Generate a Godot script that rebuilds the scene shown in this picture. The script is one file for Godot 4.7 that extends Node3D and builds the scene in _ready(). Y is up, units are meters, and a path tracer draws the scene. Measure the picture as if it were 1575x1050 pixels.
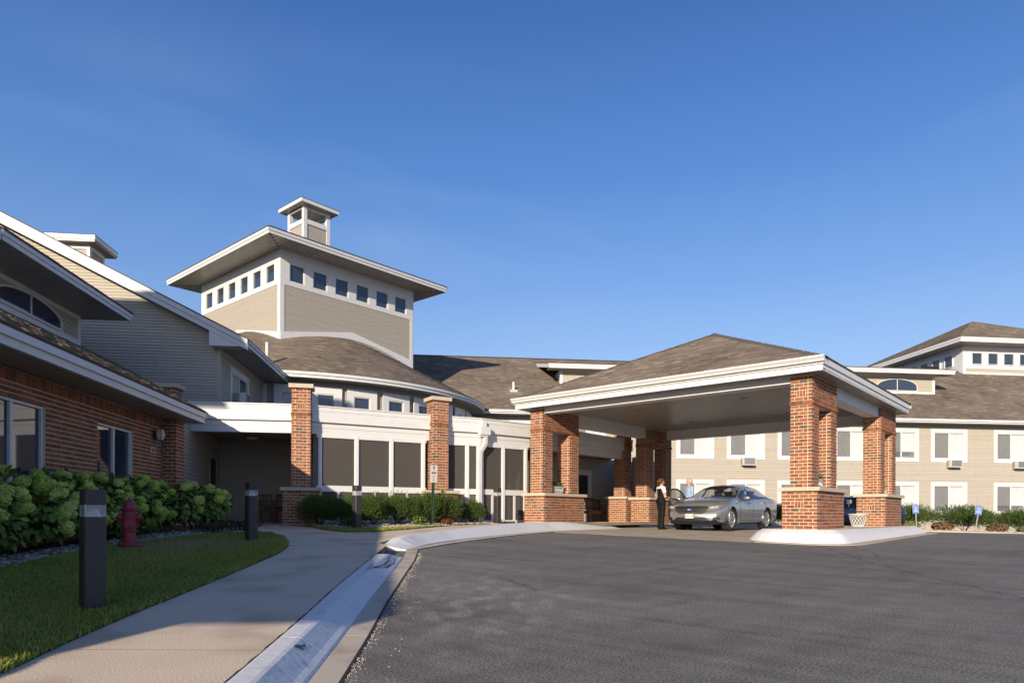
extends Node3D
# Senior-living entrance on a clear late afternoon. Plan coordinates are (X right, D away from the camera); world z = -D.
# Heights named H are measured from the lens; world y = H + EYE.

const EYE := 1.30
const ANG_A := 0.11345   # 6.5 degrees: the two long wings
const ANG_B := 0.85172   # 48.8 degrees: the portico and the tower
const SUN_EL := 0.2915   # 16.7 degrees
const SUN_AZ := 0.3525   # 20.2 degrees to the left of straight behind the camera
const COURSE := 0.0813
const MODULE := 0.1015

var M := {}              # materials
var used := {}           # top-level names
var rng := RandomNumberGenerator.new()
var unit_box: ArrayMesh
var wedge: ArrayMesh
var PALETTE := [Color(0.300, 0.106, 0.048), Color(0.262, 0.090, 0.042), Color(0.340, 0.128, 0.056), Color(0.225, 0.074, 0.038), Color(0.310, 0.120, 0.058), Color(0.130, 0.088, 0.060)]

func _ready() -> void:
	rng.seed = 7
	set_camera_and_light()
	make_materials()
	unit_box = box_mesh(Vector3(1, 1, 1))
	wedge = wedge_mesh()
	build_ground()
	build_main_wing()
	build_rotunda()
	build_gable_block()
	build_brick_wing()
	build_porch()
	build_portico()
	build_vehicles()
	build_people()
	build_furniture()
	build_planting()

func set_camera_and_light() -> void:
	var cam := Camera3D.new()
	cam.name = "camera"
	add_child(cam)
	cam.position = Vector3(0, EYE, 0)
	cam.rotation_degrees = Vector3(0, 0, 0.25)
	cam.projection = Camera3D.PROJECTION_FRUSTUM
	cam.near = 0.1
	cam.far = 900.0
	cam.size = 0.1 * 1050.0 / 1050.0
	cam.frustum_offset = Vector2(0.0, 0.1 * 266.0 / 1050.0)
	cam.current = true
	var env := Environment.new()
	env.background_mode = Environment.BG_SKY
	env.tonemap_mode = Environment.TONE_MAPPER_LINEAR
	env.tonemap_exposure = 1.27
	env.sdfgi_enabled = true
	env.ssao_enabled = true
	env.ssil_enabled = true
	var sky := Sky.new()
	var pano := PanoramaSkyMaterial.new()
	pano.panorama = sky_texture()
	sky.sky_material = pano
	env.sky = sky
	var we := WorldEnvironment.new()
	we.name = "world_environment"
	we.environment = env
	add_child(we)
	var sun := DirectionalLight3D.new()
	sun.name = "sun"
	add_child(sun)
	var towards := Vector3(-sin(SUN_AZ) * cos(SUN_EL), sin(SUN_EL), cos(SUN_AZ) * cos(SUN_EL))
	sun.look_at_from_position(towards * 50.0, Vector3.ZERO, Vector3.UP)
	sun.light_energy = 1.6
	sun.light_color = Color(1.0, 0.935, 0.84)
	sun.light_angular_distance = 0.55
	sun.shadow_enabled = true

func sky_texture() -> ImageTexture:
	# Clear air: deep blue overhead, paler towards the horizon, a few faint cirrus streaks low in the sky all round.
	var w := 1024
	var h := 512
	var img := Image.create(w, h, false, Image.FORMAT_RGBF)
	var keys := [[0.0, Color(0.37, 0.51, 0.73)], [6.0, Color(0.34, 0.48, 0.72)], [12.0, Color(0.270, 0.440, 0.73)], [18.0, Color(0.172, 0.335, 0.67)], [26.0, Color(0.095, 0.235, 0.57)], [36.0, Color(0.056, 0.152, 0.43)], [55.0, Color(0.044, 0.108, 0.32)], [90.0, Color(0.037, 0.092, 0.28)]]
	var sun_dir := Vector3(-sin(SUN_AZ) * cos(SUN_EL), sin(SUN_EL), cos(SUN_AZ) * cos(SUN_EL))
	var n := FastNoiseLite.new()
	n.seed = 5
	n.frequency = 0.012
	n.fractal_octaves = 4
	var n2 := FastNoiseLite.new()
	n2.seed = 11
	n2.frequency = 0.006
	for y in h:
		var e := 90.0 - (y + 0.5) * 180.0 / h
		var base := Color(0.34, 0.36, 0.36)
		if e >= 0.0:
			for k in keys.size() - 1:
				if e <= keys[k + 1][0]:
					base = keys[k][1].lerp(keys[k + 1][1], (e - keys[k][0]) / (keys[k + 1][0] - keys[k][0]))
					break
		for x in w:
			var c := base
			var lon := (x + 0.5) * TAU / w - PI
			if e > 0.0:
				# standard clear-sky distribution: brighter and whiter towards the sun (CIE sky 12), relative to the view away from it
				var dirv := Vector3(-cos(deg_to_rad(e)) * sin(lon), sin(deg_to_rad(e)), cos(deg_to_rad(e)) * cos(lon))
				var gam := dirv.angle_to(sun_dir)
				var glow := 3.2 * maxf(exp(-3.0 * gam) - 0.009, 0.0)
				var phi := (1.0 + glow + 0.45 * pow(cos(gam), 2.0)) / 1.31
				var lum := base.r * 0.21 + base.g * 0.72 + base.b * 0.07
				c = base.lerp(Color(lum * 1.10, lum * 1.0, lum * 0.92), clampf(glow * 0.6, 0.0, 0.8))
				c = Color(c.r * phi, c.g * phi, c.b * phi)
			if e > 4.0 and e < 36.0:
				# thin cirrus drawn out along the wind; sampled on a circle so that the two ends meet
				var sx := cos(lon) * 160.0
				var sz := sin(lon) * 160.0
				var v := n.get_noise_3d(sx * 0.5, e * 9.0 - sin(lon * 3.0) * 22.0, sz * 0.5)
				var m := clampf(n2.get_noise_3d(sx, e * 3.0, sz) * 2.0 + 0.22, 0.0, 1.0)
				var k := clampf((v + 0.02) * 1.5, 0.0, 1.0) * m * smoothstep(4.0, 10.0, e) * (1.0 - smoothstep(24.0, 36.0, e))
				c = c.lerp(Color(0.50, 0.60, 0.76), k * 0.17)
			img.set_pixel(x, y, c)
	return ImageTexture.create_from_image(img)

# ---------------------------------------------------------------- plan helpers
func W(x: float, d: float, hgt: float) -> Vector3:
	return Vector3(x, hgt + EYE, -d)

func lerp_table(t: Array, v: Array, x: float) -> float:
	if x <= t[0]:
		return v[0]
	for i in t.size() - 1:
		if x <= t[i + 1]:
			return lerpf(v[i], v[i + 1], (x - t[i]) / (t[i + 1] - t[i]))
	return v[-1]

const DK := [-40.0, 0.0, 4.4, 10.0, 14.0, 17.0, 21.0, 26.0, 31.0, 36.0, 60.0, 120.0]
const PK := [-2.7, -1.33, -1.12, -0.83, -0.64, -0.545, -0.465, -0.44, -0.48, -0.52, -0.75, -1.2]

func road_h(x: float, d: float) -> float:
	# drive surface below the lens: it climbs to the portico, then falls away to the right
	var s := 0.0
	for o in [-1.2, -0.6, 0.0, 0.6, 1.2]:
		s += lerp_table(DK, PK, d + o)
	s /= 5.0
	s -= 0.006 * smoothstep(12.0, 17.0, d) * clampf(x - 1.0, 0.0, 40.0)
	s -= 0.024 * smoothstep(20.0, 30.0, d) * clampf(x - 12.0, 0.0, 40.0)
	return s

func walk_h(x: float, d: float) -> float:
	return road_h(minf(x, 2.0), d) + 0.15 + 0.05 * smoothstep(15.0, 19.0, d) * (1.0 - smoothstep(24.0, 30.0, d))

func lawn_h(x: float, d: float) -> float:
	return walk_h(x, d) + 0.012 + 0.035 * clampf(-3.5 - x, 0.0, 3.2)

# ---------------------------------------------------------------- node helpers
func numbered(called: String) -> String:
	var n := 0
	var s := called
	while used.has(s):
		n += 1
		s = "%s_%03d" % [called, n]
	used[s] = true
	return s

func tag(o: Node, label := "", category := "", group := "", kind := "") -> void:
	if label:
		o.set_meta("label", label)
	if category:
		o.set_meta("category", category)
	if group:
		o.set_meta("group", group)
	if kind:
		o.set_meta("kind", kind)

func thing(called: String, label: String, category: String, at := Vector3.ZERO, turn := 0.0, group := "") -> Node3D:
	var o := Node3D.new()
	o.name = numbered(called)
	add_child(o)
	o.position = at
	o.rotation.y = turn
	tag(o, label, category, group)
	return o

func structure(called: String) -> Node3D:
	var o := Node3D.new()
	o.name = numbered(called)
	add_child(o)
	o.set_meta("kind", "structure")
	return o

func group_part(parent: Node, called: String, xf := Transform3D()) -> Node3D:
	var o := Node3D.new()
	o.name = called
	parent.add_child(o, true)
	o.transform = xf
	return o

func part(parent: Node, called: String, mesh: Mesh, mat: Material, xf := Transform3D()) -> MeshInstance3D:
	var o := MeshInstance3D.new()
	o.name = called
	o.mesh = mesh
	o.material_override = mat
	o.transform = xf
	parent.add_child(o, true)
	return o

func bx(parent: Node, called: String, mat: Material, a: Vector3, b: Vector3) -> MeshInstance3D:
	# box between two opposite corners
	var lo := Vector3(minf(a.x, b.x), minf(a.y, b.y), minf(a.z, b.z))
	var hi := Vector3(maxf(a.x, b.x), maxf(a.y, b.y), maxf(a.z, b.z))
	return part(parent, called, box_mesh(hi - lo), mat, Transform3D(Basis(), (lo + hi) * 0.5))

func obox(parent: Node, called: String, mat: Material, size: Vector3, xf: Transform3D) -> MeshInstance3D:
	return part(parent, called, box_mesh(size), mat, xf)

func stuff(parent: Node, called: String, mesh: Mesh, mat: Material, xfs: Array, cols: Array = []) -> MultiMeshInstance3D:
	var mm := MultiMesh.new()
	mm.transform_format = MultiMesh.TRANSFORM_3D
	mm.use_colors = cols.size() > 0
	mm.mesh = mesh
	mm.instance_count = xfs.size()
	for i in xfs.size():
		mm.set_instance_transform(i, xfs[i])
		if cols.size() > 0:
			mm.set_instance_color(i, cols[i])
	var o := MultiMeshInstance3D.new()
	o.name = called
	o.multimesh = mm
	o.material_override = mat
	o.set_meta("kind", "stuff")
	parent.add_child(o, true)
	return o

# ---------------------------------------------------------------- mesh builder
class MB:
	var v := PackedVector3Array()
	var n := PackedVector3Array()
	var c := PackedColorArray()
	var uv := PackedVector2Array()
	var ix := PackedInt32Array()
	func tri(a: Vector3, b: Vector3, d: Vector3, col := Color.WHITE) -> void:
		# counter-clockwise seen from outside
		var nn := (b - a).cross(d - a).normalized()
		var k := v.size()
		v.append(a); v.append(b); v.append(d)
		for i in 3:
			n.append(nn)
			c.append(col)
			uv.append(Vector2.ZERO)
		ix.append(k); ix.append(k + 2); ix.append(k + 1)
	func quad(a: Vector3, b: Vector3, d: Vector3, e: Vector3, col := Color.WHITE) -> void:
		tri(a, b, d, col)
		tri(a, d, e, col)
	func box(lo: Vector3, hi: Vector3, col := Color.WHITE, xf := Transform3D()) -> void:
		var p := []
		for i in 8:
			p.append(xf * Vector3(hi.x if i & 1 else lo.x, hi.y if i & 2 else lo.y, hi.z if i & 4 else lo.z))
		quad(p[4], p[5], p[7], p[6], col)
		quad(p[1], p[0], p[2], p[3], col)
		quad(p[5], p[1], p[3], p[7], col)
		quad(p[0], p[4], p[6], p[2], col)
		quad(p[6], p[7], p[3], p[2], col)
		quad(p[0], p[1], p[5], p[4], col)
	func prism(poly: Array, axis: Vector3, col := Color.WHITE) -> void:
		# polygon of Vector3 (counter-clockwise seen from outside, away from axis), pushed along axis
		var m := poly.size()
		var flat := PackedVector2Array()
		var nn := Vector3.ZERO
		for i in m:
			nn += (poly[i] - poly[0]).cross(poly[(i + 1) % m] - poly[0])
		nn = nn.normalized()
		var ux: Vector3 = (poly[1] - poly[0]).normalized()
		var uy := nn.cross(ux)
		for q in poly:
			flat.append(Vector2(ux.dot(q - poly[0]), uy.dot(q - poly[0])))
		var t := Geometry2D.triangulate_polygon(flat)
		for i in range(0, t.size(), 3):
			var a: Vector3 = poly[t[i]]
			var b: Vector3 = poly[t[i + 1]]
			var d: Vector3 = poly[t[i + 2]]
			if (b - a).cross(d - a).dot(nn) < 0.0:
				var s := b
				b = d
				d = s
			tri(a, b, d, col)
			tri(a + axis, d + axis, b + axis, col)
		for i in m:
			var a: Vector3 = poly[i]
			var b: Vector3 = poly[(i + 1) % m]
			quad(b, a, a + axis, b + axis, col)
	func grid(nu: int, nv: int, f: Callable, col := Color.WHITE, flip := false) -> void:
		# smooth sheet f(i, j); normals point along d/di x d/dj
		var k := v.size()
		var pts := []
		for i in nu + 1:
			for j in nv + 1:
				pts.append(f.call(i, j))
		for i in nu + 1:
			for j in nv + 1:
				var p: Vector3 = pts[i * (nv + 1) + j]
				var du: Vector3 = pts[mini(i + 1, nu) * (nv + 1) + j] - pts[maxi(i - 1, 0) * (nv + 1) + j]
				var dv: Vector3 = pts[i * (nv + 1) + mini(j + 1, nv)] - pts[i * (nv + 1) + maxi(j - 1, 0)]
				var nn := du.cross(dv).normalized()
				v.append(p)
				n.append(-nn if flip else nn)
				c.append(col)
				uv.append(Vector2(float(i) / nu, float(j) / nv))
		for i in nu:
			for j in nv:
				var a := k + i * (nv + 1) + j
				var b := a + nv + 1
				if flip:
					for q in [a, b, b + 1, a, b + 1, a + 1]:
						ix.append(q)
				else:
					for q in [a, b + 1, b, a, a + 1, b + 1]:
						ix.append(q)
	func tube(path: Array, radii: Array, seg := 8, col := Color.WHITE, caps := true) -> void:
		var m := path.size()
		var fr := []
		var up := Vector3.UP
		for i in m:
			var t: Vector3 = (path[mini(i + 1, m - 1)] - path[maxi(i - 1, 0)]).normalized()
			if absf(t.dot(up)) > 0.95:
				up = Vector3.RIGHT
			var s := t.cross(up).normalized()
			up = s.cross(t).normalized()
			fr.append([s, up])
		grid(m - 1, seg, func(i, j):
			var a: float = -TAU * j / seg
			var r: float = radii[i] if radii.size() > 1 else radii[0]
			return path[i] + (fr[i][0] * cos(a) + fr[i][1] * sin(a)) * r, col)
		if caps:
			for e in [0, m - 1]:
				var r: float = radii[e] if radii.size() > 1 else radii[0]
				for j in seg:
					var a0 := TAU * j / seg
					var a1 := TAU * (j + 1) / seg
					var p0: Vector3 = path[e] + (fr[e][0] * cos(a0) + fr[e][1] * sin(a0)) * r
					var p1: Vector3 = path[e] + (fr[e][0] * cos(a1) + fr[e][1] * sin(a1)) * r
					if e == 0:
						tri(path[e], p1, p0, col)
					else:
						tri(path[e], p0, p1, col)
	func lathe(prof: Array, seg := 16, at := Vector3.ZERO, col := Color.WHITE) -> void:
		# prof: Vector2(radius, y) from bottom to top; flat-shaded along y at sharp steps, smooth around
		for i in prof.size() - 1:
			var a: Vector2 = prof[i]
			var b: Vector2 = prof[i + 1]
			if a.is_equal_approx(b):
				continue
			grid(seg, 1, func(p, q):
				var g: float = -TAU * p / seg
				var w: Vector2 = a if q == 0 else b
				return at + Vector3(cos(g) * w.x, w.y, sin(g) * w.x), col, false)
	func done() -> ArrayMesh:
		var m := ArrayMesh.new()
		if v.size() == 0:
			return m
		var ar := []
		ar.resize(Mesh.ARRAY_MAX)
		ar[Mesh.ARRAY_VERTEX] = v
		ar[Mesh.ARRAY_NORMAL] = n
		ar[Mesh.ARRAY_COLOR] = c
		ar[Mesh.ARRAY_TEX_UV] = uv
		ar[Mesh.ARRAY_INDEX] = ix
		m.add_surface_from_arrays(Mesh.PRIMITIVE_TRIANGLES, ar)
		return m

var box_cache := {}
func box_mesh(size: Vector3) -> ArrayMesh:
	var key := size.snapped(Vector3.ONE * 0.0005)
	if not box_cache.has(key):
		var b := MB.new()
		b.box(-size * 0.5, size * 0.5)
		box_cache[key] = b.done()
	return box_cache[key]

func wedge_mesh() -> ArrayMesh:
	# one lap of siding, 1 long (x) and 1 high (y), thicker at its lower edge, facing +z
	var b := MB.new()
	b.prism([Vector3(0, 0, -0.012), Vector3(0, 0, 0.030), Vector3(0, 0.16, 0.030), Vector3(0, 0.98, 0.003), Vector3(0, 1.03, 0.002), Vector3(0, 1.03, -0.012)], Vector3(1, 0, 0))
	return b.done()

# ---------------------------------------------------------------- materials
func lin(r: float, g: float, b: float) -> Color:
	return Color(r, g, b).linear_to_srgb()

func mat(called: String, c: Color, rough := 0.8, metal := 0.0) -> StandardMaterial3D:
	var m := StandardMaterial3D.new()
	m.resource_name = called
	m.albedo_color = c.linear_to_srgb()
	m.roughness = rough
	m.metallic = metal
	M[called] = m
	return m

func noise_tex(sd: int, freq: float, stops: Array, size := 512, oct := 4, kind := FastNoiseLite.TYPE_SIMPLEX_SMOOTH) -> NoiseTexture2D:
	# stops: [offset, linear Color]
	var f := FastNoiseLite.new()
	f.seed = sd
	f.frequency = freq
	f.fractal_octaves = oct
	f.noise_type = kind
	var t := NoiseTexture2D.new()
	t.width = size
	t.height = size
	t.seamless = true
	t.noise = f
	var g := Gradient.new()
	var offs := PackedFloat32Array()
	var cs := PackedColorArray()
	for s in stops:
		offs.append(s[0])
		cs.append((s[1] as Color).linear_to_srgb())
	g.offsets = offs
	g.colors = cs
	t.color_ramp = g
	return t

func bump_tex(sd: int, freq: float, size := 256, strength := 4.0, oct := 4) -> NoiseTexture2D:
	var f := FastNoiseLite.new()
	f.seed = sd
	f.frequency = freq
	f.fractal_octaves = oct
	var t := NoiseTexture2D.new()
	t.width = size
	t.height = size
	t.seamless = true
	t.as_normal_map = true
	t.bump_strength = strength
	t.noise = f
	return t

func tri_map(m: StandardMaterial3D, metres: float, world := true) -> void:
	m.uv1_triplanar = true
	m.uv1_world_triplanar = world
	m.uv1_scale = Vector3.ONE / metres

func g3(v: float) -> Color:
	return Color(v, v, v)

func over(m: StandardMaterial3D, tex: Texture2D, metres: float) -> void:
	# a second, coarser pattern multiplied over the first
	m.detail_enabled = true
	m.detail_blend_mode = BaseMaterial3D.BLEND_MODE_MUL
	m.detail_albedo = tex
	m.detail_uv_layer = BaseMaterial3D.DETAIL_UV_2
	m.uv2_triplanar = true
	m.uv2_world_triplanar = true
	m.uv2_scale = Vector3.ONE / metres

func make_materials() -> void:
	var soft := noise_tex(3, 0.01, [[0.0, g3(0.80)], [0.5, g3(0.95)], [1.0, g3(1.0)]], 256, 4)
	var grime := noise_tex(4, 0.02, [[0.0, Color(0.84, 0.82, 0.79)], [0.35, g3(0.97)], [1.0, g3(1.0)]], 512, 5)
	var nrm := bump_tex(8, 0.08, 256, 2.0)
	# siding and trim
	for q in [["siding", Color(0.430, 0.388, 0.322)], ["siding_b", Color(0.416, 0.376, 0.312)], ["siding_c", Color(0.443, 0.400, 0.332)]]:
		var s := mat(q[0], q[1], 0.62)
		s.albedo_texture = grime
		tri_map(s, 3.7)
		s.normal_enabled = true
		s.normal_texture = nrm
		s.normal_scale = 0.12
	var wt := mat("white", Color(0.67, 0.667, 0.655), 0.5)
	wt.albedo_texture = grime
	tri_map(wt, 2.9)
	var w2 := mat("white_paint", Color(0.66, 0.66, 0.655), 0.7)
	w2.albedo_texture = noise_tex(21, 0.012, [[0.0, Color(0.62, 0.60, 0.57)], [0.16, Color(0.88, 0.87, 0.86)], [0.30, g3(0.98)], [1.0, g3(1.0)]], 512, 5)
	tri_map(w2, 1.7)
	w2.normal_enabled = true
	w2.normal_texture = bump_tex(31, 0.06, 256, 3.0)
	w2.normal_scale = 0.12
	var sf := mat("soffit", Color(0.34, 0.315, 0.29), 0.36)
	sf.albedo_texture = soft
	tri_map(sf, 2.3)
	# masonry
	for i in PALETTE.size():
		var b := mat("brick%d" % i, PALETTE[i], 0.88)
		b.albedo_texture = noise_tex(50 + i, 0.03, [[0.0, Color(0.55, 0.55, 0.58)], [0.4, g3(0.9)], [1.0, Color(1.0, 1.0, 1.0)]], 128, 4)
		tri_map(b, 0.35)
	var bs := mat("brick_many", Color(1.1, 1.1, 1.1), 0.88)
	bs.vertex_color_use_as_albedo = true
	bs.albedo_color = Color(1, 1, 1)
	bs.albedo_texture = noise_tex(57, 0.03, [[0.0, Color(0.60, 0.60, 0.63)], [0.4, g3(0.9)], [1.0, g3(1.0)]], 128, 4)
	tri_map(bs, 0.35)
	var mo := mat("mortar", Color(0.66, 0.55, 0.40), 0.95)
	mo.albedo_texture = soft
	tri_map(mo, 0.6)
	var st := mat("limestone", Color(0.56, 0.47, 0.355), 0.9)
	st.albedo_texture = noise_tex(61, 0.05, [[0.0, g3(0.72)], [0.5, g3(0.94)], [1.0, g3(1.0)]], 256, 5)
	tri_map(st, 0.9)
	# paving
	var co := mat("concrete", Color(0.71, 0.575, 0.415), 0.93)
	co.albedo_texture = noise_tex(71, 0.12, [[0.0, g3(0.66)], [0.28, g3(0.88)], [0.6, g3(0.97)], [1.0, g3(1.0)]], 512, 5)
	tri_map(co, 1.1)
	over(co, noise_tex(72, 0.008, [[0.0, Color(0.66, 0.63, 0.60)], [0.45, g3(0.93)], [1.0, g3(1.0)]], 512, 4), 5.3)
	co.normal_enabled = true
	co.normal_texture = bump_tex(73, 0.2, 256, 4.0)
	co.normal_scale = 0.16
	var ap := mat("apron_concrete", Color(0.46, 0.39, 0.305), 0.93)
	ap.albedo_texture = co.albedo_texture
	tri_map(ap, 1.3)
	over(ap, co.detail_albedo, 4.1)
	var gu := mat("gutter_concrete", Color(0.55, 0.47, 0.365), 0.93)
	gu.albedo_texture = co.albedo_texture
	tri_map(gu, 0.9)
	over(gu, co.detail_albedo, 2.1)
	var tar := mat("tar", Color(0.025, 0.024, 0.023), 0.85)
	tar.albedo_texture = soft
	tri_map(tar, 0.3)
	mat("rubber_mark", Color(0.10, 0.098, 0.095), 0.9)
	# roofing
	var sh := mat("shingle_many", Color(1, 1, 1), 0.95)
	sh.albedo_color = Color(1, 1, 1)
	sh.vertex_color_use_as_albedo = true
	sh.albedo_texture = noise_tex(81, 0.15, [[0.0, g3(0.62)], [0.5, g3(0.92)], [1.0, g3(1.0)]], 256, 3)
	tri_map(sh, 0.6)
	mat("roof_deck", Color(0.10, 0.085, 0.07), 0.95)
	mat("roof_edge", Color(0.05, 0.046, 0.042), 0.8)
	# glass and openings
	var gl := mat("painted_dark_glass", Color(0.030, 0.042, 0.065), 0.03)  # opaque pane; the gloom of the rooms behind is painted into its colour
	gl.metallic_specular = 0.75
	var wg := mat("window_glass", Color(0.55, 0.62, 0.66), 0.03)
	wg.transparency = BaseMaterial3D.TRANSPARENCY_ALPHA
	wg.albedo_color.a = 0.12
	var sc := mat("insect_screen", Color(0.16, 0.16, 0.155), 0.8)
	sc.transparency = BaseMaterial3D.TRANSPARENCY_ALPHA
	sc.albedo_color.a = 0.34
	var sc2 := mat("porch_screen", Color(0.105, 0.095, 0.085), 0.85)
	sc2.transparency = BaseMaterial3D.TRANSPARENCY_ALPHA
	sc2.albedo_color.a = 0.52
	var bl := mat("blind", Color(0.74, 0.74, 0.72), 0.85)
	bl.albedo_texture = noise_tex(91, 0.02, [[0.0, g3(0.86)], [1.0, g3(1.0)]], 128, 3)
	tri_map(bl, 1.4)
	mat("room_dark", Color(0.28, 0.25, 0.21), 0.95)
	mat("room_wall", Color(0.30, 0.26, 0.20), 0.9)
	mat("door_dark", Color(0.05, 0.035, 0.028), 0.6)
	# metals, paints
	var bz := mat("bronze", Color(0.040, 0.036, 0.034), 0.42)
	bz.albedo_texture = soft
	tri_map(bz, 0.5)
	mat("black", Color(0.012, 0.012, 0.012), 0.5)
	mat("steel", Color(0.55, 0.55, 0.55), 0.35, 0.9)
	mat("galvanised", Color(0.42, 0.43, 0.44), 0.5, 0.6)
	mat("chrome", Color(0.75, 0.75, 0.76), 0.12, 1.0)
	mat("plastic_white", Color(0.62, 0.60, 0.56), 0.5)
	mat("plastic_grey", Color(0.20, 0.20, 0.20), 0.5)
	mat("sign_blue", Color(0.022, 0.11, 0.44), 0.45)
	mat("sign_white", Color(0.75, 0.75, 0.75), 0.45)
	mat("sign_green", Color(0.014, 0.040, 0.018), 0.5)
	mat("sign_face", Color(0.42, 0.42, 0.40), 0.5)
	mat("sign_ink", Color(0.13, 0.07, 0.05), 0.6)
	var hy := mat("hydrant_red", Color(0.31, 0.036, 0.052), 0.5)
	hy.albedo_texture = noise_tex(95, 0.03, [[0.0, Color(0.6, 0.6, 0.6)], [0.3, g3(0.92)], [1.0, g3(1.0)]], 256, 4)
	tri_map(hy, 0.5)
	var wo := mat("wood", Color(0.20, 0.085, 0.038), 0.6)
	wo.albedo_texture = noise_tex(96, 0.03, [[0.0, g3(0.55)], [1.0, g3(1.0)]], 256, 4)
	tri_map(wo, 0.4)
	mat("cushion", Color(0.08, 0.085, 0.11), 0.95)
	var lamp := mat("lamp_lens", Color(0.62, 0.66, 0.68), 0.15)
	lamp.transparency = BaseMaterial3D.TRANSPARENCY_ALPHA
	lamp.albedo_color.a = 0.30
	mat("lamp_cone", Color(0.66, 0.68, 0.70), 0.3, 0.4)
	mat("lamp_shade", Color(0.62, 0.58, 0.50), 0.5)
	# soil and plants
	var so := mat("soil", Color(0.075, 0.058, 0.040), 0.98)
	so.albedo_texture = noise_tex(101, 0.08, [[0.0, g3(0.45)], [1.0, g3(1.0)]], 256, 4)
	tri_map(so, 0.9)
	var gr := mat("turf", Color(0.19, 0.20, 0.06), 0.95)
	gr.albedo_texture = noise_tex(102, 0.06, [[0.0, g3(0.55)], [1.0, g3(1.0)]], 256, 4)
	tri_map(gr, 0.8)
	for q in [["blade", 0.85, 0.35], ["leaf", 0.8, 0.30], ["needle", 0.75, 0.2], ["floret", 0.8, 0.4], ["stone_many", 0.9, 0.0], ["skin_cloth", 0.75, 0.0]]:
		var p := mat(q[0], Color(1, 1, 1), q[1])
		p.albedo_color = Color(1, 1, 1)
		p.vertex_color_use_as_albedo = true
		p.metallic_specular = 0.3
		if q[2] > 0.0:
			p.backlight_enabled = true
			p.backlight = Color(q[2], q[2], q[2])
	mat("stem", Color(0.06, 0.045, 0.025), 0.9)
	mat("lawn_far", Color(0.07, 0.095, 0.03), 0.95)

# ---------------------------------------------------------------- ground
func sheet(poly: PackedVector2Array, hf: Callable, step: float, thick := 0.0, lift := 0.0) -> ArrayMesh:
	# a sheet over a plan polygon (X, D), draped over hf(x, d), with an edge of the given thickness
	var b := MB.new()
	var lo := Vector2(1e9, 1e9)
	var hi := -lo
	for p in poly:
		lo = lo.min(p)
		hi = hi.max(p)
	var nx := int(ceil((hi.x - lo.x) / step))
	var ny := int(ceil((hi.y - lo.y) / step))
	for i in nx:
		for j in ny:
			var a := lo + Vector2(i, j) * step
			var cell := PackedVector2Array([a, a + Vector2(step, 0), a + Vector2(step, step), a + Vector2(0, step)])
			for piece in Geometry2D.intersect_polygons(cell, poly):
				var t := Geometry2D.triangulate_polygon(piece)
				for k in range(0, t.size(), 3):
					var q := []
					for m in 3:
						var p: Vector2 = piece[t[k + m]]
						q.append(W(p.x, p.y, hf.call(p.x, p.y) + lift))
					if (q[1] - q[0]).cross(q[2] - q[0]).y < 0.0:
						b.tri(q[0], q[2], q[1])
					else:
						b.tri(q[0], q[1], q[2])
	if thick > 0.0:
		var cw := Geometry2D.is_polygon_clockwise(poly)
		for i in poly.size():
			var p0 := poly[i]
			var p1 := poly[(i + 1) % poly.size()]
			if cw:
				var s := p0
				p0 = p1
				p1 = s
			var m := int(ceil(p0.distance_to(p1) / step))
			for k in m:
				var u := p0.lerp(p1, float(k) / m)
				var v := p0.lerp(p1, float(k + 1) / m)
				var a := W(u.x, u.y, hf.call(u.x, u.y) + lift)
				var c := W(v.x, v.y, hf.call(v.x, v.y) + lift)
				b.quad(a, c, c - Vector3(0, thick, 0), a - Vector3(0, thick, 0))
				b.quad(a - Vector3(0, thick, 0), c - Vector3(0, thick, 0), c, a)
	return b.done()

func V2(a: Array) -> PackedVector2Array:
	var o := PackedVector2Array()
	for p in a:
		o.append(Vector2(p[0], p[1]))
	return o

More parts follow.
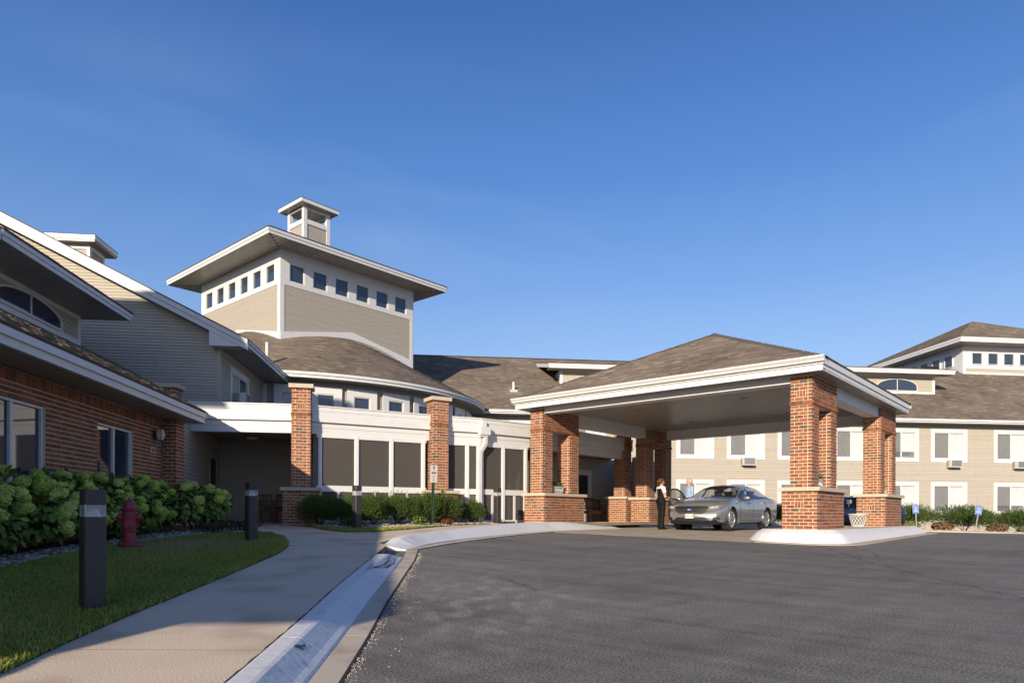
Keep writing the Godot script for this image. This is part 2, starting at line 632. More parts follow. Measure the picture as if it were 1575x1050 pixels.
func asphalt_texture() -> ImageTexture:
	var s := 1024
	var img := Image.create(s, s, false, Image.FORMAT_RGB8)
	var n1 := FastNoiseLite.new()
	n1.seed = 41
	n1.frequency = 0.22
	n1.fractal_octaves = 5
	var n2 := FastNoiseLite.new()
	n2.seed = 42
	n2.frequency = 1.0
	n2.fractal_octaves = 4
	var n3 := FastNoiseLite.new()
	n3.seed = 43
	n3.frequency = 1.0
	n3.fractal_octaves = 3
	for j in s:
		for i in s:
			var x := -3.0 + 36.0 * (i + 0.5) / s
			var d := 36.0 * (j + 0.5) / s
			var p := Vector2(x - 34.0, d - 52.0)
			var r := p.length()
			var a := p.angle()
			var sweep := n2.get_noise_2d(r * 1.1, a * 4.0) * 0.5 + 0.5 * n2.get_noise_2d(r * 3.6 + 90.0, a * 5.0) + 0.35 * n3.get_noise_2d(r * 9.0 + 40.0, a * 6.0)
			var cross_ := n3.get_noise_2d((x * 0.75 + d * 0.66) * 0.35, (x * 0.66 - d * 0.75) * 2.4)
			var blotch := n1.get_noise_2d(x, d)
			var fine := n3.get_noise_2d(x * 2.2, d * 2.2)
			var v := 0.185 * (1.0 + 0.42 * sweep + 0.16 * cross_ + 0.34 * blotch + 0.16 * fine)
			# chalky scuffs near the kerb
			var near := clampf(1.0 - Vector2(x + 0.4, (d - 7.5) * 0.45).length() / 1.5, 0.0, 1.0)
			v += 0.13 * near * clampf(n3.get_noise_2d(x * 3.1 + 40.0, d * 1.6) * 2.2, 0.0, 1.0)
			img.set_pixel(i, j, Color(v * 1.08, v * 1.0, v * 0.87).linear_to_srgb())
	var line := func(pts: Array, wid: float, dark: float):
		for k in pts.size() - 1:
			var a := Vector2(pts[k][0], pts[k][1])
			var b := Vector2(pts[k + 1][0], pts[k + 1][1])
			var m := int(a.distance_to(b) / 0.02) + 1
			for t in m:
				var q := a.lerp(b, float(t) / m)
				q += Vector2(n1.get_noise_2d(q.x * 14.0, q.y * 14.0), n1.get_noise_2d(q.y * 14.0, q.x * 14.0 + 50.0)) * 0.09
				var e := wid * (0.6 + 0.7 * absf(n3.get_noise_2d(q.x * 6.0, q.y * 6.0)))
				for oy in range(-3, 4):
					for ox in range(-3, 4):
						var px := int((q.x + 3.0) / 36.0 * s) + ox
						var py := int(q.y / 36.0 * s) + oy
						if px < 0 or py < 0 or px >= s or py >= s:
							continue
						var w := clampf(1.0 - Vector2(ox, oy).length() * 0.0352 / maxf(e, 0.02), 0.0, 1.0)
						var c := img.get_pixel(px, py)
						img.set_pixel(px, py, c.lerp(Color(c.r * dark, c.g * dark, c.b * dark), w * 0.5))
	line.call([[6.6, 15.0], [6.3, 13.2], [5.98, 11.5], [5.86, 9.7], [5.9, 8.6], [5.9, 7.6], [5.7, 6.0]], 0.03, 0.62)
	line.call([[7.3, 14.9], [6.8, 12.7], [6.4, 12.0]], 0.025, 0.68)
	line.call([[-0.15, 9.25], [0.07, 8.9], [0.28, 8.3]], 0.05, 0.62)
	return ImageTexture.create_from_image(img)

func build_ground() -> void:
	# asphalt drive: one sheet to the horizon
	var at := mat("asphalt", Color(1, 1, 1), 0.9)
	at.albedo_color = Color(1, 1, 1)
	at.albedo_texture = asphalt_texture()
	at.detail_enabled = true
	at.detail_blend_mode = BaseMaterial3D.BLEND_MODE_MUL
	at.detail_albedo = noise_tex(112, 0.085, [[0.0, g3(0.22)], [0.38, g3(0.46)], [0.47, g3(0.62)], [0.56, g3(0.86)], [0.66, g3(1.0)], [1.0, g3(1.0)]], 1024, 5)
	at.detail_uv_layer = BaseMaterial3D.DETAIL_UV_2
	at.uv2_triplanar = true
	at.uv2_world_triplanar = true
	at.uv2_scale = Vector3.ONE / 2.3
	at.normal_enabled = false
	var xs := []
	var ds := []
	var x := -3.0
	while x < 30.0:
		xs.append(x)
		x += 0.75
	for e in [34.0, 40.0, 50.0, 70.0, 110.0, 200.0]:
		xs.append(e)
	for e in [-200.0, -100.0, -60.0, -40.0, -20.0, -10.0, -5.0]:
		ds.append(e)
	x = -3.0
	while x < 42.0:
		ds.append(x)
		x += 0.75
	for e in [46.0, 55.0, 80.0, 140.0, 300.0]:
		ds.append(e)
	var b := MB.new()
	b.grid(xs.size() - 1, ds.size() - 1, func(i, j): return W(xs[i], ds[j], road_h(xs[i], ds[j])))
	for i in b.v.size():
		var p := b.v[i]
		b.uv[i] = Vector2((p.x + 3.0) / 36.0, -p.z / 36.0)
	for i in b.n.size():
		if b.n[i].y < 0.0:
			b.n[i] = -b.n[i]
	var drive := part(self, numbered("asphalt_drive"), b.done(), at)
	drive.set_meta("kind", "structure")
	# open ground far to the left and behind everything
	var far := MB.new()
	far.grid(20, 20, func(i, j): return W(-400.0 + 40.0 * i, -400.0 + 45.0 * j, -3.1))
	for i in far.n.size():
		far.n[i] = Vector3.UP
	var fg := part(self, numbered("ground"), far.done(), M.lawn_far)
	fg.set_meta("kind", "structure")
	# ground under the buildings and beds
	var bed := structure("planting_bed")
	var left_bed := V2([[-9.0, -12], [-5.9, -12], [-6.05, 8.2], [-6.25, 9.5], [-6.3, 10.6], [-6.15, 12.4], [-5.9, 13.5], [-5.4, 14.3], [-5.75, 15.1], [-6.6, 15.8], [-7.4, 16.4], [-9.5, 16.4]])
	part(bed, "soil", sheet(left_bed, lawn_h, 0.5, 0.2, -0.015), M.soil)
	var mid_bed := V2([[-5.2, 17.75], [-4.4, 16.9], [-3.4, 16.75], [-2.45, 17.35], [-1.7, 18.6], [-0.7, 20.2], [0.1, 21.6], [-0.6, 21.9], [-2.1, 21.2], [-5.3, 19.3]])
	part(bed, "soil", sheet(mid_bed, walk_h, 0.4, 0.2, 0.012), M.soil)
	var right_bed := V2([[17.5, 35.6], [20.2, 34.4], [23.2, 31.2], [28.0, 27.5], [40.0, 24.0], [44.0, 41.0], [17.0, 38.4]])
	part(bed, "soil", sheet(right_bed, road_h, 1.2, 0.2, 0.14), M.soil)
	# lawns
	var turf := structure("lawn")
	var lawn_poly := V2([[-3.1, -12], [-3.1, 4.15], [-3.23, 4.95], [-3.33, 5.96], [-3.42, 7.38], [-3.56, 9.17], [-3.73, 10.96], [-4.02, 12.27], [-4.45, 13.35], [-5.02, 14.2], [-5.4, 14.3], [-5.9, 13.5], [-6.15, 12.4], [-6.3, 10.6], [-6.25, 9.5], [-6.05, 8.2], [-5.9, -12]])
	part(turf, "turf", sheet(lawn_poly, lawn_h, 0.5, 0.2), M.turf)
	var strip_poly := V2([[-5.15, 17.55], [-4.6, 16.55], [-3.83, 15.75], [-3.2, 15.9], [-2.5, 16.9], [-1.7, 18.4], [-2.45, 17.35], [-3.4, 16.75], [-4.4, 16.9], [-5.2, 17.75]])
	part(turf, "turf", sheet(strip_poly, walk_h, 0.4, 0.2, 0.02), M.turf)
	part(turf, "turf", sheet(V2([[-40, -40], [-9.0, -40], [-9.0, 45], [-60, 60]]), func(px, pd): return lawn_h(-6.5, pd) - 0.05, 4.0), M.turf)
	part(turf, "turf", sheet(V2([[-60, 60], [-9.0, 45], [44, 41], [60, 24], [160, 20], [200, 160], [-160, 200]]), func(px, pd): return road_h(px, pd) + 0.05, 8.0), M.turf)
	grass(turf, lawn_poly, 4.0, 15.0)
	# pavements, cast in separate slabs
	var walk := structure("sidewalk")
	var left := [[-3.1, -12.0], [-3.1, 4.15], [-3.23, 4.95], [-3.33, 5.96], [-3.42, 7.38], [-3.56, 9.17], [-3.73, 10.96], [-4.02, 12.27]]
	var cuts := [-12.0, -9.0, -6.0, -4.2, -2.4, -0.6, 1.2, 3.0, 4.75, 6.55, 8.4, 10.25, 12.2]
	for k in cuts.size() - 1:
		var d0: float = cuts[k] + 0.003
		var d1: float = cuts[k + 1] - 0.003
		var poly := PackedVector2Array([Vector2(kerb_x(d0), d0), Vector2(kerb_x(d1), d1)])
		var m := 4
		for t in m + 1:
			var dd := lerpf(d1, d0, float(t) / m)
			poly.append(Vector2(lerp_table(left.map(func(q): return q[1]), left.map(func(q): return q[0]), dd) + 0.012, dd))
		part(walk, "slab", sheet(poly, walk_h, 0.6, 0.10), M.concrete)
	for q in [
		[[-2.22, 12.21], [-2.52, 12.9], [-2.3, 14.1], [-3.2, 15.05], [-4.4, 14.6], [-4.93, 14.2], [-4.43, 13.35], [-4.01, 12.27]],
		[[-2.29, 14.11], [-1.75, 15.6], [-0.95, 17.35], [-1.69, 18.39], [-2.49, 16.89], [-3.19, 15.89], [-3.82, 15.74], [-3.19, 15.06]],
		[[-0.94, 17.36], [-0.05, 19.05], [0.85, 20.5], [0.25, 21.55], [-0.68, 20.19], [-1.68, 18.6], [-1.68, 18.4]],
		[[-4.41, 14.61], [-3.21, 15.06], [-3.83, 15.74], [-4.6, 16.54], [-5.15, 17.54], [-5.9, 17.9], [-7.5, 17.3], [-7.38, 16.42], [-6.59, 15.81], [-5.74, 15.11], [-5.39, 14.31], [-5.02, 14.21]],
		[[0.86, 20.51], [2.1, 22.05], [3.3, 23.4], [6.2, 27.0], [5.0, 28.6], [2.0, 26.0], [0.3, 23.3], [0.26, 21.56]],
		[[-7.5, 17.31], [-5.9, 17.91], [-5.3, 18.4], [-5.3, 24.5], [-10.2, 24.5], [-9.2, 17.31]],
		[[2.01, 26.01], [5.0, 28.61], [6.3, 30.5], [2.4, 33.0], [-0.5, 30.0], [0.31, 23.31]],
	]:
		part(walk, "slab", sheet(V2(q), walk_h, 0.5, 0.10), M.concrete)
	# concrete floor under the portico
	var apron := structure("concrete_apron")
	var f := func(u, v): return bplan(u, v)
	var us := [-1.35, 1.6, 4.6, 7.6, 10.6]
	var vs := [0.9, 3.2, 5.5, 7.75]
	for i in us.size() - 1:
		for j in vs.size() - 1:
			var p00: Vector2 = bplan(us[i] + 0.006, vs[j] + 0.006)
			var p10: Vector2 = bplan(us[i + 1] - 0.006, vs[j] + 0.006)
			var p11: Vector2 = bplan(us[i + 1] - 0.006, vs[j + 1] - 0.006)
			var p01: Vector2 = bplan(us[i] + 0.006, vs[j + 1] - 0.006)
			part(apron, "slab", sheet(PackedVector2Array([p00, p10, p11, p01]), road_h, 0.6, 0.03, 0.012), M.apron_concrete)
	build_kerbs()
	river_stones()

func kerb_x(d: float) -> float:
	return lerp_table([-12.0, 3.98, 5.72, 7.51, 11.23, 13.0], [-0.9, -1.66, -1.78, -1.93, -2.17, -2.35], d)

func bplan(u: float, v: float) -> Vector2:
	# portico axes: u runs away to the right, v away to the left, from the near pier's corner
	var c := cos(ANG_B)
	var s := sin(ANG_B)
	return Vector2(7.016 + u * c - v * s, 15.96 + u * s + v * c)

func sweep(path: Array, prof: Callable, closed := false) -> ArrayMesh:
	# path: Vector2 plan points; prof(x, d, t) -> array of [offset to the right, H]
	var b := MB.new()
	var m := path.size()
	var nrm := []
	for i in m:
		var a: Vector2 = path[maxi(i - 1, 0)] if not closed else path[(i - 1 + m) % m]
		var c: Vector2 = path[mini(i + 1, m - 1)] if not closed else path[(i + 1) % m]
		var t := (c - a).normalized()
		nrm.append(Vector2(t.y, -t.x))
	var rows := []
	for i in m:
		var p: Vector2 = path[i]
		var r := []
		for q in prof.call(p.x, p.y, float(i) / maxf(1.0, m - 1.0)):
			var w: Vector2 = p + nrm[i] * q[0]
			r.append(W(w.x, w.y, q[1]))
		rows.append(r)
	var last := m if closed else m - 1
	for i in last:
		var r0: Array = rows[i]
		var r1: Array = rows[(i + 1) % m]
		for k in r0.size() - 1:
			b.quad(r0[k], r0[k + 1], r1[k + 1], r1[k])
	if not closed:
		for e in [0, m - 1]:
			var r: Array = rows[e]
			for k in range(1, r.size() - 1):
				b.tri(r[0], r[k], r[k + 1])
	return b.done()

func resample(pts: Array, step: float) -> Array:
	var c := Curve2D.new()
	for i in pts.size():
		var p := Vector2(pts[i][0], pts[i][1])
		var a := Vector2(pts[maxi(i - 1, 0)][0], pts[maxi(i - 1, 0)][1])
		var d := Vector2(pts[mini(i + 1, pts.size() - 1)][0], pts[mini(i + 1, pts.size() - 1)][1])
		var t := (d - a) / 6.0
		c.add_point(p, -t, t)
	var n := int(c.get_baked_length() / step)
	var o := []
	for i in n + 1:
		o.append(c.sample_baked(c.get_baked_length() * i / n))
	return o

func build_kerbs() -> void:
	var kerb := structure("kerb")
	# straight kerb beside the front walk: painted barrier and its gutter, in cast lengths
	var cuts := [-12.0, -7.0, -2.0, 1.9, 5.1, 8.3, 11.45]
	for k in cuts.size() - 1:
		var path := []
		var m := 9
		for t in m + 1:
			var d := lerpf(cuts[k] + 0.004, cuts[k + 1] - 0.004, float(t) / m)
			path.append(Vector2(kerb_x(d), d))
		var end: bool = k == cuts.size() - 2
		part(kerb, "kerb_length", sweep(path, func(px, pd, t):
			var fade := smoothstep(0.80, 1.0, t) if end else 0.0
			var top := lerpf(walk_h(px, pd) + 0.008, road_h(px, pd) + 0.03 + (walk_h(px, pd) - road_h(px, pd)) * 0.35, fade)
			var low := road_h(px, pd) + 0.022
			return [[0.0, top - 0.3], [0.0, top], [0.025, top + 0.004], [0.135, top], [0.165, lerpf(top, low, 0.06)], [0.30, lerpf(top, low, 0.75)], [0.345, low + 0.012], [0.36, low], [0.36, low - 0.3]]), M.white_paint)
	var gpath := []
	for t in 60:
		var d := lerpf(-12.0, 13.0, t / 59.0)
		gpath.append([kerb_x(d) + 0.36, d])
	var gp2 := resample([[-2.1, 12.9], [-1.86, 13.5], [-1.62, 14.2], [-1.18, 15.2], [-0.35, 17.0], [0.55, 18.7], [1.45, 20.1], [2.65, 21.5], [3.75, 22.8]], 0.5)
	var gut := func(px, pd, _t):
		var low := road_h(px, pd)
		return [[0.0, low - 0.2], [0.0, low + 0.016], [0.205, low + 0.008], [0.205, low - 0.2]]
	var seg := []
	for i in gpath.size():
		seg.append(Vector2(gpath[i][0], gpath[i][1]))
		if seg.size() == 8 or i == gpath.size() - 1:
			part(kerb, "gutter_pan", sweep(seg, gut), M.gutter_concrete)
			seg = [seg[-1] + Vector2(0.0, 0.005)]
	seg = []
	for i in gp2.size():
		seg.append(gp2[i])
		if seg.size() == 8 or i == gp2.size() - 1:
			if seg.size() > 1:
				part(kerb, "gutter_pan", sweep(seg, gut), M.gutter_concrete)
			seg = [seg[-1]]
	# ragged tar line where gutter and drive meet
	var jag := FastNoiseLite.new()
	jag.frequency = 1.3
	for pp in [gpath.map(func(q): return Vector2(q[0] + 0.205, q[1])), gp2]:
		var fine := []
		for i in pp.size() - 1:
			for t in 6:
				fine.append((pp[i] as Vector2).lerp(pp[i + 1], t / 6.0))
		var off := 0.0 if pp.size() == gpath.size() else 0.205
		part(kerb, "tar_joint", sweep(fine, func(px, pd, _t):
			var low := road_h(px, pd)
			var w := 0.016 + 0.022 * absf(jag.get_noise_2d(px * 5.0, pd * 5.0))
			return [[off - 0.004, low - 0.1], [off - 0.004, low + 0.011], [off + w, low + 0.006], [off + w + 0.01, low - 0.1]]), M.tar)
	# seam between the walk and the kerb
	var seam := []
	for t in 200:
		var d := lerpf(-6.0, 11.5, t / 199.0)
		seam.append(Vector2(kerb_x(d), d))
	part(kerb, "tar_joint", sweep(seam, func(px, pd, _t):
		var h := walk_h(px, pd)
		var w := 0.008 + 0.030 * absf(jag.get_noise_2d(px * 7.0 + 30.0, pd * 4.0))
		return [[-w, h - 0.1], [-w, h + 0.006], [0.004, h + 0.010], [0.006, h - 0.1]]), M.tar)
	# rubber scuffs on the painted face
	for q in [[8.9, 10.9, 0.13, 0.24, 0.022], [9.2, 10.6, 0.16, 0.29, 0.016], [9.6, 11.0, 0.20, 0.31, 0.014], [8.7, 9.7, 0.12, 0.13, 0.012], [10.2, 11.2, 0.19, 0.22, 0.012], [4.85, 4.98, 0.17, 0.20, 0.022], [4.95, 5.04, 0.19, 0.21, 0.016]]:
		var sc := MB.new()
		var m := 16
		for k in m:
			var row := []
			for e in [k, k + 1]:
				var t: float = float(e) / m
				var d: float = lerpf(q[0], q[1], t)
				var kx := kerb_x(d)
				var off: float = lerpf(q[2], q[3], sin(t * PI * 0.8)) + 0.012 * jag.get_noise_2d(d * 9.0, q[0] * 30.0)
				var w: float = q[4] * (0.25 + absf(jag.get_noise_2d(d * 6.0, q[2] * 90.0)) * 1.6) * sin(PI * clampf(t, 0.03, 0.97))
				var hh := func(o: float) -> float:
					var top := walk_h(kx, d) + 0.008
					var low := road_h(kx, d) + 0.022
					return lerp_table([0.135, 0.165, 0.30, 0.345, 0.36], [top, lerpf(top, low, 0.06), lerpf(top, low, 0.75), low + 0.012, low], o) + 0.004
				row.append([W(kx + off - w, d, hh.call(off - w)), W(kx + off + w, d, hh.call(off + w))])
			sc.quad(row[0][0], row[0][1], row[1][1], row[1][0])
		part(kerb, "tyre_scuff", sc.done(), M.rubber_mark)
	# curved kerb in front of the porch
	var cp := resample([[-2.50, 12.95], [-2.22, 14.3], [-1.70, 15.6], [-0.85, 17.3], [0.05, 19.0], [0.95, 20.45], [2.15, 21.9], [3.25, 23.2]], 0.30)
	var per := 10
	var i0 := 0
	while i0 < cp.size() - 1:
		var i1: int = mini(i0 + per, cp.size() - 1)
		var seg2 := cp.slice(i0, i1 + 1)
		var total := float(cp.size() - 1)
		part(kerb, "kerb_length", sweep(seg2, func(px, pd, t):
			var g: float = (i0 + t * (i1 - i0)) / total
			var fade := maxf(1.0 - smoothstep(0.0, 0.07, g), smoothstep(0.72, 1.0, g))
			var low := road_h(px, pd) + 0.02
			var top := lerpf(walk_h(px, pd) + 0.055, low + 0.045, fade * 0.9)
			return [[0.0, top - 0.3], [0.0, top], [0.16, top], [0.20, lerpf(top, low, 0.08)], [0.44, lerpf(top, low, 0.8)], [0.52, low], [0.52, low - 0.3]]), M.white_paint)
		i0 = i1
	# kerb round the portico island
	island(kerb)
	# far kerb in front of the right-hand wing
	var fk := resample([[15.5, 36.6], [17.5, 35.6], [20.2, 34.4], [23.2, 31.2], [28.0, 27.5], [40.0, 24.0]], 1.0)
	part(kerb, "kerb_length", sweep(fk, func(px, pd, _t):
		var low := road_h(px, pd)
		return [[-0.35, low - 0.2], [-0.35, low + 0.15], [0.0, low + 0.15], [0.05, low + 0.13], [0.12, low + 0.012], [0.45, low + 0.008], [0.45, low - 0.2]]), M.gutter_concrete)

func island(kerb: Node3D) -> void:
	# raised island that carries the two outer piers, with a painted sloping face
	var ring := []
	var r := 0.55
	var lo := Vector2(-0.62, -0.58)
	var hi := Vector2(8.80, 1.10)
	var cs := [Vector2(lo.x + r, lo.y + r), Vector2(hi.x - r, lo.y + r), Vector2(hi.x - r, hi.y - r), Vector2(lo.x + r, hi.y - r)]
	for k in 4:
		for t in 7:
			var a := deg_to_rad(180.0 + 90.0 * k + 15.0 * t)
			ring.append(cs[k] + Vector2(cos(a), sin(a)) * r)
	var b := MB.new()
	var base := MB.new()
	var top := MB.new()
	var m := ring.size()
	var ctr := (lo + hi) * 0.5
	var p3 := func(q: Vector2, h: float) -> Vector3:
		var w := bplan(q.x, q.y)
		return W(w.x, w.y, h)
	var out := func(i: int, e: float) -> Vector2:
		var t: Vector2 = (ring[(i + 1) % m] - ring[(i - 1 + m) % m]).normalized()
		return ring[i] + Vector2(t.y, -t.x) * e
	var low := func(q: Vector2) -> float:
		var w := bplan(q.x, q.y)
		return road_h(w.x, w.y)
	var TOP := -0.315
	for i in m:
		var j := (i + 1) % m
		var a0: Vector3 = p3.call(ring[i], TOP)
		var a1: Vector3 = p3.call(ring[j], TOP)
		var e0: Vector2 = out.call(i, 0.30)
		var e1: Vector2 = out.call(j, 0.30)
		var b0: Vector3 = p3.call(e0, low.call(e0) + 0.015)
		var b1: Vector3 = p3.call(e1, low.call(e1) + 0.015)
		var f0: Vector2 = out.call(i, 0.14)
		var f1: Vector2 = out.call(j, 0.14)
		var m0: Vector3 = p3.call(f0, lerpf(TOP, low.call(f0), 0.30))
		var m1: Vector3 = p3.call(f1, lerpf(TOP, low.call(f1), 0.30))
		b.quad(a0, m0, m1, a1)
		b.quad(m0, b0, b1, m1)
		b.quad(b0, b0 - Vector3(0, 0.2, 0), b1 - Vector3(0, 0.2, 0), b1)
		top.tri(p3.call(ctr, TOP), a0, a1)
		var g0: Vector2 = out.call(i, 0.62)
		var g1: Vector2 = out.call(j, 0.62)
		base.quad(b0 + Vector3(0, -0.004, 0), p3.call(g0, low.call(g0) + 0.012), p3.call(g1, low.call(g1) + 0.012), b1 + Vector3(0, -0.004, 0))
		base.quad(p3.call(g0, low.call(g0) + 0.012), p3.call(g0, low.call(g0) - 0.2), p3.call(g1, low.call(g1) - 0.2), p3.call(g1, low.call(g1) + 0.012))
	part(kerb, "island_kerb", b.done(), M.white_paint)
	part(kerb, "gutter_pan", base.done(), M.gutter_concrete)
	part(kerb, "island_floor", top.done(), M.concrete)

func inside(poly: PackedVector2Array, p: Vector2) -> bool:
	return Geometry2D.is_point_in_polygon(p, poly)

func grass(turf: Node3D, poly: PackedVector2Array, d0: float, d1: float) -> void:
	# blades in tufts, denser near the lens
	var variants := []
	for k in 4:
		var b := MB.new()
		var r := RandomNumberGenerator.new()
		r.seed = 200 + k
		for i in 7:
			var a := r.randf() * TAU
			var h := r.randf_range(0.028, 0.062)
			var lean := Vector3(cos(a), 0, sin(a)) * r.randf_range(0.008, 0.035)
			var side := Vector3(-sin(a + r.randf_range(-1, 1)), 0, cos(a)) * 0.0028
			var o := Vector3(r.randf_range(-0.02, 0.02), -0.004, r.randf_range(-0.02, 0.02))
			var g := r.randf_range(0.75, 1.2)
			var c := Color(g, g, g)
			b.quad(o - side, o + side, o + side * 0.8 + lean * 0.45 + Vector3(0, h * 0.6, 0), o - side * 0.8 + lean * 0.45 + Vector3(0, h * 0.6, 0), c)
			b.tri(o - side * 0.8 + lean * 0.45 + Vector3(0, h * 0.6, 0), o + side * 0.8 + lean * 0.45 + Vector3(0, h * 0.6, 0), o + lean + Vector3(0, h, 0), c)
		variants.append(b.done())
	var n := FastNoiseLite.new()
	n.seed = 77
	n.frequency = 0.5
	var n2 := FastNoiseLite.new()
	n2.seed = 78
	n2.frequency = 2.2
	var xf := [[], [], [], []]
	var col := [[], [], [], []]
	var bands := [[3.4, 6.0, 3400], [6.0, 9.0, 2100], [9.0, 12.0, 1350], [12.0, 15.2, 950]]
	var strip := V2([[-5.15, 17.55], [-4.6, 16.55], [-3.83, 15.75], [-3.2, 15.9], [-2.5, 16.9], [-1.7, 18.4], [-2.45, 17.35], [-3.4, 16.75], [-4.4, 16.9], [-5.2, 17.75]])
	bands.append([15.3, 18.5, 900])
	for q in bands:
		var x0 := -6.4
		var x1 := -1.6 if q[0] > 15.0 else -3.0
		var cnt := int((q[1] - q[0]) * (x1 - x0) * q[2])
		for i in cnt:
			var p := Vector2(rng.randf_range(x0, x1), rng.randf_range(q[0], q[1]))
			var on_strip: bool = q[0] > 15.0
			if not inside(strip if on_strip else poly, p):
				continue
			if p.x < -0.79 * p.y - 0.3:
				continue
			var k := rng.randi() % 4
			var sc := rng.randf_range(0.75, 1.35)
			var h := (walk_h(p.x, p.y) + 0.02) if on_strip else lawn_h(p.x, p.y)
			xf[k].append(Transform3D(Basis(Vector3.UP, rng.randf() * TAU).scaled(Vector3(sc * 1.3, sc, sc * 1.3)), W(p.x, p.y, h)))
			var v := 0.5 + 0.5 * n.get_noise_2d(p.x, p.y) + 0.3 * n2.get_noise_2d(p.x, p.y)
			var green := Color(0.225, 0.285, 0.050).lerp(Color(0.36, 0.385, 0.090), clampf(v, 0.0, 1.0))
			# dry patch round the hydrant
			var dry := clampf(1.2 - Vector2((p.x + 5.4) / 1.0, (p.y - 11.2) / 1.1).length(), 0.0, 1.0) * clampf(0.7 + n2.get_noise_2d(p.x + 9.0, p.y), 0.0, 1.0)
			if rng.randf() < 0.06:
				dry = maxf(dry, 0.8)
			green = green.lerp(Color(0.46, 0.34, 0.20), clampf(dry * 1.2, 0.0, 0.85))
			col[k].append(green)
	for k in 4:
		stuff(turf, "grass", variants[k], M.blade, xf[k], col[k])

func stone_mesh(sd: int) -> ArrayMesh:
	var r := RandomNumberGenerator.new()
	r.seed = sd
	var s := SphereMesh.new()
	s.radius = 0.5
	s.height = 1.0
	s.radial_segments = 7
	s.rings = 4
	var a := s.get_mesh_arrays()
	var b := MB.new()
	var f := FastNoiseLite.new()
	f.seed = sd
	f.frequency = 1.1
	var vs: PackedVector3Array = a[Mesh.ARRAY_VERTEX]
	for i in vs.size():
		vs[i] *= 1.0 + 0.45 * f.get_noise_3dv(vs[i])
	var ix: PackedInt32Array = a[Mesh.ARRAY_INDEX]
	for i in range(0, ix.size(), 3):
		b.tri(vs[ix[i]], vs[ix[i + 2]], vs[ix[i + 1]])
	return b.done()

func river_stones() -> void:
	var holder := Node3D.new()
	holder.name = numbered("river_stones")
	add_child(holder)
	holder.set_meta("kind", "stuff")
	tag(holder, "pale river stones and bark mulch covering the planting beds", "stones")
	var tints := [Color(0.34, 0.31, 0.27), Color(0.46, 0.43, 0.38), Color(0.24, 0.20, 0.165), Color(0.40, 0.33, 0.25), Color(0.17, 0.14, 0.12), Color(0.52, 0.48, 0.42)]
	var xf := [[], [], []]
	var col := [[], [], []]
	var lay := func(poly: PackedVector2Array, cnt: int, hf: Callable, lift: float, lo: float, hi: float):
		var a := Vector2(1e9, 1e9)
		var b := -a
		for p in poly:
			a = a.min(p)
			b = b.max(p)
		for i in cnt:
			var p := Vector2(rng.randf_range(a.x, b.x), rng.randf_range(a.y, b.y))
			if not inside(poly, p):
				continue
			var k := rng.randi() % 3
			var s := rng.randf_range(lo, hi)
			var bs := Basis.from_euler(Vector3(rng.randf() * 0.6, rng.randf() * TAU, rng.randf() * 0.6)).scaled(Vector3(s * rng.randf_range(0.8, 1.4), s * 0.65, s))
			xf[k].append(Transform3D(bs, W(p.x, p.y, hf.call(p.x, p.y) + lift + s * rng.randf_range(0.05, 0.3))))
			col[k].append(tints[rng.randi() % tints.size()] * rng.randf_range(0.8, 1.15))
	lay.call(V2([[-6.9, 7.2], [-6.0, 7.2], [-6.05, 8.2], [-6.25, 9.5], [-6.3, 10.6], [-6.15, 12.4], [-5.9, 13.5], [-5.4, 14.3], [-5.75, 15.1], [-6.6, 15.8], [-7.0, 15.4], [-6.9, 10.0]]), 9000, lawn_h, -0.015, 0.03, 0.085)
	lay.call(V2([[-5.2, 17.75], [-4.4, 16.9], [-3.4, 16.75], [-2.45, 17.35], [-1.7, 18.6], [-0.7, 20.2], [0.1, 21.6], [-0.6, 21.9], [-2.1, 21.2], [-5.3, 19.3]]), 9000, walk_h, 0.012, 0.03, 0.08)
	lay.call(V2([[17.9, 35.7], [20.4, 34.6], [23.4, 31.5], [28.0, 28.0], [29.0, 30.0], [24.0, 33.0], [19.0, 36.6]]), 4000, road_h, 0.14, 0.05, 0.10)
	# grit washed against the gutter's edge
	for i in 1500:
		var d := rng.randf_range(3.6, 12.5)
		var off := 0.575 + absf(rng.randfn(0.0, 0.05)) + (0.25 if rng.randf() < 0.05 else 0.0)
		var p := Vector2(kerb_x(d) + off, d)
		var s := rng.randf_range(0.004, 0.012)
		xf[i % 3].append(Transform3D(Basis.from_euler(Vector3(rng.randf(), rng.randf() * TAU, 0)).scaled(Vector3(s, s * 0.7, s)), W(p.x, p.y, road_h(p.x, p.y) + s * 0.25)))
		col[i % 3].append(tints[rng.randi() % tints.size()] * 1.1)
	for k in 3:
		var s := stuff(holder, "stone", stone_mesh(300 + k), M.stone_many, xf[k], col[k])
		s.name = "stones"

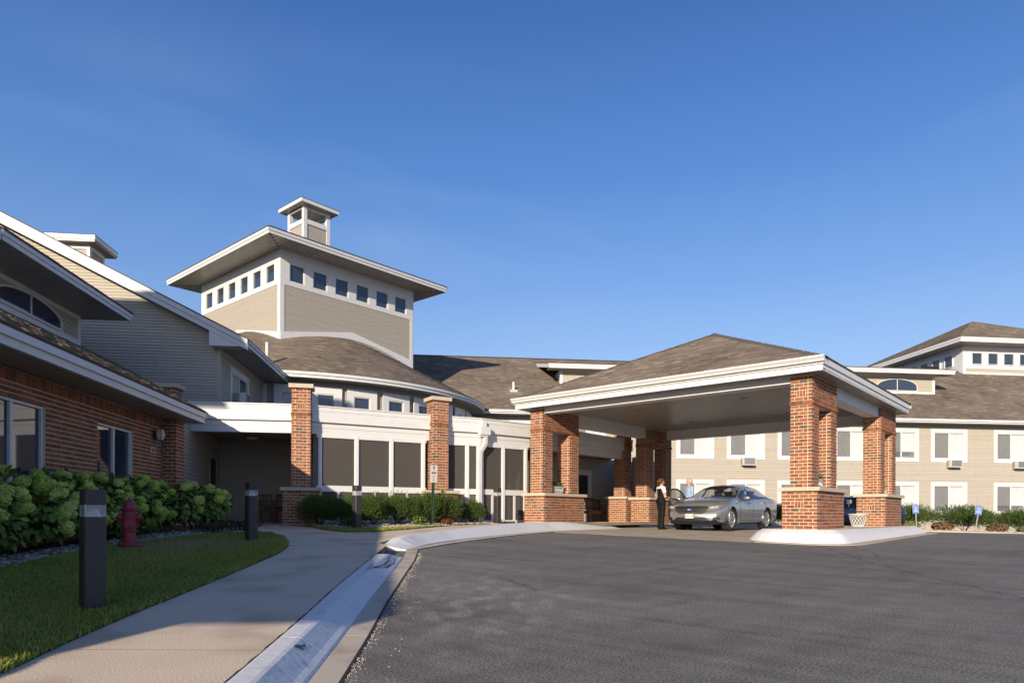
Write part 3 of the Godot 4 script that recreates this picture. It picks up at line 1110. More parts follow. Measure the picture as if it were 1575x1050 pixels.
# ---------------------------------------------------------------- building helpers
func siding(parent: Node, xf: Transform3D, y0: float, y1: float, pitch: float, span: Callable, holes: Array = [], called := "siding_board") -> void:
	# laps of siding on a wall: x along it, y up, z outwards; span(y) -> [x0, x1]
	var mats := [M.siding, M.siding_b, M.siding_c]
	var k := 0
	var y := y0
	while y < y1 - 0.01:
		var h := minf(pitch, y1 - y)
		var r: Array = span.call(y + h * 0.5)
		var runs := [[r[0], r[1]]]
		for q in holes:
			if y + h * 0.5 > q[2] and y + h * 0.5 < q[3]:
				var nxt := []
				for s in runs:
					if q[1] <= s[0] or q[0] >= s[1]:
						nxt.append(s)
						continue
					if q[0] > s[0]:
						nxt.append([s[0], q[0]])
					if q[1] < s[1]:
						nxt.append([q[1], s[1]])
				runs = nxt
		for s in runs:
			if s[1] - s[0] > 0.02:
				part(parent, called, wedge, mats[k % 3], xf * Transform3D(Basis().scaled(Vector3(s[1] - s[0], h, clampf(pitch / 0.12, 0.55, 1.0) * 0.85)), Vector3(s[0], y, 0.0)))
		k += rng.randi_range(1, 2)
		y += pitch

func strip(parent: Node, called: String, material: Material, xf: Transform3D, a: Vector3, b: Vector3) -> MeshInstance3D:
	return obox(parent, called, material, (b - a).abs(), xf * Transform3D(Basis(), (a + b) * 0.5))

func window(parent: Node, xf: Transform3D, w: float, h: float, trim: float, style: int, called := "window") -> Node3D:
	# xf: lower left outer corner of the trim, z outwards. style 0: sliding sash with drawn blinds; 1: blinds part raised; 2: fixed panes painted dark; 3: plain sliders painted dark
	var o := group_part(parent, called, xf)
	var t := Transform3D()
	if trim > 0.0:
		strip(o, "trim", M.white, t, Vector3(0, 0, -0.01), Vector3(w, trim, 0.046))
		strip(o, "trim", M.white, t, Vector3(0, h - trim, -0.01), Vector3(w, h, 0.046))
		strip(o, "trim", M.white, t, Vector3(0, trim, -0.01), Vector3(trim, h - trim, 0.044))
		strip(o, "trim", M.white, t, Vector3(w - trim, trim, -0.01), Vector3(w, h - trim, 0.044))
	var x0 := trim
	var x1 := w - trim
	var y0 := trim
	var y1 := h - trim
	var f := 0.045
	strip(o, "frame", M.white, t, Vector3(x0, y0, -0.07), Vector3(x1, y0 + f, 0.02))
	strip(o, "frame", M.white, t, Vector3(x0, y1 - f, -0.07), Vector3(x1, y1, 0.02))
	strip(o, "frame", M.white, t, Vector3(x0, y0 + f, -0.07), Vector3(x0 + f, y1 - f, 0.018))
	strip(o, "frame", M.white, t, Vector3(x1 - f, y0 + f, -0.07), Vector3(x1, y1 - f, 0.018))
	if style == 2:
		strip(o, "pane", M.painted_dark_glass, t, Vector3(x0 + f, y0 + f, -0.05), Vector3(x1 - f, y1 - f, -0.04))
		return o
	var xm := (x0 + x1) * 0.5
	strip(o, "mullion", M.white, t, Vector3(xm - 0.035, y0 + f, -0.06), Vector3(xm + 0.035, y1 - f, 0.012))
	var glass: Material = M.painted_dark_glass if style == 3 else M.window_glass
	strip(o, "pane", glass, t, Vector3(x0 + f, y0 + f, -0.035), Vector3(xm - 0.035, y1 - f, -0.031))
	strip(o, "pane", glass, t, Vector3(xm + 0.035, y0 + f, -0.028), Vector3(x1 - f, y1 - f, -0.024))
	if style < 2:
		var yb := y0 + f + (0.0 if style == 0 else 0.22 * (y1 - y0))
		strip(o, "blind", M.blind, t, Vector3(x0 + f, yb, -0.085), Vector3(xm - 0.01, y1 - f, -0.078))
		strip(o, "blind", M.blind, t, Vector3(xm + 0.01, yb, -0.085), Vector3(x1 - f, y1 - f, -0.078))
		strip(o, "screen", M.insect_screen, t, Vector3(x0 + f, y0 + f, -0.005), Vector3(xm - 0.035, y1 - f, -0.003))
		var rm := MB.new()
		var z0 := -0.075
		var z1 := -0.70
		rm.quad(Vector3(x0, y0, z1), Vector3(x1, y0, z1), Vector3(x1, y1, z1), Vector3(x0, y1, z1))
		rm.quad(Vector3(x0, y0, z0), Vector3(x1, y0, z0), Vector3(x1, y0, z1), Vector3(x0, y0, z1))
		rm.quad(Vector3(x0, y1, z1), Vector3(x1, y1, z1), Vector3(x1, y1, z0), Vector3(x0, y1, z0))
		rm.quad(Vector3(x0, y0, z0), Vector3(x0, y0, z1), Vector3(x0, y1, z1), Vector3(x0, y1, z0))
		rm.quad(Vector3(x1, y0, z1), Vector3(x1, y0, z0), Vector3(x1, y1, z0), Vector3(x1, y1, z1))
		part(o, "room", rm.done(), M.room_dark)
	return o

func arch_window(parent: Node, xf: Transform3D, w: float, h: float) -> void:
	# low arched light with a centre bar; xf: middle of its sill, z outwards
	var o := group_part(parent, "arched_window", xf)
	var pts := []
	var n := 22
	for i in n + 1:
		var a := PI * i / n
		pts.append(Vector3(cos(a) * w * 0.5, h * 0.32 + sin(a) * h * 0.68, 0))
	var poly := [Vector3(-w * 0.5, 0, 0), Vector3(w * 0.5, 0, 0)]
	for p in pts:
		poly.append(p)
	var b := MB.new()
	b.prism(poly, Vector3(0, 0, -0.02))
	part(o, "pane", b.done(), M.painted_dark_glass, Transform3D(Basis(), Vector3(0, 0, 0.03)))
	var r := MB.new()
	var ring := [Vector3(w * 0.5, 0, 0.035)]
	for p in pts:
		ring.append(p + Vector3(0, 0, 0.035))
	ring.append(Vector3(-w * 0.5, 0, 0.035))
	r.tube(ring, [0.032], 6)
	part(o, "frame", r.done(), M.white)
	bx(o, "mullion", M.white, Vector3(-0.02, 0, 0.02), Vector3(0.02, h, 0.055))
	bx(o, "sill", M.white, Vector3(-w * 0.5 - 0.03, -0.05, 0.0), Vector3(w * 0.5 + 0.03, 0.0, 0.07))

# bricks -------------------------------------------------------------
func brick_colour() -> int:
	var r := rng.randf()
	return 5 if r < 0.075 else (rng.randi() % 5)

func lay_run(list: Array, face: Transform3D, a: float, b: float, y: float, skips: Array, ch := COURSE) -> void:
	# one course along +x of face (z outwards) from a to b
	var x := a
	while x < b - 0.02:
		var e := minf(x + 2.0 * MODULE, b)
		if b - e < 0.03:
			e = b
		var runs := [[x, e]]
		for q in skips:
			if y + ch * 0.5 > q[2] and y + ch * 0.5 < q[3]:
				var nxt := []
				for s in runs:
					if q[1] <= s[0] or q[0] >= s[1]:
						nxt.append(s)
						continue
					if q[0] > s[0]:
						nxt.append([s[0], q[0]])
					if q[1] < s[1]:
						nxt.append([q[1], s[1]])
				runs = nxt
		for s in runs:
			if s[1] - s[0] > 0.03:
				one_brick(list, face, Vector3((s[0] + s[1]) * 0.5, y + ch * 0.5, -0.046 + rng.randf_range(-0.0015, 0.0015)), Vector3(s[1] - s[0] - 0.0145, ch - 0.0165, 0.0925))
		x = e

func one_brick(list: Array, face: Transform3D, at: Vector3, size: Vector3) -> void:
	list.append([face * Transform3D(Basis().scaled(size), at), brick_colour(), face.basis.z])

func soldiers(list: Array, face: Transform3D, a: float, b: float, y: float, h: float, out := 0.0) -> void:
	# upright bricks side by side
	var n := maxi(1, int(round((b - a) / 0.0677)))
	for i in n:
		one_brick(list, face, Vector3(a + (b - a) * (i + 0.5) / n, y + h * 0.5, -0.046 + out), Vector3((b - a) / n - 0.0145, h - 0.0165, 0.0925))

func brick_block(list: Array, lo: Vector3, nx: int, nz: int, courses: int, skips := {}) -> Vector3:
	# running bond on the four sides of a block; lo is its lower corner. skips: face name -> rectangles. Returns the upper corner
	var lx := nx * MODULE
	var lz := nz * MODULE
	var faces := {
		"front": [Transform3D(Basis(), Vector3(lo.x, 0, lo.z + lz)), lx],
		"back": [Transform3D(Basis(Vector3.UP, PI), Vector3(lo.x + lx, 0, lo.z)), lx],
		"right": [Transform3D(Basis(Vector3.UP, PI / 2), Vector3(lo.x + lx, 0, lo.z + lz)), lz],
		"left": [Transform3D(Basis(Vector3.UP, -PI / 2), Vector3(lo.x, 0, lo.z)), lz],
	}
	for k in courses:
		var y := lo.y + k * COURSE
		for f in faces:
			var full: bool = (k % 2 == 0) == (f in ["front", "back"])
			var inset := 0.0 if full else MODULE
			lay_run(list, faces[f][0], inset, faces[f][1] - inset, y, skips.get(f, []))
	for f in skips:
		for q in skips[f]:
			if q.size() == 4:
				soldiers(list, faces[f][0], q[0], q[1], q[2], q[3] - q[2])
	return Vector3(lo.x + lx, lo.y + courses * COURSE, lo.z + lz)

func emit_bricks(parent: Node3D, list: Array, most := 298) -> void:
	var eye := Vector3(0, EYE, 0)
	var g := parent.global_transform
	var order := []
	for i in list.size():
		var p: Vector3 = g * (list[i][0] as Transform3D).origin
		var nn: Vector3 = g.basis * (list[i][2] as Vector3)
		var face := nn.dot((eye - p).normalized())
		order.append([(-face if face > 0.05 else 1.0) / (1.0 + 0.05 * p.distance_to(eye)), i])
	order.sort_custom(func(a, b): return a[0] < b[0])
	var xs := []
	var cs := []
	for k in order.size():
		var q: Array = list[order[k][1]]
		if k < most:
			part(parent, "brick", unit_box, M["brick%d" % q[1]], q[0])
		else:
			xs.append(q[0])
			cs.append(PALETTE[q[1]])
	if xs.size():
		stuff(parent, "bricks", unit_box, M.brick_many, xs, cs)

# roofs --------------------------------------------------------------
var tab_mesh: ArrayMesh
var shingle_noise: FastNoiseLite
func shingle_tone(p: Vector3) -> Color:
	if shingle_noise == null:
		shingle_noise = FastNoiseLite.new()
		shingle_noise.seed = 9
		shingle_noise.frequency = 0.35
		shingle_noise.fractal_octaves = 3
	var v := 1.0 + 0.40 * rng.randf_range(-1, 1) * rng.randf() + 0.35 * shingle_noise.get_noise_3dv(p)
	var c := Color(0.185, 0.146, 0.110) * v
	if rng.randf() < 0.16:
		c = Color(0.255, 0.20, 0.148) * v
	return c

func tab() -> ArrayMesh:
	if tab_mesh == null:
		var b := MB.new()
		b.prism([Vector3(-0.5, 0, 0.0), Vector3(-0.5, 0, 0.013), Vector3(-0.5, 1.1, 0.003), Vector3(-0.5, 1.1, -0.004)], Vector3(1, 0, 0))
		tab_mesh = b.done()
	return tab_mesh

func roof_plane(xs: Array, cs: Array, eave0: Vector3, eave1: Vector3, top1: Vector3, top0: Vector3, expo := 0.145, wid := 0.33, world := Transform3D()) -> void:
	# rows of tabs on the plane eave0-eave1-top1-top0 (outward normal = (eave1-eave0) x (top-eave))
	var ex := (eave1 - eave0).normalized()
	var nn := ex.cross(top0 - eave0).normalized() if top0.distance_to(eave0) > 0.01 else ex.cross(top1 - eave1).normalized()
	var ey := nn.cross(ex).normalized()
	var hgt := maxf(ey.dot(top0 - eave0), ey.dot(top1 - eave0))
	var n := int(hgt / expo)
	for k in n:
		var y := k * expo
		var t := (y + expo * 0.5) / hgt
		var a := ex.dot(eave0.lerp(top0, t) - eave0)
		var b := ex.dot(eave1.lerp(top1, t) - eave0)
		var x := a - rng.randf() * wid
		while x < b:
			var w := wid * rng.randf_range(0.55, 1.25)
			var s0 := maxf(x, a)
			var s1 := minf(x + w, b)
			x += w
			if s1 - s0 < 0.02:
				continue
			var o := eave0 + ex * (s0 + s1) * 0.5 + ey * y + nn * 0.006
			xs.append(Transform3D(Basis(ex * (s1 - s0 - 0.004), ey * expo, nn * rng.randf_range(0.7, 1.5)), o))
			cs.append(shingle_tone(world * o))

func deck(parent: Node, pts: Array, thick := 0.05, called := "roof_deck") -> void:
	var b := MB.new()
	var nn: Vector3 = (pts[1] - pts[0]).cross(pts[2] - pts[0]).normalized()
	b.prism(pts, -nn * thick)
	part(parent, called, b.done(), M.roof_deck)

func planks(parent: Node, called: String, material: Material, a: Vector3, along: Vector3, across: Vector3, pitch: float, gap := 0.018, thick := 0.03) -> void:
	# boards lying in a horizontal field: they run 'along', repeat 'across'
	var n := int(round(across.length() / pitch))
	var u := along.normalized()
	var w := across.normalized()
	for i in n:
		var c := a + along * 0.5 + w * (across.length() * (i + 0.5) / n) + Vector3(0, thick * 0.5, 0)
		obox(parent, called, material, Vector3(along.length(), thick, across.length() / n - gap), Transform3D(Basis(u, Vector3.UP, u.cross(Vector3.UP)), c))

func pipe(parent: Node, called: String, material: Material, path: Array, radius: float, seg := 10) -> MeshInstance3D:
	var b := MB.new()
	b.tube(path, [radius], seg)
	return part(parent, called, b.done(), material)

# ---------------------------------------------------------------- the long two-storey wing at the back
func build_main_wing() -> void:
	var o := thing("two_storey_wing", "long tan two-storey wing with white windows behind the portico", "building", W(-1.267, 36.76, 0.0), ANG_A)
	var u0 := -7.0
	var u1 := 48.0
	var zw := -0.75
	bx(o, "wall_core", M.siding, Vector3(u0, -1.6, zw - 1.0), Vector3(u1, 5.5, zw - 0.72))
	var cols := [[1.2, 3.45], [4.4, 6.65], [10.72, 12.95], [13.72, 16.0], [16.78, 19.0], [20.2, 22.4], [23.35, 25.58], [26.36, 28.7], [30.45, 32.7], [33.5, 35.75]]
	var holes := []
	for c in cols:
		holes.append([c[0] + 0.05, c[1] - 0.05, 3.27, 5.14])
		holes.append([c[0] + 0.05, c[1] - 0.05, 0.12, 1.98])
	siding(o, Transform3D(Basis(), Vector3(0, 0, zw)), -1.1, 5.45, 0.130, func(_y): return [u0, u1], holes)
	var styles := [0, 0, 0, 0, 0, 0, 1, 0, 0, 0]
	for i in cols.size():
		var c: Array = cols[i]
		window(o, Transform3D(Basis(), Vector3(c[0], 3.216, zw)), c[1] - c[0], 1.973, 0.20, styles[i])
		window(o, Transform3D(Basis(), Vector3(c[0], 0.075, zw)), c[1] - c[0], 1.955, 0.20, 1 if i in [3, 8] else 0)
	# eave
	bx(o, "fascia", M.white, Vector3(-1.0, 5.45, -0.02), Vector3(u1, 5.56, 0.02))
	bx(o, "gutter", M.white, Vector3(0.0, 5.53, -0.02), Vector3(u1, 5.655, 0.10))
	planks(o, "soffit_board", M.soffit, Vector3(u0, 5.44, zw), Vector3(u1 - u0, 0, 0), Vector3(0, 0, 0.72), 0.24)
	# roof
	var ridge_h := 10.79
	var ridge_z := -10.2
	deck(o, [Vector3(u0 - 6, 5.66, 0.06), Vector3(u1, 5.66, 0.06), Vector3(u1, ridge_h, ridge_z), Vector3(u0 - 6, ridge_h, ridge_z)])
	deck(o, [Vector3(u1, 5.66, ridge_z * 2.0), Vector3(u0 - 6, 5.66, ridge_z * 2.0), Vector3(u0 - 6, ridge_h, ridge_z), Vector3(u1, ridge_h, ridge_z)])
	bx(o, "wall_core", M.siding, Vector3(u0, -1.6, ridge_z * 2.0 + 0.9), Vector3(u1, 5.6, ridge_z * 2.0 + 0.8))
	bx(o, "ridge_cap", M.roof_edge, Vector3(u0 - 6, ridge_h - 0.02, ridge_z - 0.13), Vector3(u1, ridge_h + 0.03, ridge_z + 0.13))
	var xs := []
	var cs := []
	roof_plane(xs, cs, Vector3(-7.0, 5.665, 0.06), Vector3(40.0, 5.665, 0.06), Vector3(40.0, ridge_h, ridge_z), Vector3(-7.0, ridge_h, ridge_z), 0.145, 0.36, o.global_transform)
	# vent pipes
	pipe(o, "vent_pipe", M.plastic_white, [Vector3(1.68, 7.1, -3.03), Vector3(1.68, 7.75, -3.03)], 0.075)
	bx(o, "vent_flashing", M.galvanised, Vector3(1.45, 7.12, -3.25), Vector3(1.91, 7.28, -2.85))
	bx(o, "roof_vent", M.black, Vector3(33.1, 10.7, -10.4), Vector3(34.1, 11.05, -9.8))
	shed_dormer(o, 4.67, 10.2, -4.37, 7.85, 8.78, xs, cs, 0.0)
	shed_dormer(o, 24.25 - 1.35, 29.56, -4.52, 7.93, 9.12, xs, cs, 26.9)
	# square lantern tower on the right
	var cu := 41.0
	var cz := -14.8
	var hw := 5.1
	var tw := group_part(o, "roof_tower", Transform3D(Basis(), Vector3(cu, 0, cz)))
	bx(tw, "wall", M.white, Vector3(-hw, 9.0, -hw), Vector3(hw, 12.7, hw))
	siding(tw, Transform3D(Basis(), Vector3(-hw, 0, hw + 0.012)), 10.72, 10.98, 0.13, func(_y): return [0.25, 10.0])
	bx(tw, "base_trim", M.white, Vector3(-hw - 0.02, 10.45, hw), Vector3(hw + 0.02, 10.70, hw + 0.04))
	for i in 7:
		var x := -4.43 + i * 1.29
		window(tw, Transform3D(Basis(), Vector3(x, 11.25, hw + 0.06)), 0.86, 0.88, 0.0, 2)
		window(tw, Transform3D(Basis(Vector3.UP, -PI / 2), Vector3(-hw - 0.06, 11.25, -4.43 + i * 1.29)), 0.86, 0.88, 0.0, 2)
	hip_cap(tw, 6.3, 12.62, 12.96, 3.05, hw, xs, cs, Vector3(cu, 0, cz))
	stuff(o, "shingles", tab(), M.shingle_many, xs, cs)

func hip_cap(tw: Node3D, he: float, y0: float, y1: float, rise: float, hw: float, xs: Array, cs: Array, off: Vector3) -> void:
	# square eave with fascia, soffit boards and a pyramid roof, about the y axis of tw
	for k in 4:
		var t := Transform3D(Basis(Vector3.UP, k * PI / 2), Vector3.ZERO)
		strip(tw, "fascia", M.white, t, Vector3(-he, y0, he - 0.03), Vector3(he, (y0 + y1) * 0.5, he - 0.001))
		strip(tw, "fascia", M.white, t, Vector3(-he - 0.03, (y0 + y1) * 0.5, he - 0.03), Vector3(he + 0.03, y1, he + 0.03))
		strip(tw, "drip_edge", M.roof_edge, t, Vector3(-he - 0.05, y1, he - 0.05), Vector3(he + 0.05, y1 + 0.025, he + 0.05))
		# soffit boards run across the overhang
		var n := int(he * 2.0 / 0.22)
		for i in n:
			var x := -he + he * 2.0 * (i + 0.5) / n
			var inner := maxf(hw, absf(x))
			if he - inner > 0.05:
				strip(tw, "soffit_board", M.soffit, t, Vector3(x - he / n + 0.011, y0 + 0.005, inner), Vector3(x + he / n - 0.011, y0 + 0.035, he - 0.03))
		var a := t * Vector3(-he - 0.04, y1 + 0.02, he + 0.04)
		var b := t * Vector3(he + 0.04, y1 + 0.02, he + 0.04)
		var apex := Vector3(0, y1 + rise, 0)
		deck(tw, [a, b, apex], 0.04)
		roof_plane(xs, cs, a + off, b + off, apex + off, apex + off, 0.145, 0.34)

func shed_dormer(o: Node3D, ua: float, ub: float, z: float, yb: float, ys: float, xs: Array, cs: Array, arch: float, over_ := 0.8, depth := 5.0) -> void:
	# low dormer: siding wall at z facing +z from yb to ys, wide flat-looking roof with soffit
	var d := group_part(o, "dormer")
	var t := Transform3D(Basis(), Vector3(0, 0, z))
	bx(d, "wall_core", M.siding, Vector3(ua + 0.05, yb - 0.4, z - depth), Vector3(ub - 0.05, ys + 0.1, z - 0.02))
	siding(d, t, yb, ys, 0.117, func(_y): return [ua + 0.1, ub - 0.1])
	for x in [ua, ub - 0.17]:
		strip(d, "corner_trim", M.white, t, Vector3(x, yb - 0.05, -0.05), Vector3(x + 0.17, ys, 0.035))
	strip(d, "base_trim", M.white, t, Vector3(ua, yb - 0.02, -0.03), Vector3(ub, yb + 0.16, 0.04))
	strip(d, "frieze", M.white, t, Vector3(ua, ys - 0.06, -0.03), Vector3(ub, ys, 0.03))
	if arch != 0.0:
		arch_window(d, Transform3D(Basis(), Vector3(arch, yb + 0.22, z + 0.02)), 2.8, (ys - yb) * 0.62)
	var ea := ua - over_
	var eb := ub + over_
	var ze := z + over_
	strip(d, "fascia", M.white, Transform3D(), Vector3(ea, ys, ze - 0.03), Vector3(eb, ys + 0.13, ze))
	strip(d, "fascia", M.white, Transform3D(), Vector3(ea - 0.02, ys + 0.13, ze - 0.03), Vector3(eb + 0.02, ys + 0.28, ze + 0.03))
	planks(d, "soffit_board", M.soffit, Vector3(ea, ys + 0.005, z), Vector3(0, 0, over_ - 0.03), Vector3(eb - ea, 0, 0), 0.24)
	var sl := 0.22
	var back := z - depth
	for x in [ea, eb - 0.03]:
		var b := MB.new()
		b.prism([Vector3(x, ys, ze), Vector3(x, ys + 0.28, ze), Vector3(x, ys + 0.28 + (ze - back) * sl, back), Vector3(x, ys + (ze - back) * sl, back)], Vector3(0.03, 0, 0))
		part(d, "rake_fascia", b.done(), M.white)
	var p := [Vector3(ea - 0.03, ys + 0.29, ze + 0.05), Vector3(eb + 0.03, ys + 0.29, ze + 0.05), Vector3(eb + 0.03, ys + 0.29 + (ze + 0.05 - back) * sl, back), Vector3(ea - 0.03, ys + 0.29 + (ze + 0.05 - back) * sl, back)]
	deck(d, p, 0.03)
	roof_plane(xs, cs, p[0] + Vector3(0, 0.003, 0), p[1] + Vector3(0, 0.003, 0), p[2], p[3], 0.145, 0.34, o.global_transform)

# ---------------------------------------------------------------- round hall with its tower
func build_rotunda() -> void:
	var o := thing("round_hall", "tan round hall with curved shingle roof and square clerestory tower", "building", W(-11.49, 36.91, 0.0))
	var R := 9.98
	var Rw := 9.2
	var He := 5.70
	var pol := func(r: float, a: float, y: float) -> Vector3:
		return Vector3(r * sin(a), y, r * cos(a))   # a = 0 faces the camera, positive to the right
	var A0 := deg_to_rad(-60.0)
	var A1 := deg_to_rad(130.0)
	# wall laps: one curved board per course
	var y := 2.2
	var mats := [M.siding, M.siding_b, M.siding_c]
	var k := 0
	while y < 5.5:
		var b := MB.new()
		var prof := [Vector2(0.030, 0.0), Vector2(0.003, 0.113)]
		b.grid(60, 1, func(i, j):
			var a := lerpf(A0, A1, i / 60.0)
			return pol.call(Rw + prof[j].x, a, y + prof[j].y))
		b.grid(60, 1, func(i, j):
			var a := lerpf(A0, A1, i / 60.0)
			return pol.call(Rw - 0.02 + 0.050 * j, a, y))
		part(o, "siding_board", b.done(), mats[k % 3])
		k += 1
		y += 0.112
	var core := MB.new()
	core.grid(60, 1, func(i, j): return pol.call(Rw - 0.03, lerpf(A0, A1, i / 60.0), 1.5 + 4.0 * j))
	part(o, "wall_core", core.done(), M.siding)
	# windows round the wall
	for w in [[2.0, 9.3], [10.9, 18.0], [19.5, 27.7], [28.9, 37.2], [38.8, 47.4], [48.9, 57.2], [58.6, 66.8], [68.2, 76.4], [77.8, 86.0]]:
		var am := deg_to_rad((w[0] + w[1]) * 0.5)
		var half := Rw * deg_to_rad(w[1] - w[0]) * 0.5
		var xf := Transform3D(Basis(Vector3.UP, am), pol.call(Rw + 0.085, am, 3.55)) * Transform3D(Basis(), Vector3(-half, 0, 0))
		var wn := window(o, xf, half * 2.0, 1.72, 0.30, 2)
		strip(wn, "sill", M.white, Transform3D(), Vector3(-0.03, -0.06, 0.0), Vector3(half * 2.0 + 0.03, 0.0, 0.08))
	# eave
	for q in [[R - 0.03, R, He - 0.22, He - 0.10], [R - 0.03, R + 0.05, He - 0.10, He + 0.02]]:
		var f := MB.new()
		f.grid(90, 1, func(i, j): return pol.call(q[1], lerpf(A0, A1, i / 90.0), lerpf(q[2], q[3], j)))
		f.grid(90, 1, func(i, j): return pol.call(lerpf(q[0], q[1], j), lerpf(A0, A1, i / 90.0), q[2]))
		part(o, "fascia", f.done(), M.white)
	var ns := 150
	for i in ns:
		var a := lerpf(deg_to_rad(-15.0), deg_to_rad(110.0), (i + 0.5) / ns)
		var wd := R * deg_to_rad(125.0) / ns - 0.01
		obox(o, "soffit_board", M.soffit, Vector3(wd, 0.015, R - Rw), Transform3D(Basis(Vector3.UP, a), pol.call((R + Rw) * 0.5 - 0.02, a, He - 0.21)))
	# conical roof
	var sl := 0.512
	var dk := MB.new()
	dk.grid(72, 1, func(i, j): return pol.call(lerpf(R + 0.04, 1.0, j), TAU * i / 72.0, He + 0.02 + sl * (R - 1.0) * j))
	part(o, "roof_deck", dk.done(), M.roof_deck)
	part(o, "drip_edge", ring_mesh(R + 0.055, He + 0.02, 0.02, A0, A1), M.roof_edge)
	var xs := []
	var cs := []
	var expo := 0.145
	var up := Vector2(1.0, sl).normalized()
	var rows := int((R - 3.0) / (expo * up.x))
	for j in rows:
		var r := R + 0.05 - j * expo * up.x
		var a := deg_to_rad(-25.0) - rng.randf() * 0.03
		while a < deg_to_rad(120.0):
			var w := 0.33 * rng.randf_range(0.6, 1.25)
			var am := a + w * 0.5 / r
			a += w / r
			var ex := Vector3(cos(am), 0, -sin(am))
			var ey := Vector3(-sin(am) * up.x, up.y, -cos(am) * up.x)
			var nn := ex.cross(ey)
			var p: Vector3 = pol.call(r, am, He + 0.03 + sl * (R - r)) + nn * 0.008
			xs.append(Transform3D(Basis(ex * (w - 0.004), ey * expo, nn * rng.randf_range(0.7, 1.5)), p))
			cs.append(shingle_tone(o.position + p))
	# the square tower, turned like the portico
	var tw := group_part(o, "tower", Transform3D(Basis(Vector3.UP, ANG_B), Vector3(0.38, 0, -0.16)))
	var h := 3.975
	bx(tw, "wall_core", M.white, Vector3(-h + 0.05, 6.0, -h + 0.05), Vector3(h - 0.05, 12.3, h - 0.05))
	for f in 4:
		var t := Transform3D(Basis(Vector3.UP, f * PI / 2), Vector3.ZERO) * Transform3D(Basis(), Vector3(-h, 0, h))
		var seen: bool = f == 0 or f == 3
		strip(tw, "corner_trim", M.white, t, Vector3(-0.02, 6.9, -0.05), Vector3(0.2, 10.62, 0.03))
		strip(tw, "corner_trim", M.white, t, Vector3(2 * h - 0.2, 6.9, -0.05), Vector3(2 * h, 10.62, 0.03))
		if seen:
			siding(tw, t, 7.3, 10.62, 0.077, func(_y): return [0.2, 2 * h - 0.2])
		# trim that rides over the roof
		for s in 2:
			var pts := []
			for i in 7:
				var x := lerpf(0.0, h, i / 6.0) if s == 0 else lerpf(h, 2 * h, i / 6.0)
				var r := Vector2(x - h, h).length()
				pts.append(Vector3(x, He + sl * (R - r) + 0.05, 0.0))
			var poly := []
			for p in pts:
				poly.append(t * (p + Vector3(0, -0.06, 0.045)))
			var ya := 8.38 if s == 0 else 9.14
			var yz := 9.14 if s == 0 else 8.38
			poly.append(t * Vector3(pts[6].x, yz, 0.045))
			poly.append(t * Vector3(pts[0].x, ya, 0.045))
			var b := MB.new()
			b.prism(poly, -(t.basis.z) * 0.06)
			part(tw, "base_trim", b.done(), M.white)
		# clerestory band with six lights
		strip(tw, "band", M.white, t, Vector3(-0.02, 10.60, -0.05), Vector3(2 * h, 10.80, 0.035))
		strip(tw, "band", M.white, t, Vector3(-0.02, 11.66, -0.05), Vector3(2 * h, 12.22, 0.035))
		for i in 7:
			var x := -0.02 if i == 0 else 0.46 + (i - 1) * 1.245 + 0.80
			var e := 2 * h if i == 6 else 0.46 + i * 1.245
			strip(tw, "band", M.white, t, Vector3(x, 10.80, -0.05), Vector3(e, 11.66, 0.034))
		if seen:
			for i in 6:
				window(tw, t * Transform3D(Basis(), Vector3(0.46 + i * 1.245, 10.80, 0.0)), 0.80, 0.86, 0.0, 2)
	var hx := []
	var hc := []
	hip_cap(tw, 5.275, 12.2, 12.46, 2.1, h, hx, hc, Vector3.ZERO)
	for i in hx.size():
		xs.append(tw.transform * hx[i])
		cs.append(hc[i])
	stuff(o, "shingles", tab(), M.shingle_many, xs, cs)
	# lantern on top
	var q := 0.80
	for f in 4:
		var t := Transform3D(Basis(Vector3.UP, f * PI / 2), Vector3.ZERO) * Transform3D(Basis(), Vector3(-q, 0, q))
		strip(tw, "lantern_post", M.white, t, Vector3(0, 13.6, -0.2), Vector3(0.2, 16.25, 0.0))
		strip(tw, "lantern_rail", M.white, t, Vector3(0.2, 13.7, -0.08), Vector3(1.4, 14.35, -0.01))
		strip(tw, "lantern_rail", M.white, t, Vector3(0.2, 15.35, -0.08), Vector3(1.4, 15.58, -0.01))
		strip(tw, "lantern_rail", M.white, t, Vector3(0.2, 16.12, -0.08), Vector3(1.4, 16.25, -0.01))
		strip(tw, "lantern_wall", M.siding, t, Vector3(0.2, 14.35, -0.07), Vector3(1.4, 15.35, -0.05))
		siding(tw, t * Transform3D(Basis(), Vector3(0, 0, -0.05)), 14.35, 15.35, 0.077, func(_y): return [0.2, 1.4], [], "lantern_board")
	bx(tw, "lantern_ceiling", M.soffit, Vector3(-0.79, 16.2, -0.79), Vector3(0.79, 16.24, 0.79))
	bx(tw, "lantern_floor", M.soffit, Vector3(-0.79, 15.3, -0.79), Vector3(0.79, 15.34, 0.79))
	bx(tw, "lantern_eave", M.white, Vector3(-1.15, 16.26, -1.15), Vector3(1.15, 16.45, 1.15))
	bx(tw, "lantern_soffit", M.soffit, Vector3(-1.12, 16.245, -1.12), Vector3(1.12, 16.258, 1.12))
	var rf := MB.new()
	for f in 4:
		var t := Transform3D(Basis(Vector3.UP, f * PI / 2), Vector3.ZERO)
		rf.tri(t * Vector3(-1.18, 16.45, 1.18), t * Vector3(1.18, 16.45, 1.18), Vector3(0, 16.8, 0))
	part(tw, "lantern_roof", rf.done(), M.roof_edge)

func ring_mesh(r: float, y: float, hgt: float, a0: float, a1: float) -> ArrayMesh:
	var b := MB.new()
	b.grid(90, 1, func(i, j):
		var a := lerpf(a0, a1, i / 90.0)
		return Vector3(r * sin(a), y + hgt * j, r * cos(a)))
	return b.done()

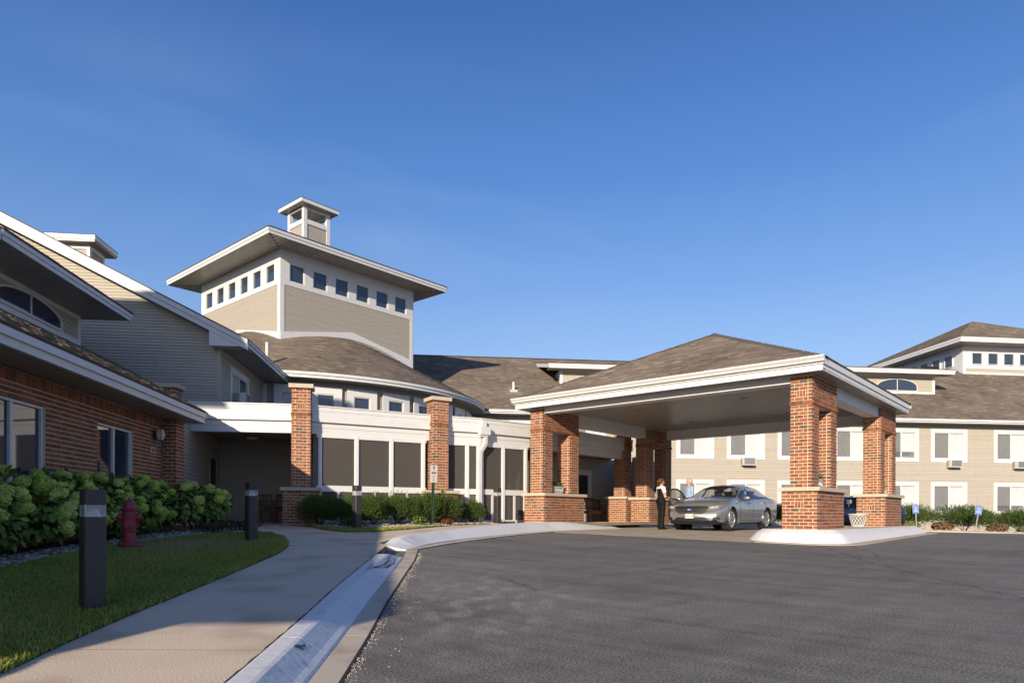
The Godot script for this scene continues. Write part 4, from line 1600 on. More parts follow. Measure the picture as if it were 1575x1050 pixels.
# ---------------------------------------------------------------- two-storey block with the tall gable
func build_gable_block() -> void:
	var o := thing("gabled_block", "tall tan gabled block with white rake boards above brick wing", "building", W(-9.498, 22.0, 0.0), ANG_A)
	var ur := -7.5
	var rake := func(u: float) -> float: return 9.346 - 0.5006 * (u + 6.53) if u > ur else 9.83 + 0.5006 * (u - ur)
	var zw := -0.2
	# front wall
	var wallp := [Vector3(-15.0, -1.0, zw - 0.03), Vector3(0, -1.0, zw - 0.03), Vector3(0, rake.call(0.0) - 0.3, zw - 0.03), Vector3(ur, 9.6, zw - 0.03), Vector3(-15.0, rake.call(-15.0) - 0.3, zw - 0.03)]
	var b := MB.new()
	b.prism(wallp, Vector3(0, 0, -0.3))
	part(o, "wall_core", b.done(), M.siding)
	siding(o, Transform3D(Basis(), Vector3(0, 0, zw)), 1.6, 9.5, 0.0974, func(y):
		var half: float = (9.83 - 0.30 - y) / 0.5006
		return [maxf(ur - half, -13.0), minf(ur + half, -0.1)])
	bx(o, "corner_trim", M.siding_c, Vector3(-0.1, -1, zw - 0.1), Vector3(0.02, 5.4, zw + 0.025))
	# side wall
	var st := Transform3D(Basis(Vector3.UP, PI / 2), Vector3(0, 0, zw))
	bx(o, "wall_core", M.siding, Vector3(-0.3, -1.0, zw - 0.33), Vector3(-0.03, 5.4, -12.0))
	siding(o, st, 1.6, 5.36, 0.0974, func(_y): return [0.1, 11.0], [[1.12, 3.3, 2.95, 5.0]])
	window(o, st * Transform3D(Basis(), Vector3(1.05, 2.9, 0.0)), 2.3, 2.12, 0.18, 3)
	# eaves and rakes
	for s in [[0.2, 0.26, -0.36, -0.19], [0.2, 0.30, -0.19, 0.0]]:
		for side in 2:
			var ua := ur
			var ub := 0.98 if side == 0 else -15.98
			var p := [Vector3(ua, rake.call(ua) + s[2], s[1]), Vector3(ub, rake.call(ub) + s[2], s[1]), Vector3(ub, rake.call(ub) + s[3], s[1]), Vector3(ua, rake.call(ua) + s[3], s[1])]
			if side == 1:
				p = [p[1], p[0], p[3], p[2]]
			var f := MB.new()
			f.prism(p, Vector3(0, 0, -0.05))
			part(o, "rake_fascia", f.done(), M.white)
	for side in 2:
		var ub := 0.98 if side == 0 else -15.98
		var f := MB.new()
		f.prism([Vector3(ur, rake.call(ur) - 0.34, 0.25), Vector3(ub, rake.call(ub) - 0.34, 0.25), Vector3(ub, rake.call(ub) - 0.32, 0.25), Vector3(ur, rake.call(ur) - 0.32, 0.25)], Vector3(0, 0, -0.5))
		part(o, "rake_soffit", f.done(), M.soffit)
	# boxed return at the foot of the rake
	var rb := MB.new()
	rb.prism([Vector3(-0.21, 5.34, 0.245), Vector3(0.95, 5.34, 0.245), Vector3(0.95, 5.36, 0.245), Vector3(0.2, 5.70, 0.245), Vector3(-0.21, 5.86, 0.245)], Vector3(0, 0, -0.46))
	part(o, "boxed_return", rb.done(), M.white)
	bx(o, "fascia", M.white, Vector3(0.95, 5.345, 0.2), Vector3(0.98, 5.46, -11.0))
	bx(o, "fascia", M.white, Vector3(0.95, 5.46, 0.2), Vector3(1.02, 5.59, -11.0))
	planks(o, "soffit_board", M.soffit, Vector3(0.0, 5.35, 0.0), Vector3(0.95, 0, 0), Vector3(0, 0, -11.0), 0.24)
	bx(o, "frieze", M.siding_c, Vector3(0.0, 5.22, zw - 0.1), Vector3(0.025, 5.35, -11.0))
	# roof
	for side in 2:
		var ub := 1.03 if side == 0 else -16.03
		var e0 := Vector3(ub, rake.call(ub) + 0.005, 0.33)
		var e1 := Vector3(ub, rake.call(ub) + 0.005, -14.0)
		var t0 := Vector3(ur, 9.84, 0.33)
		var t1 := Vector3(ur, 9.84, -14.0)
		deck(o, [e0, e1, t1, t0] if side == 0 else [e1, e0, t0, t1], 0.03)
		deck(o, [e0, e1, t1, t0] if side == 0 else [e1, e0, t0, t1], 0.004, "shingle_edge")
	pipe(o, "vent_pipe", M.plastic_white, [Vector3(0.2, 5.6, -5.6), Vector3(0.2, 6.9, -5.6)], 0.07)
	# cupola on the ridge
	var c := group_part(o, "cupola", Transform3D(Basis(), Vector3(ur, 0, -6.9)))
	for f in 4:
		var t := Transform3D(Basis(Vector3.UP, f * PI / 2), Vector3.ZERO) * Transform3D(Basis(), Vector3(-0.62, 0, 0.62))
		strip(c, "post", M.white, t, Vector3(0, 9.0, -0.12), Vector3(0.16, 10.78, 0.0))
		strip(c, "rail", M.white, t, Vector3(0.16, 10.60, -0.08), Vector3(1.12, 10.78, -0.005))
		strip(c, "wall", M.siding, t, Vector3(0.16, 9.0, -0.10), Vector3(1.12, 10.6, -0.06))
		siding(c, t * Transform3D(Basis(), Vector3(0, 0, -0.05)), 9.4, 10.6, 0.09, func(_y): return [0.16, 1.12], [], "board")
	bx(c, "eave", M.white, Vector3(-0.98, 10.86, -0.98), Vector3(0.98, 11.04, 0.98))
	bx(c, "soffit", M.soffit, Vector3(-0.95, 10.79, -0.95), Vector3(0.95, 10.855, 0.95))
	var rf := MB.new()
	for f in 4:
		var t := Transform3D(Basis(Vector3.UP, f * PI / 2), Vector3.ZERO)
		rf.tri(t * Vector3(-1.0, 11.05, 1.0), t * Vector3(1.0, 11.05, 1.0), Vector3(0, 11.4, 0))
	part(c, "roof", rf.done(), M.roof_edge)

# ---------------------------------------------------------------- one-storey brick wing along the front walk
func build_brick_wing() -> void:
	var o := thing("brick_wing", "single-storey red brick wing with deep white eave and dormer", "building", W(-6.393, 0.0, 0.0), ANG_A)
	# local: x = 0 is the wall face (facing +x), z = -distance along the wing
	var top := 2.17
	var v0 := -3.4
	var v1 := 16.1
	var wt := Transform3D(Basis(Vector3.UP, PI / 2), Vector3(0, 0, -v0))   # x of the face runs away from the camera
	var wins := [[9.62, 11.28], [13.03, 14.55], [5.2, 6.9], [1.2, 2.9]]
	var holes := []
	for w in wins:
		holes.append([w[0] - v0, w[1] - v0, -0.25, 1.74, 0])
	# masonry core in pieces, so that the openings stay open
	var xs := [v0]
	var sorted := wins.duplicate()
	sorted.sort_custom(func(a, b): return a[0] < b[0])
	var at := v0
	for w in sorted:
		bx(o, "mortar", M.mortar, Vector3(-0.25, -1.4, -at), Vector3(-0.008, top, -w[0]))
		bx(o, "mortar", M.mortar, Vector3(-0.25, 1.74, -w[0]), Vector3(-0.008, top, -w[1]))
		bx(o, "mortar", M.mortar, Vector3(-0.25, -1.4, -w[0]), Vector3(-0.008, -0.25, -w[1]))
		at = w[1]
	bx(o, "mortar", M.mortar, Vector3(-0.25, -1.4, -at), Vector3(-0.008, top, -v1))
	bx(o, "end_wall", M.mortar, Vector3(-16.5, -1.4, -v0), Vector3(-0.26, top, -v0 + 0.25))
	bx(o, "end_wall", M.siding, Vector3(-16.5, -1.4, -v1), Vector3(-0.26, top, -v1 + 0.25))
	bx(o, "back_wall", M.siding, Vector3(-16.75, -1.4, -v0), Vector3(-16.5, top, -v1))
	var list := []
	var n := 0
	var y := top - 0.203 - COURSE * 34
	for k in 34:
		lay_run(list, wt, 0.0 if k % 2 == 0 else MODULE, v1 - v0, y + k * COURSE, holes)
	soldiers(list, wt, 0.0, v1 - v0, top - 0.203, 0.203)
	# pilaster at the far corner
	brick_block(list, Vector3(-0.30, top - 32 * COURSE, -16.65), 6, 5, 32)
	bx(o, "mortar", M.mortar, Vector3(-0.292, -1.2, -16.642), Vector3(0.301, top, -16.15))
	emit_bricks(o, list)
	for w in wins:
		window(o, Transform3D(Basis(Vector3.UP, PI / 2), Vector3(-0.06, -0.22, -w[0])), w[1] - w[0], 1.95, 0.0, 3)
	bx(o, "room", M.room_dark, Vector3(-0.7, -0.6, -v0 + 0.2), Vector3(-0.66, top, -v1))
	# eave
	var ue := 0.745
	var e0 := -4.15
	var e1 := 16.75
	bx(o, "fascia", M.white, Vector3(ue - 0.03, 2.2, -e0), Vector3(ue, 2.32, -e1))
	bx(o, "fascia", M.white, Vector3(ue - 0.03, 2.32, -e0), Vector3(ue + 0.045, 2.455, -e1))
	bx(o, "fascia", M.white, Vector3(ue - 0.03, 2.2, -e1), Vector3(-11.9, 2.44, -e1 + 0.03))
	bx(o, "fascia", M.white, Vector3(ue - 0.03, 2.2, -e0 - 0.03), Vector3(-17.2, 2.44, -e0))
	planks(o, "soffit_board", M.soffit, Vector3(0.0, 2.19, -e0), Vector3(ue - 0.03, 0, 0), Vector3(0, 0, -(e1 - e0)), 0.30)
	bx(o, "soffit", M.soffit, Vector3(0.0, 2.195, -v1), Vector3(-11.5, 2.205, -e1 + 0.03))
	bx(o, "soffit", M.soffit, Vector3(0.0, 2.195, -e0 - 0.03), Vector3(-17.0, 2.205, -v0))
	# roof, pitch 6 in 12: hipped towards the camera, running back to the gabled block
	var sl := 0.51
	var half := 9.0
	var rid := 2.46 + half * sl
	var uc := ue - half
	var ul := ue - 2.0 * half
	var c00 := Vector3(ue + 0.06, 2.46, -e0 + 0.05)
	var c01 := Vector3(ue + 0.06, 2.46, -e1 - 0.05)
	var c10 := Vector3(ul, 2.46, -e0 + 0.05)
	var c11 := Vector3(ul, 2.46, -21.8)
	var far1 := Vector3(ue - 4.95, 2.46 + 4.95 * sl, -21.8)
	var far2 := Vector3(uc, rid, -21.8)
	var r0 := Vector3(uc, rid, -e0 - half)
	deck(o, [c00, c01, far1, far2, r0])
	deck(o, [c11, c10, r0, far2])
	deck(o, [c10, c00, r0])
	var sx := []
	var scs := []
	roof_plane(sx, scs, c00, c01, Vector3(ue - 4.05, 2.46 + 4.05 * sl, -e1 - 4.17), c00 + (r0 - c00) * 0.45, 0.145, 0.33, o.global_transform)
	var dxs := []
	var dcs := []
	wing_dormer(o, dxs, dcs)
	sx.append_array(dxs)
	scs.append_array(dcs)
	stuff(o, "shingles", tab(), M.shingle_many, sx, scs)
	# off-frame two-storey block farther left; its ridge shades the lower part of the gable wall
	var blk := thing("side_block", "tan two-storey block left of the brick wing", "building", W(-21.5, 7.0, 0.0), ANG_A)
	bx(blk, "wall", M.siding, Vector3(-7, -1.2, -5), Vector3(6.2, 8.2, 5))
	var rb := MB.new()
	rb.prism([Vector3(7.0, 8.2, 6.2), Vector3(7.0, 8.2, -6.2), Vector3(7.0, 11.45, 0)], Vector3(-15, 0, 0))
	part(blk, "roof", rb.done(), M.roof_deck)

func wing_dormer(o: Node3D, xs: Array, cs: Array) -> void:
	var t := Transform3D(Basis(Vector3.UP, PI / 2), Vector3.ZERO)   # local x of the dormer runs away from the camera, z faces +x
	var d := group_part(o, "dormer", t)
	var ua := 14.6
	var ub := 19.49
	var z := -3.48
	var yb := 4.62
	var ys := 5.44
	var tt := Transform3D(Basis(), Vector3(0, 0, z))
	bx(d, "wall_core", M.siding, Vector3(ua + 0.05, yb - 0.6, z - 4.4), Vector3(ub - 0.05, ys + 0.05, z - 0.03))
	siding(d, tt, yb, ys, 0.117, func(_y): return [ua + 0.1, ub - 0.1])
	for x in [ua, ub - 0.15]:
		strip(d, "corner_trim", M.white, tt, Vector3(x, yb - 0.03, -0.05), Vector3(x + 0.15, ys, 0.035))
	strip(d, "base_trim", M.white, tt, Vector3(ua, yb - 0.04, -0.03), Vector3(ub, yb + 0.14, 0.04))
	strip(d, "frieze", M.white, tt, Vector3(ua, ys - 0.12, -0.03), Vector3(ub, ys, 0.03))
	arch_window(d, Transform3D(Basis(), Vector3(17.1, yb + 0.18, z + 0.02)), 2.72, 0.50)
	var ea := 13.96
	var eb := 19.80
	var ze := -2.24
	strip(d, "fascia", M.white, Transform3D(), Vector3(ea, ys, ze - 0.03), Vector3(eb, ys + 0.10, ze))
	strip(d, "fascia", M.white, Transform3D(), Vector3(ea - 0.02, ys + 0.10, ze - 0.03), Vector3(eb + 0.02, ys + 0.215, ze + 0.03))
	planks(d, "soffit_board", M.soffit, Vector3(ea, ys + 0.005, z), Vector3(0, 0, ze - z - 0.03), Vector3(eb - ea, 0, 0), 0.20)
	for e in [[ea, ua], [ub, eb]]:
		strip(d, "soffit", M.soffit, Transform3D(), Vector3(e[0], ys + 0.006, z), Vector3(e[1], ys + 0.02, z - 1.6))
	var back := z - 4.6
	var sl := 0.26
	for x in [ea, eb - 0.03]:
		var b := MB.new()
		b.prism([Vector3(x, ys, ze), Vector3(x, ys + 0.21, ze), Vector3(x, ys + 0.21 + (ze - back) * sl, back), Vector3(x, ys + (ze - back) * sl, back)], Vector3(0.03, 0, 0))
		part(d, "rake_fascia", b.done(), M.white)
	var p := [Vector3(ea - 0.03, ys + 0.22, ze + 0.05), Vector3(eb + 0.03, ys + 0.22, ze + 0.05), Vector3(eb + 0.03, ys + 0.22 + (ze + 0.05 - back) * sl, back), Vector3(ea - 0.03, ys + 0.22 + (ze + 0.05 - back) * sl, back)]
	deck(d, p, 0.03)
	roof_plane(xs, cs, t * p[0], t * p[1], t * p[2], t * p[3], 0.145, 0.33)

# ---------------------------------------------------------------- brick columns and piers
func brick_column(label: String, x: float, d: float, turn: float, foot := -0.36) -> Node3D:
	var o := thing("brick_column", label, "column", W(x, d, 0.0), turn, "brick columns of the porch")
	var list := []
	var n := 9
	var w := n * MODULE
	var hb := w * 0.5
	var nb := 12
	var acc := {}
	for f in ["front", "back", "left", "right"]:
		acc[f] = [[hb - MODULE, hb + MODULE, foot + 7 * COURSE, foot + 9 * COURSE]]
	var t := brick_block(list, Vector3(-hb, foot, -hb), n, n, nb, acc)
	bx(o, "footing", M.gutter_concrete, Vector3(-hb - 0.01, foot - 0.5, -hb - 0.01), Vector3(hb + 0.01, foot - 0.004, hb + 0.01))
	bx(o, "mortar", M.mortar, Vector3(-hb + 0.008, foot, -hb + 0.008), Vector3(hb - 0.008, t.y, hb - 0.008))
	bx(o, "ledge_stone", M.limestone, Vector3(-hb - 0.06, t.y, -hb - 0.06), Vector3(hb + 0.06, t.y + 0.09, hb + 0.06))
	var ns := 5
	var hs := ns * MODULE * 0.5
	var y := t.y + 0.09
	brick_block(list, Vector3(-hs, y, -hs), ns, ns, 24)
	var yb := y + 24 * COURSE
	for k in 4:
		var f := Transform3D(Basis(Vector3.UP, k * PI / 2), Vector3.ZERO) * Transform3D(Basis(), Vector3(-hs, 0, hs))
		soldiers(list, f, 0.0 if k % 2 == 0 else 0.07, 2 * hs - (0.0 if k % 2 == 0 else 0.07), yb, 0.10, 0.02)
	var acc2 := {}
	for f in ["front", "back", "left", "right"]:
		acc2[f] = [[hs - MODULE, hs + MODULE, yb + 0.10 + COURSE, yb + 0.10 + 3 * COURSE]]
	var e := brick_block(list, Vector3(-hs, yb + 0.10, -hs), ns, ns, 8, acc2)
	bx(o, "mortar", M.mortar, Vector3(-hs + 0.008, y, -hs + 0.008), Vector3(hs - 0.008, e.y, hs - 0.008))
	bx(o, "cap_stone", M.limestone, Vector3(-hs - 0.07, e.y, -hs - 0.07), Vector3(hs + 0.07, e.y + 0.11, hs + 0.07))
	emit_bricks(o, list)
	return o

func brick_pier(label: String, u: float, v: float) -> void:
	var p := bplan(u, v)
	var o := thing("brick_pier", label, "pier", W(p.x, p.y, 0.0), ANG_B, "twin-shaft brick piers of the portico")
	var list := []
	var foot := -0.312
	var zb := -0.66
	var acc := {"left": [[0.3045, 0.5075, foot + 6 * COURSE, foot + 8 * COURSE]], "front": [[0.76, 1.37, foot + 6 * COURSE, foot + 8 * COURSE]]}
	var t := brick_block(list, Vector3(-0.10, foot, zb), 21, 8, 11, acc)
	bx(o, "mortar", M.mortar, Vector3(-0.092, foot - 0.06, zb + 0.008), Vector3(t.x - 0.008, t.y, t.z - 0.008))
	bx(o, "ledge_stone", M.limestone, Vector3(-0.17, t.y, zb - 0.07), Vector3(t.x + 0.07, t.y + 0.09, t.z + 0.07))
	var y := t.y + 0.09
	var w := 5 * MODULE
	var u2 := 19 * MODULE - w
	for a in [0.0, u2]:
		brick_block(list, Vector3(a, y, -w), 5, 5, 24)
		bx(o, "mortar", M.mortar, Vector3(a + 0.008, y, -w + 0.008), Vector3(a + w - 0.008, y + 24 * COURSE, -0.008))
	var yb := y + 24 * COURSE
	var lx := 19 * MODULE
	var f1 := Transform3D(Basis(), Vector3(0, 0, 0))
	soldiers(list, f1, 0.0, lx, yb, 0.10, 0.022)
	soldiers(list, Transform3D(Basis(Vector3.UP, PI), Vector3(lx, 0, -w)), 0.0, lx, yb, 0.10, 0.022)
	soldiers(list, Transform3D(Basis(Vector3.UP, PI / 2), Vector3(lx, 0, 0)), 0.07, w - 0.07, yb, 0.10, 0.022)
	soldiers(list, Transform3D(Basis(Vector3.UP, -PI / 2), Vector3(0, 0, -w)), 0.0, w, yb, 0.10, 0.024)
	var y2 := yb + 0.10
	var acc2 := {"left": [[w * 0.5 - MODULE, w * 0.5 + MODULE, y2 + COURSE, y2 + 3 * COURSE]], "front": [[lx * 0.5 - 0.305, lx * 0.5 + 0.305, y2 + COURSE, y2 + 3 * COURSE]]}
	var e := brick_block(list, Vector3(0, y2, -w), 19, 5, 7, acc2)
	bx(o, "mortar", M.mortar, Vector3(0.008, yb + 0.01, -w + 0.008), Vector3(lx - 0.008, e.y + 0.03, -0.008))
	bx(o, "lintel", M.galvanised, Vector3(w, yb - 0.004, -w + 0.02), Vector3(u2, yb + 0.008, -0.02))
	emit_bricks(o, list)

# ---------------------------------------------------------------- screened porch
func facet(p0: Vector2, p1: Vector2) -> Transform3D:
	var d := (p1 - p0).normalized()
	var x := Vector3(d.x, 0, -d.y)
	return Transform3D(Basis(x, Vector3.UP, x.cross(Vector3.UP)), Vector3(p0.x, 0, -p0.y))

func build_porch() -> void:
	var o := thing("screened_porch", "white screened porch with stepped parapet between brick columns", "porch", Vector3(0, EYE, 0))
	var P := [Vector2(-10.2, 18.2), Vector2(-5.75, 18.85), Vector2(-2.35, 20.75), Vector2(-1.0, 21.40), Vector2(0.55, 22.65), Vector2(4.75, 27.5)]
	for i in P.size() - 1:
		var t := facet(P[i], P[i + 1])
		var l: float = P[i].distance_to(P[i + 1])
		var e := 0.035
		strip(o, "beam", M.white, t, Vector3(-0.02, 2.22, -0.25), Vector3(l + 0.02, 2.395, 0.0))
		strip(o, "beam", M.white, t, Vector3(-0.02, 2.40, -0.25), Vector3(l + 0.02, 2.545, 0.012))
		strip(o, "parapet_board", M.white, t, Vector3(-e, 2.548, -0.10), Vector3(l + e, 2.84, 0.10))
		strip(o, "parapet_board", M.white, t, Vector3(-e, 2.845, -0.10), Vector3(l + e, 2.965, 0.106))
		strip(o, "parapet_cap", M.white, t, Vector3(-e - 0.01, 2.968, -0.14), Vector3(l + e + 0.01, 3.0, 0.13))
	# flat roof behind the parapet, and the ceiling under it
	var ring := []
	for p in P:
		ring.append(p)
	ring.append(Vector2(3.2, 33.5))
	ring.append(Vector2(-11.0, 27.6))
	var b := MB.new()
	var c := MB.new()
	var flat := PackedVector2Array(ring)
	var t3 := Geometry2D.triangulate_polygon(flat)
	for i in range(0, t3.size(), 3):
		var q := [flat[t3[i]], flat[t3[i + 1]], flat[t3[i + 2]]]
		b.tri(Vector3(q[0].x, 2.62, -q[0].y), Vector3(q[1].x, 2.62, -q[1].y), Vector3(q[2].x, 2.62, -q[2].y))
		c.tri(Vector3(q[0].x, 2.38, -q[0].y), Vector3(q[2].x, 2.38, -q[2].y), Vector3(q[1].x, 2.38, -q[1].y))
	part(o, "flat_roof", b.done(), M.roof_edge)
	part(o, "ceiling", c.done(), M.soffit)
	# screened bays
	bay(o, facet(P[1], P[2]), [0.42, 1.48, 2.52, 3.52], 2)
	bay(o, facet(P[2], P[3]), [0.36, 1.06, 1.44], 2)
	bay(o, facet(P[3], P[4]), [0.06, 0.92, 1.86], 2)
	# inner walls
	var back := facet(Vector2(-5.45, 22.6), Vector2(0.9, 25.8))
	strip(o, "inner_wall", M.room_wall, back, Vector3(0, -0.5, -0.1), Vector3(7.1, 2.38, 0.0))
	for k in 3:
		strip(o, "curtain", M.blind, back, Vector3(1.0 + k * 1.5, 0.2, 0.02), Vector3(1.55 + k * 1.5, 1.6, 0.05))
	siding(o, facet(Vector2(-0.2, 24.6), Vector2(0.75, 23.0)), -0.4, 2.36, 0.1, func(_y): return [0.0, 1.86])
	# open alcove on the left: siding walls, a door, chairs stand here
	var aw := facet(Vector2(-9.45, 21.9), Vector2(-5.5, 22.35))
	siding(o, aw, -0.36, 2.36, 0.1, func(_y): return [0.0, 3.98])
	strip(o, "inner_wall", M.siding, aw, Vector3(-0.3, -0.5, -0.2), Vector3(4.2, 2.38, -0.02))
	var lw := facet(Vector2(-8.35, 16.75), Vector2(-9.42, 21.9))
	siding(o, lw, -0.36, 2.36, 0.1, func(_y): return [0.0, 5.2], [[3.9, 4.85, -0.5, 1.75]])
	strip(o, "inner_wall", M.siding, lw, Vector3(-0.1, -0.5, -0.2), Vector3(5.3, 2.38, -0.02))
	strip(o, "door", M.door_dark, lw, Vector3(3.98, -0.33, -0.02), Vector3(4.78, 1.68, 0.01))
	for q in [[3.9, -0.33, 3.98, 1.76], [4.78, -0.33, 4.86, 1.76], [3.98, 1.68, 4.78, 1.76]]:
		strip(o, "door_frame", M.siding_c, lw, Vector3(q[0], q[1], -0.02), Vector3(q[2], q[3], 0.03))
	var rw := facet(Vector2(-5.45, 22.5), Vector2(-5.62, 19.25))
	siding(o, rw, -0.36, 2.36, 0.1, func(_y): return [0.0, 3.25])
	strip(o, "inner_wall", M.siding, rw, Vector3(-0.1, -0.5, -0.12), Vector3(3.3, 2.38, -0.02))
	# recessed entrance behind the portico
	var ew := facet(Vector2(0.9, 26.4), Vector2(6.6, 31.6))
	siding(o, ew, -0.36, 2.36, 0.1, func(_y): return [0.0, 7.7], [[2.2, 3.25, -0.5, 1.85]])
	strip(o, "inner_wall", M.siding, ew, Vector3(-0.2, -0.5, -0.2), Vector3(7.8, 2.38, -0.03))
	var dr := group_part(o, "door", ew * Transform3D(Basis(), Vector3(1.3, 0, 0)))
	strip(dr, "frame", M.white, Transform3D(), Vector3(0.9, -0.33, -0.02), Vector3(0.99, 1.85, 0.05))
	strip(dr, "frame", M.white, Transform3D(), Vector3(1.86, -0.33, -0.02), Vector3(1.95, 1.85, 0.05))
	strip(dr, "frame", M.white, Transform3D(), Vector3(0.99, 1.76, -0.02), Vector3(1.86, 1.85, 0.05))
	strip(dr, "leaf", M.white, Transform3D(), Vector3(0.99, -0.33, -0.02), Vector3(1.86, 0.55, 0.01))
	strip(dr, "leaf", M.white, Transform3D(), Vector3(0.99, 1.64, -0.02), Vector3(1.86, 1.76, 0.01))
	strip(dr, "pane", M.painted_dark_glass, Transform3D(), Vector3(1.1, 0.55, -0.015), Vector3(1.76, 1.64, 0.0))
	strip(dr, "leaf", M.white, Transform3D(), Vector3(0.99, 0.55, -0.02), Vector3(1.1, 1.64, 0.01))
	strip(dr, "leaf", M.white, Transform3D(), Vector3(1.76, 0.55, -0.02), Vector3(1.86, 1.64, 0.01))
	var sw := facet(Vector2(6.55, 31.6), Vector2(4.95, 28.1))  # added wall, hidden by the far pier; blocks sky light from the recess
	siding(o, sw, -0.5, 2.36, 0.1, func(_y): return [0.0, 3.85])
	strip(o, "inner_wall", M.siding, sw, Vector3(0, -0.6, -0.25), Vector3(3.85, 2.38, -0.03))
	# rainwater head and downspout at the bend
	var rt := facet(P[3], P[4]) * Transform3D(Basis(), Vector3(0.02, 0, 0.12))
	var ds := group_part(o, "downspout", rt)
	bx(ds, "rain_head", M.white, Vector3(-0.20, 2.47, -0.01), Vector3(0.16, 2.72, 0.17))
	bx(ds, "rain_head", M.white, Vector3(-0.13, 2.42, 0.02), Vector3(0.09, 2.468, 0.14))
	bx(ds, "outlet", M.white, Vector3(-0.10, 2.72, -0.02), Vector3(0.06, 2.90, 0.09))
	var sp := MB.new()
	var prof := [[0.02, 2.42, 0.08], [0.02, 2.20, 0.08], [-0.12, 1.92, 0.0], [-0.12, 1.6, -0.01], [-0.12, -0.20, -0.01], [-0.12, -0.30, 0.05]]
	for i in prof.size() - 1:
		var a := Vector3(prof[i][0], prof[i][1], prof[i][2])
		var e := Vector3(prof[i + 1][0], prof[i + 1][1], prof[i + 1][2])
		var yv := (e - a).normalized()
		var xv := Vector3(1, 0, 0) - yv * yv.x
		xv = xv.normalized()
		var bs := Basis(xv, yv, xv.cross(yv))
		sp.box(Vector3(-0.055, -a.distance_to(e) * 0.5 - 0.01, -0.045), Vector3(0.055, a.distance_to(e) * 0.5 + 0.01, 0.045), Color.WHITE, Transform3D(bs, (a + e) * 0.5))
	part(ds, "spout", sp.done(), M.white)
	for y in [1.55, 0.35]:
		bx(ds, "strap", M.white, Vector3(-0.185, y, -0.06), Vector3(-0.055, y + 0.03, 0.045))
	# columns
	brick_column("red brick porch column on the left beside the open alcove", -5.80, 18.78, 0.22)
	brick_column("red brick porch column behind the grey sign on its green post", -2.27, 20.72, 0.54)
	brick_column("porch column whose stone cap shows above the brick wing's roof", -9.35, 18.55, ANG_A, -0.40)
	brick_column("red brick column standing against the far pier beside the entrance bench", 4.42, 27.3, ANG_B, -0.34)

func bay(o: Node3D, t: Transform3D, xs: Array, lower: int) -> void:
	# posts at xs; between them a tall screen over a rail, smaller screens under it
	var y0 := -0.30
	var y1 := 2.22
	var pw := 0.085
	var l0: float = xs[0] - pw
	var l1: float = xs[-1] + pw
	strip(o, "sill", M.white, t, Vector3(l0, y0, -0.09), Vector3(l1, y0 + 0.12, 0.02))
	strip(o, "rail", M.white, t, Vector3(l0, 0.62, -0.08), Vector3(l1, 0.79, 0.012))
	strip(o, "head", M.white, t, Vector3(l0, y1 - 0.09, -0.08), Vector3(l1, y1 - 0.002, 0.014))
	for x in xs:
		strip(o, "post", M.white, t, Vector3(x - pw * 0.5, y0, -0.10), Vector3(x + pw * 0.5, y1 - 0.004, 0.03))
	for i in xs.size() - 1:
		var a: float = xs[i] + pw * 0.5
		var b: float = xs[i + 1] - pw * 0.5
		var s := group_part(o, "screen_bay", t)
		strip(s, "screen", M.porch_screen, Transform3D(), Vector3(a, 0.79, -0.030), Vector3(b, y1 - 0.09, -0.026))
		for e in [[a, a + 0.03], [b - 0.03, b]]:
			strip(s, "frame", M.white, Transform3D(), Vector3(e[0], 0.79, -0.04), Vector3(e[1], y1 - 0.09, -0.005))
		var n := lower if b - a > 0.5 else 1
		for k in n:
			var c0 := lerpf(a, b, float(k) / n)
			var c1 := lerpf(a, b, float(k + 1) / n)
			strip(s, "screen", M.porch_screen, Transform3D(), Vector3(c0 + 0.04, y0 + 0.12, -0.030), Vector3(c1 - 0.04, 0.62, -0.026))
			strip(s, "frame", M.white, Transform3D(), Vector3(c0, y0 + 0.12, -0.05), Vector3(c0 + 0.04, 0.62, 0.0))
			strip(s, "frame", M.white, Transform3D(), Vector3(c1 - 0.04, y0 + 0.12, -0.05), Vector3(c1, 0.62, 0.0))

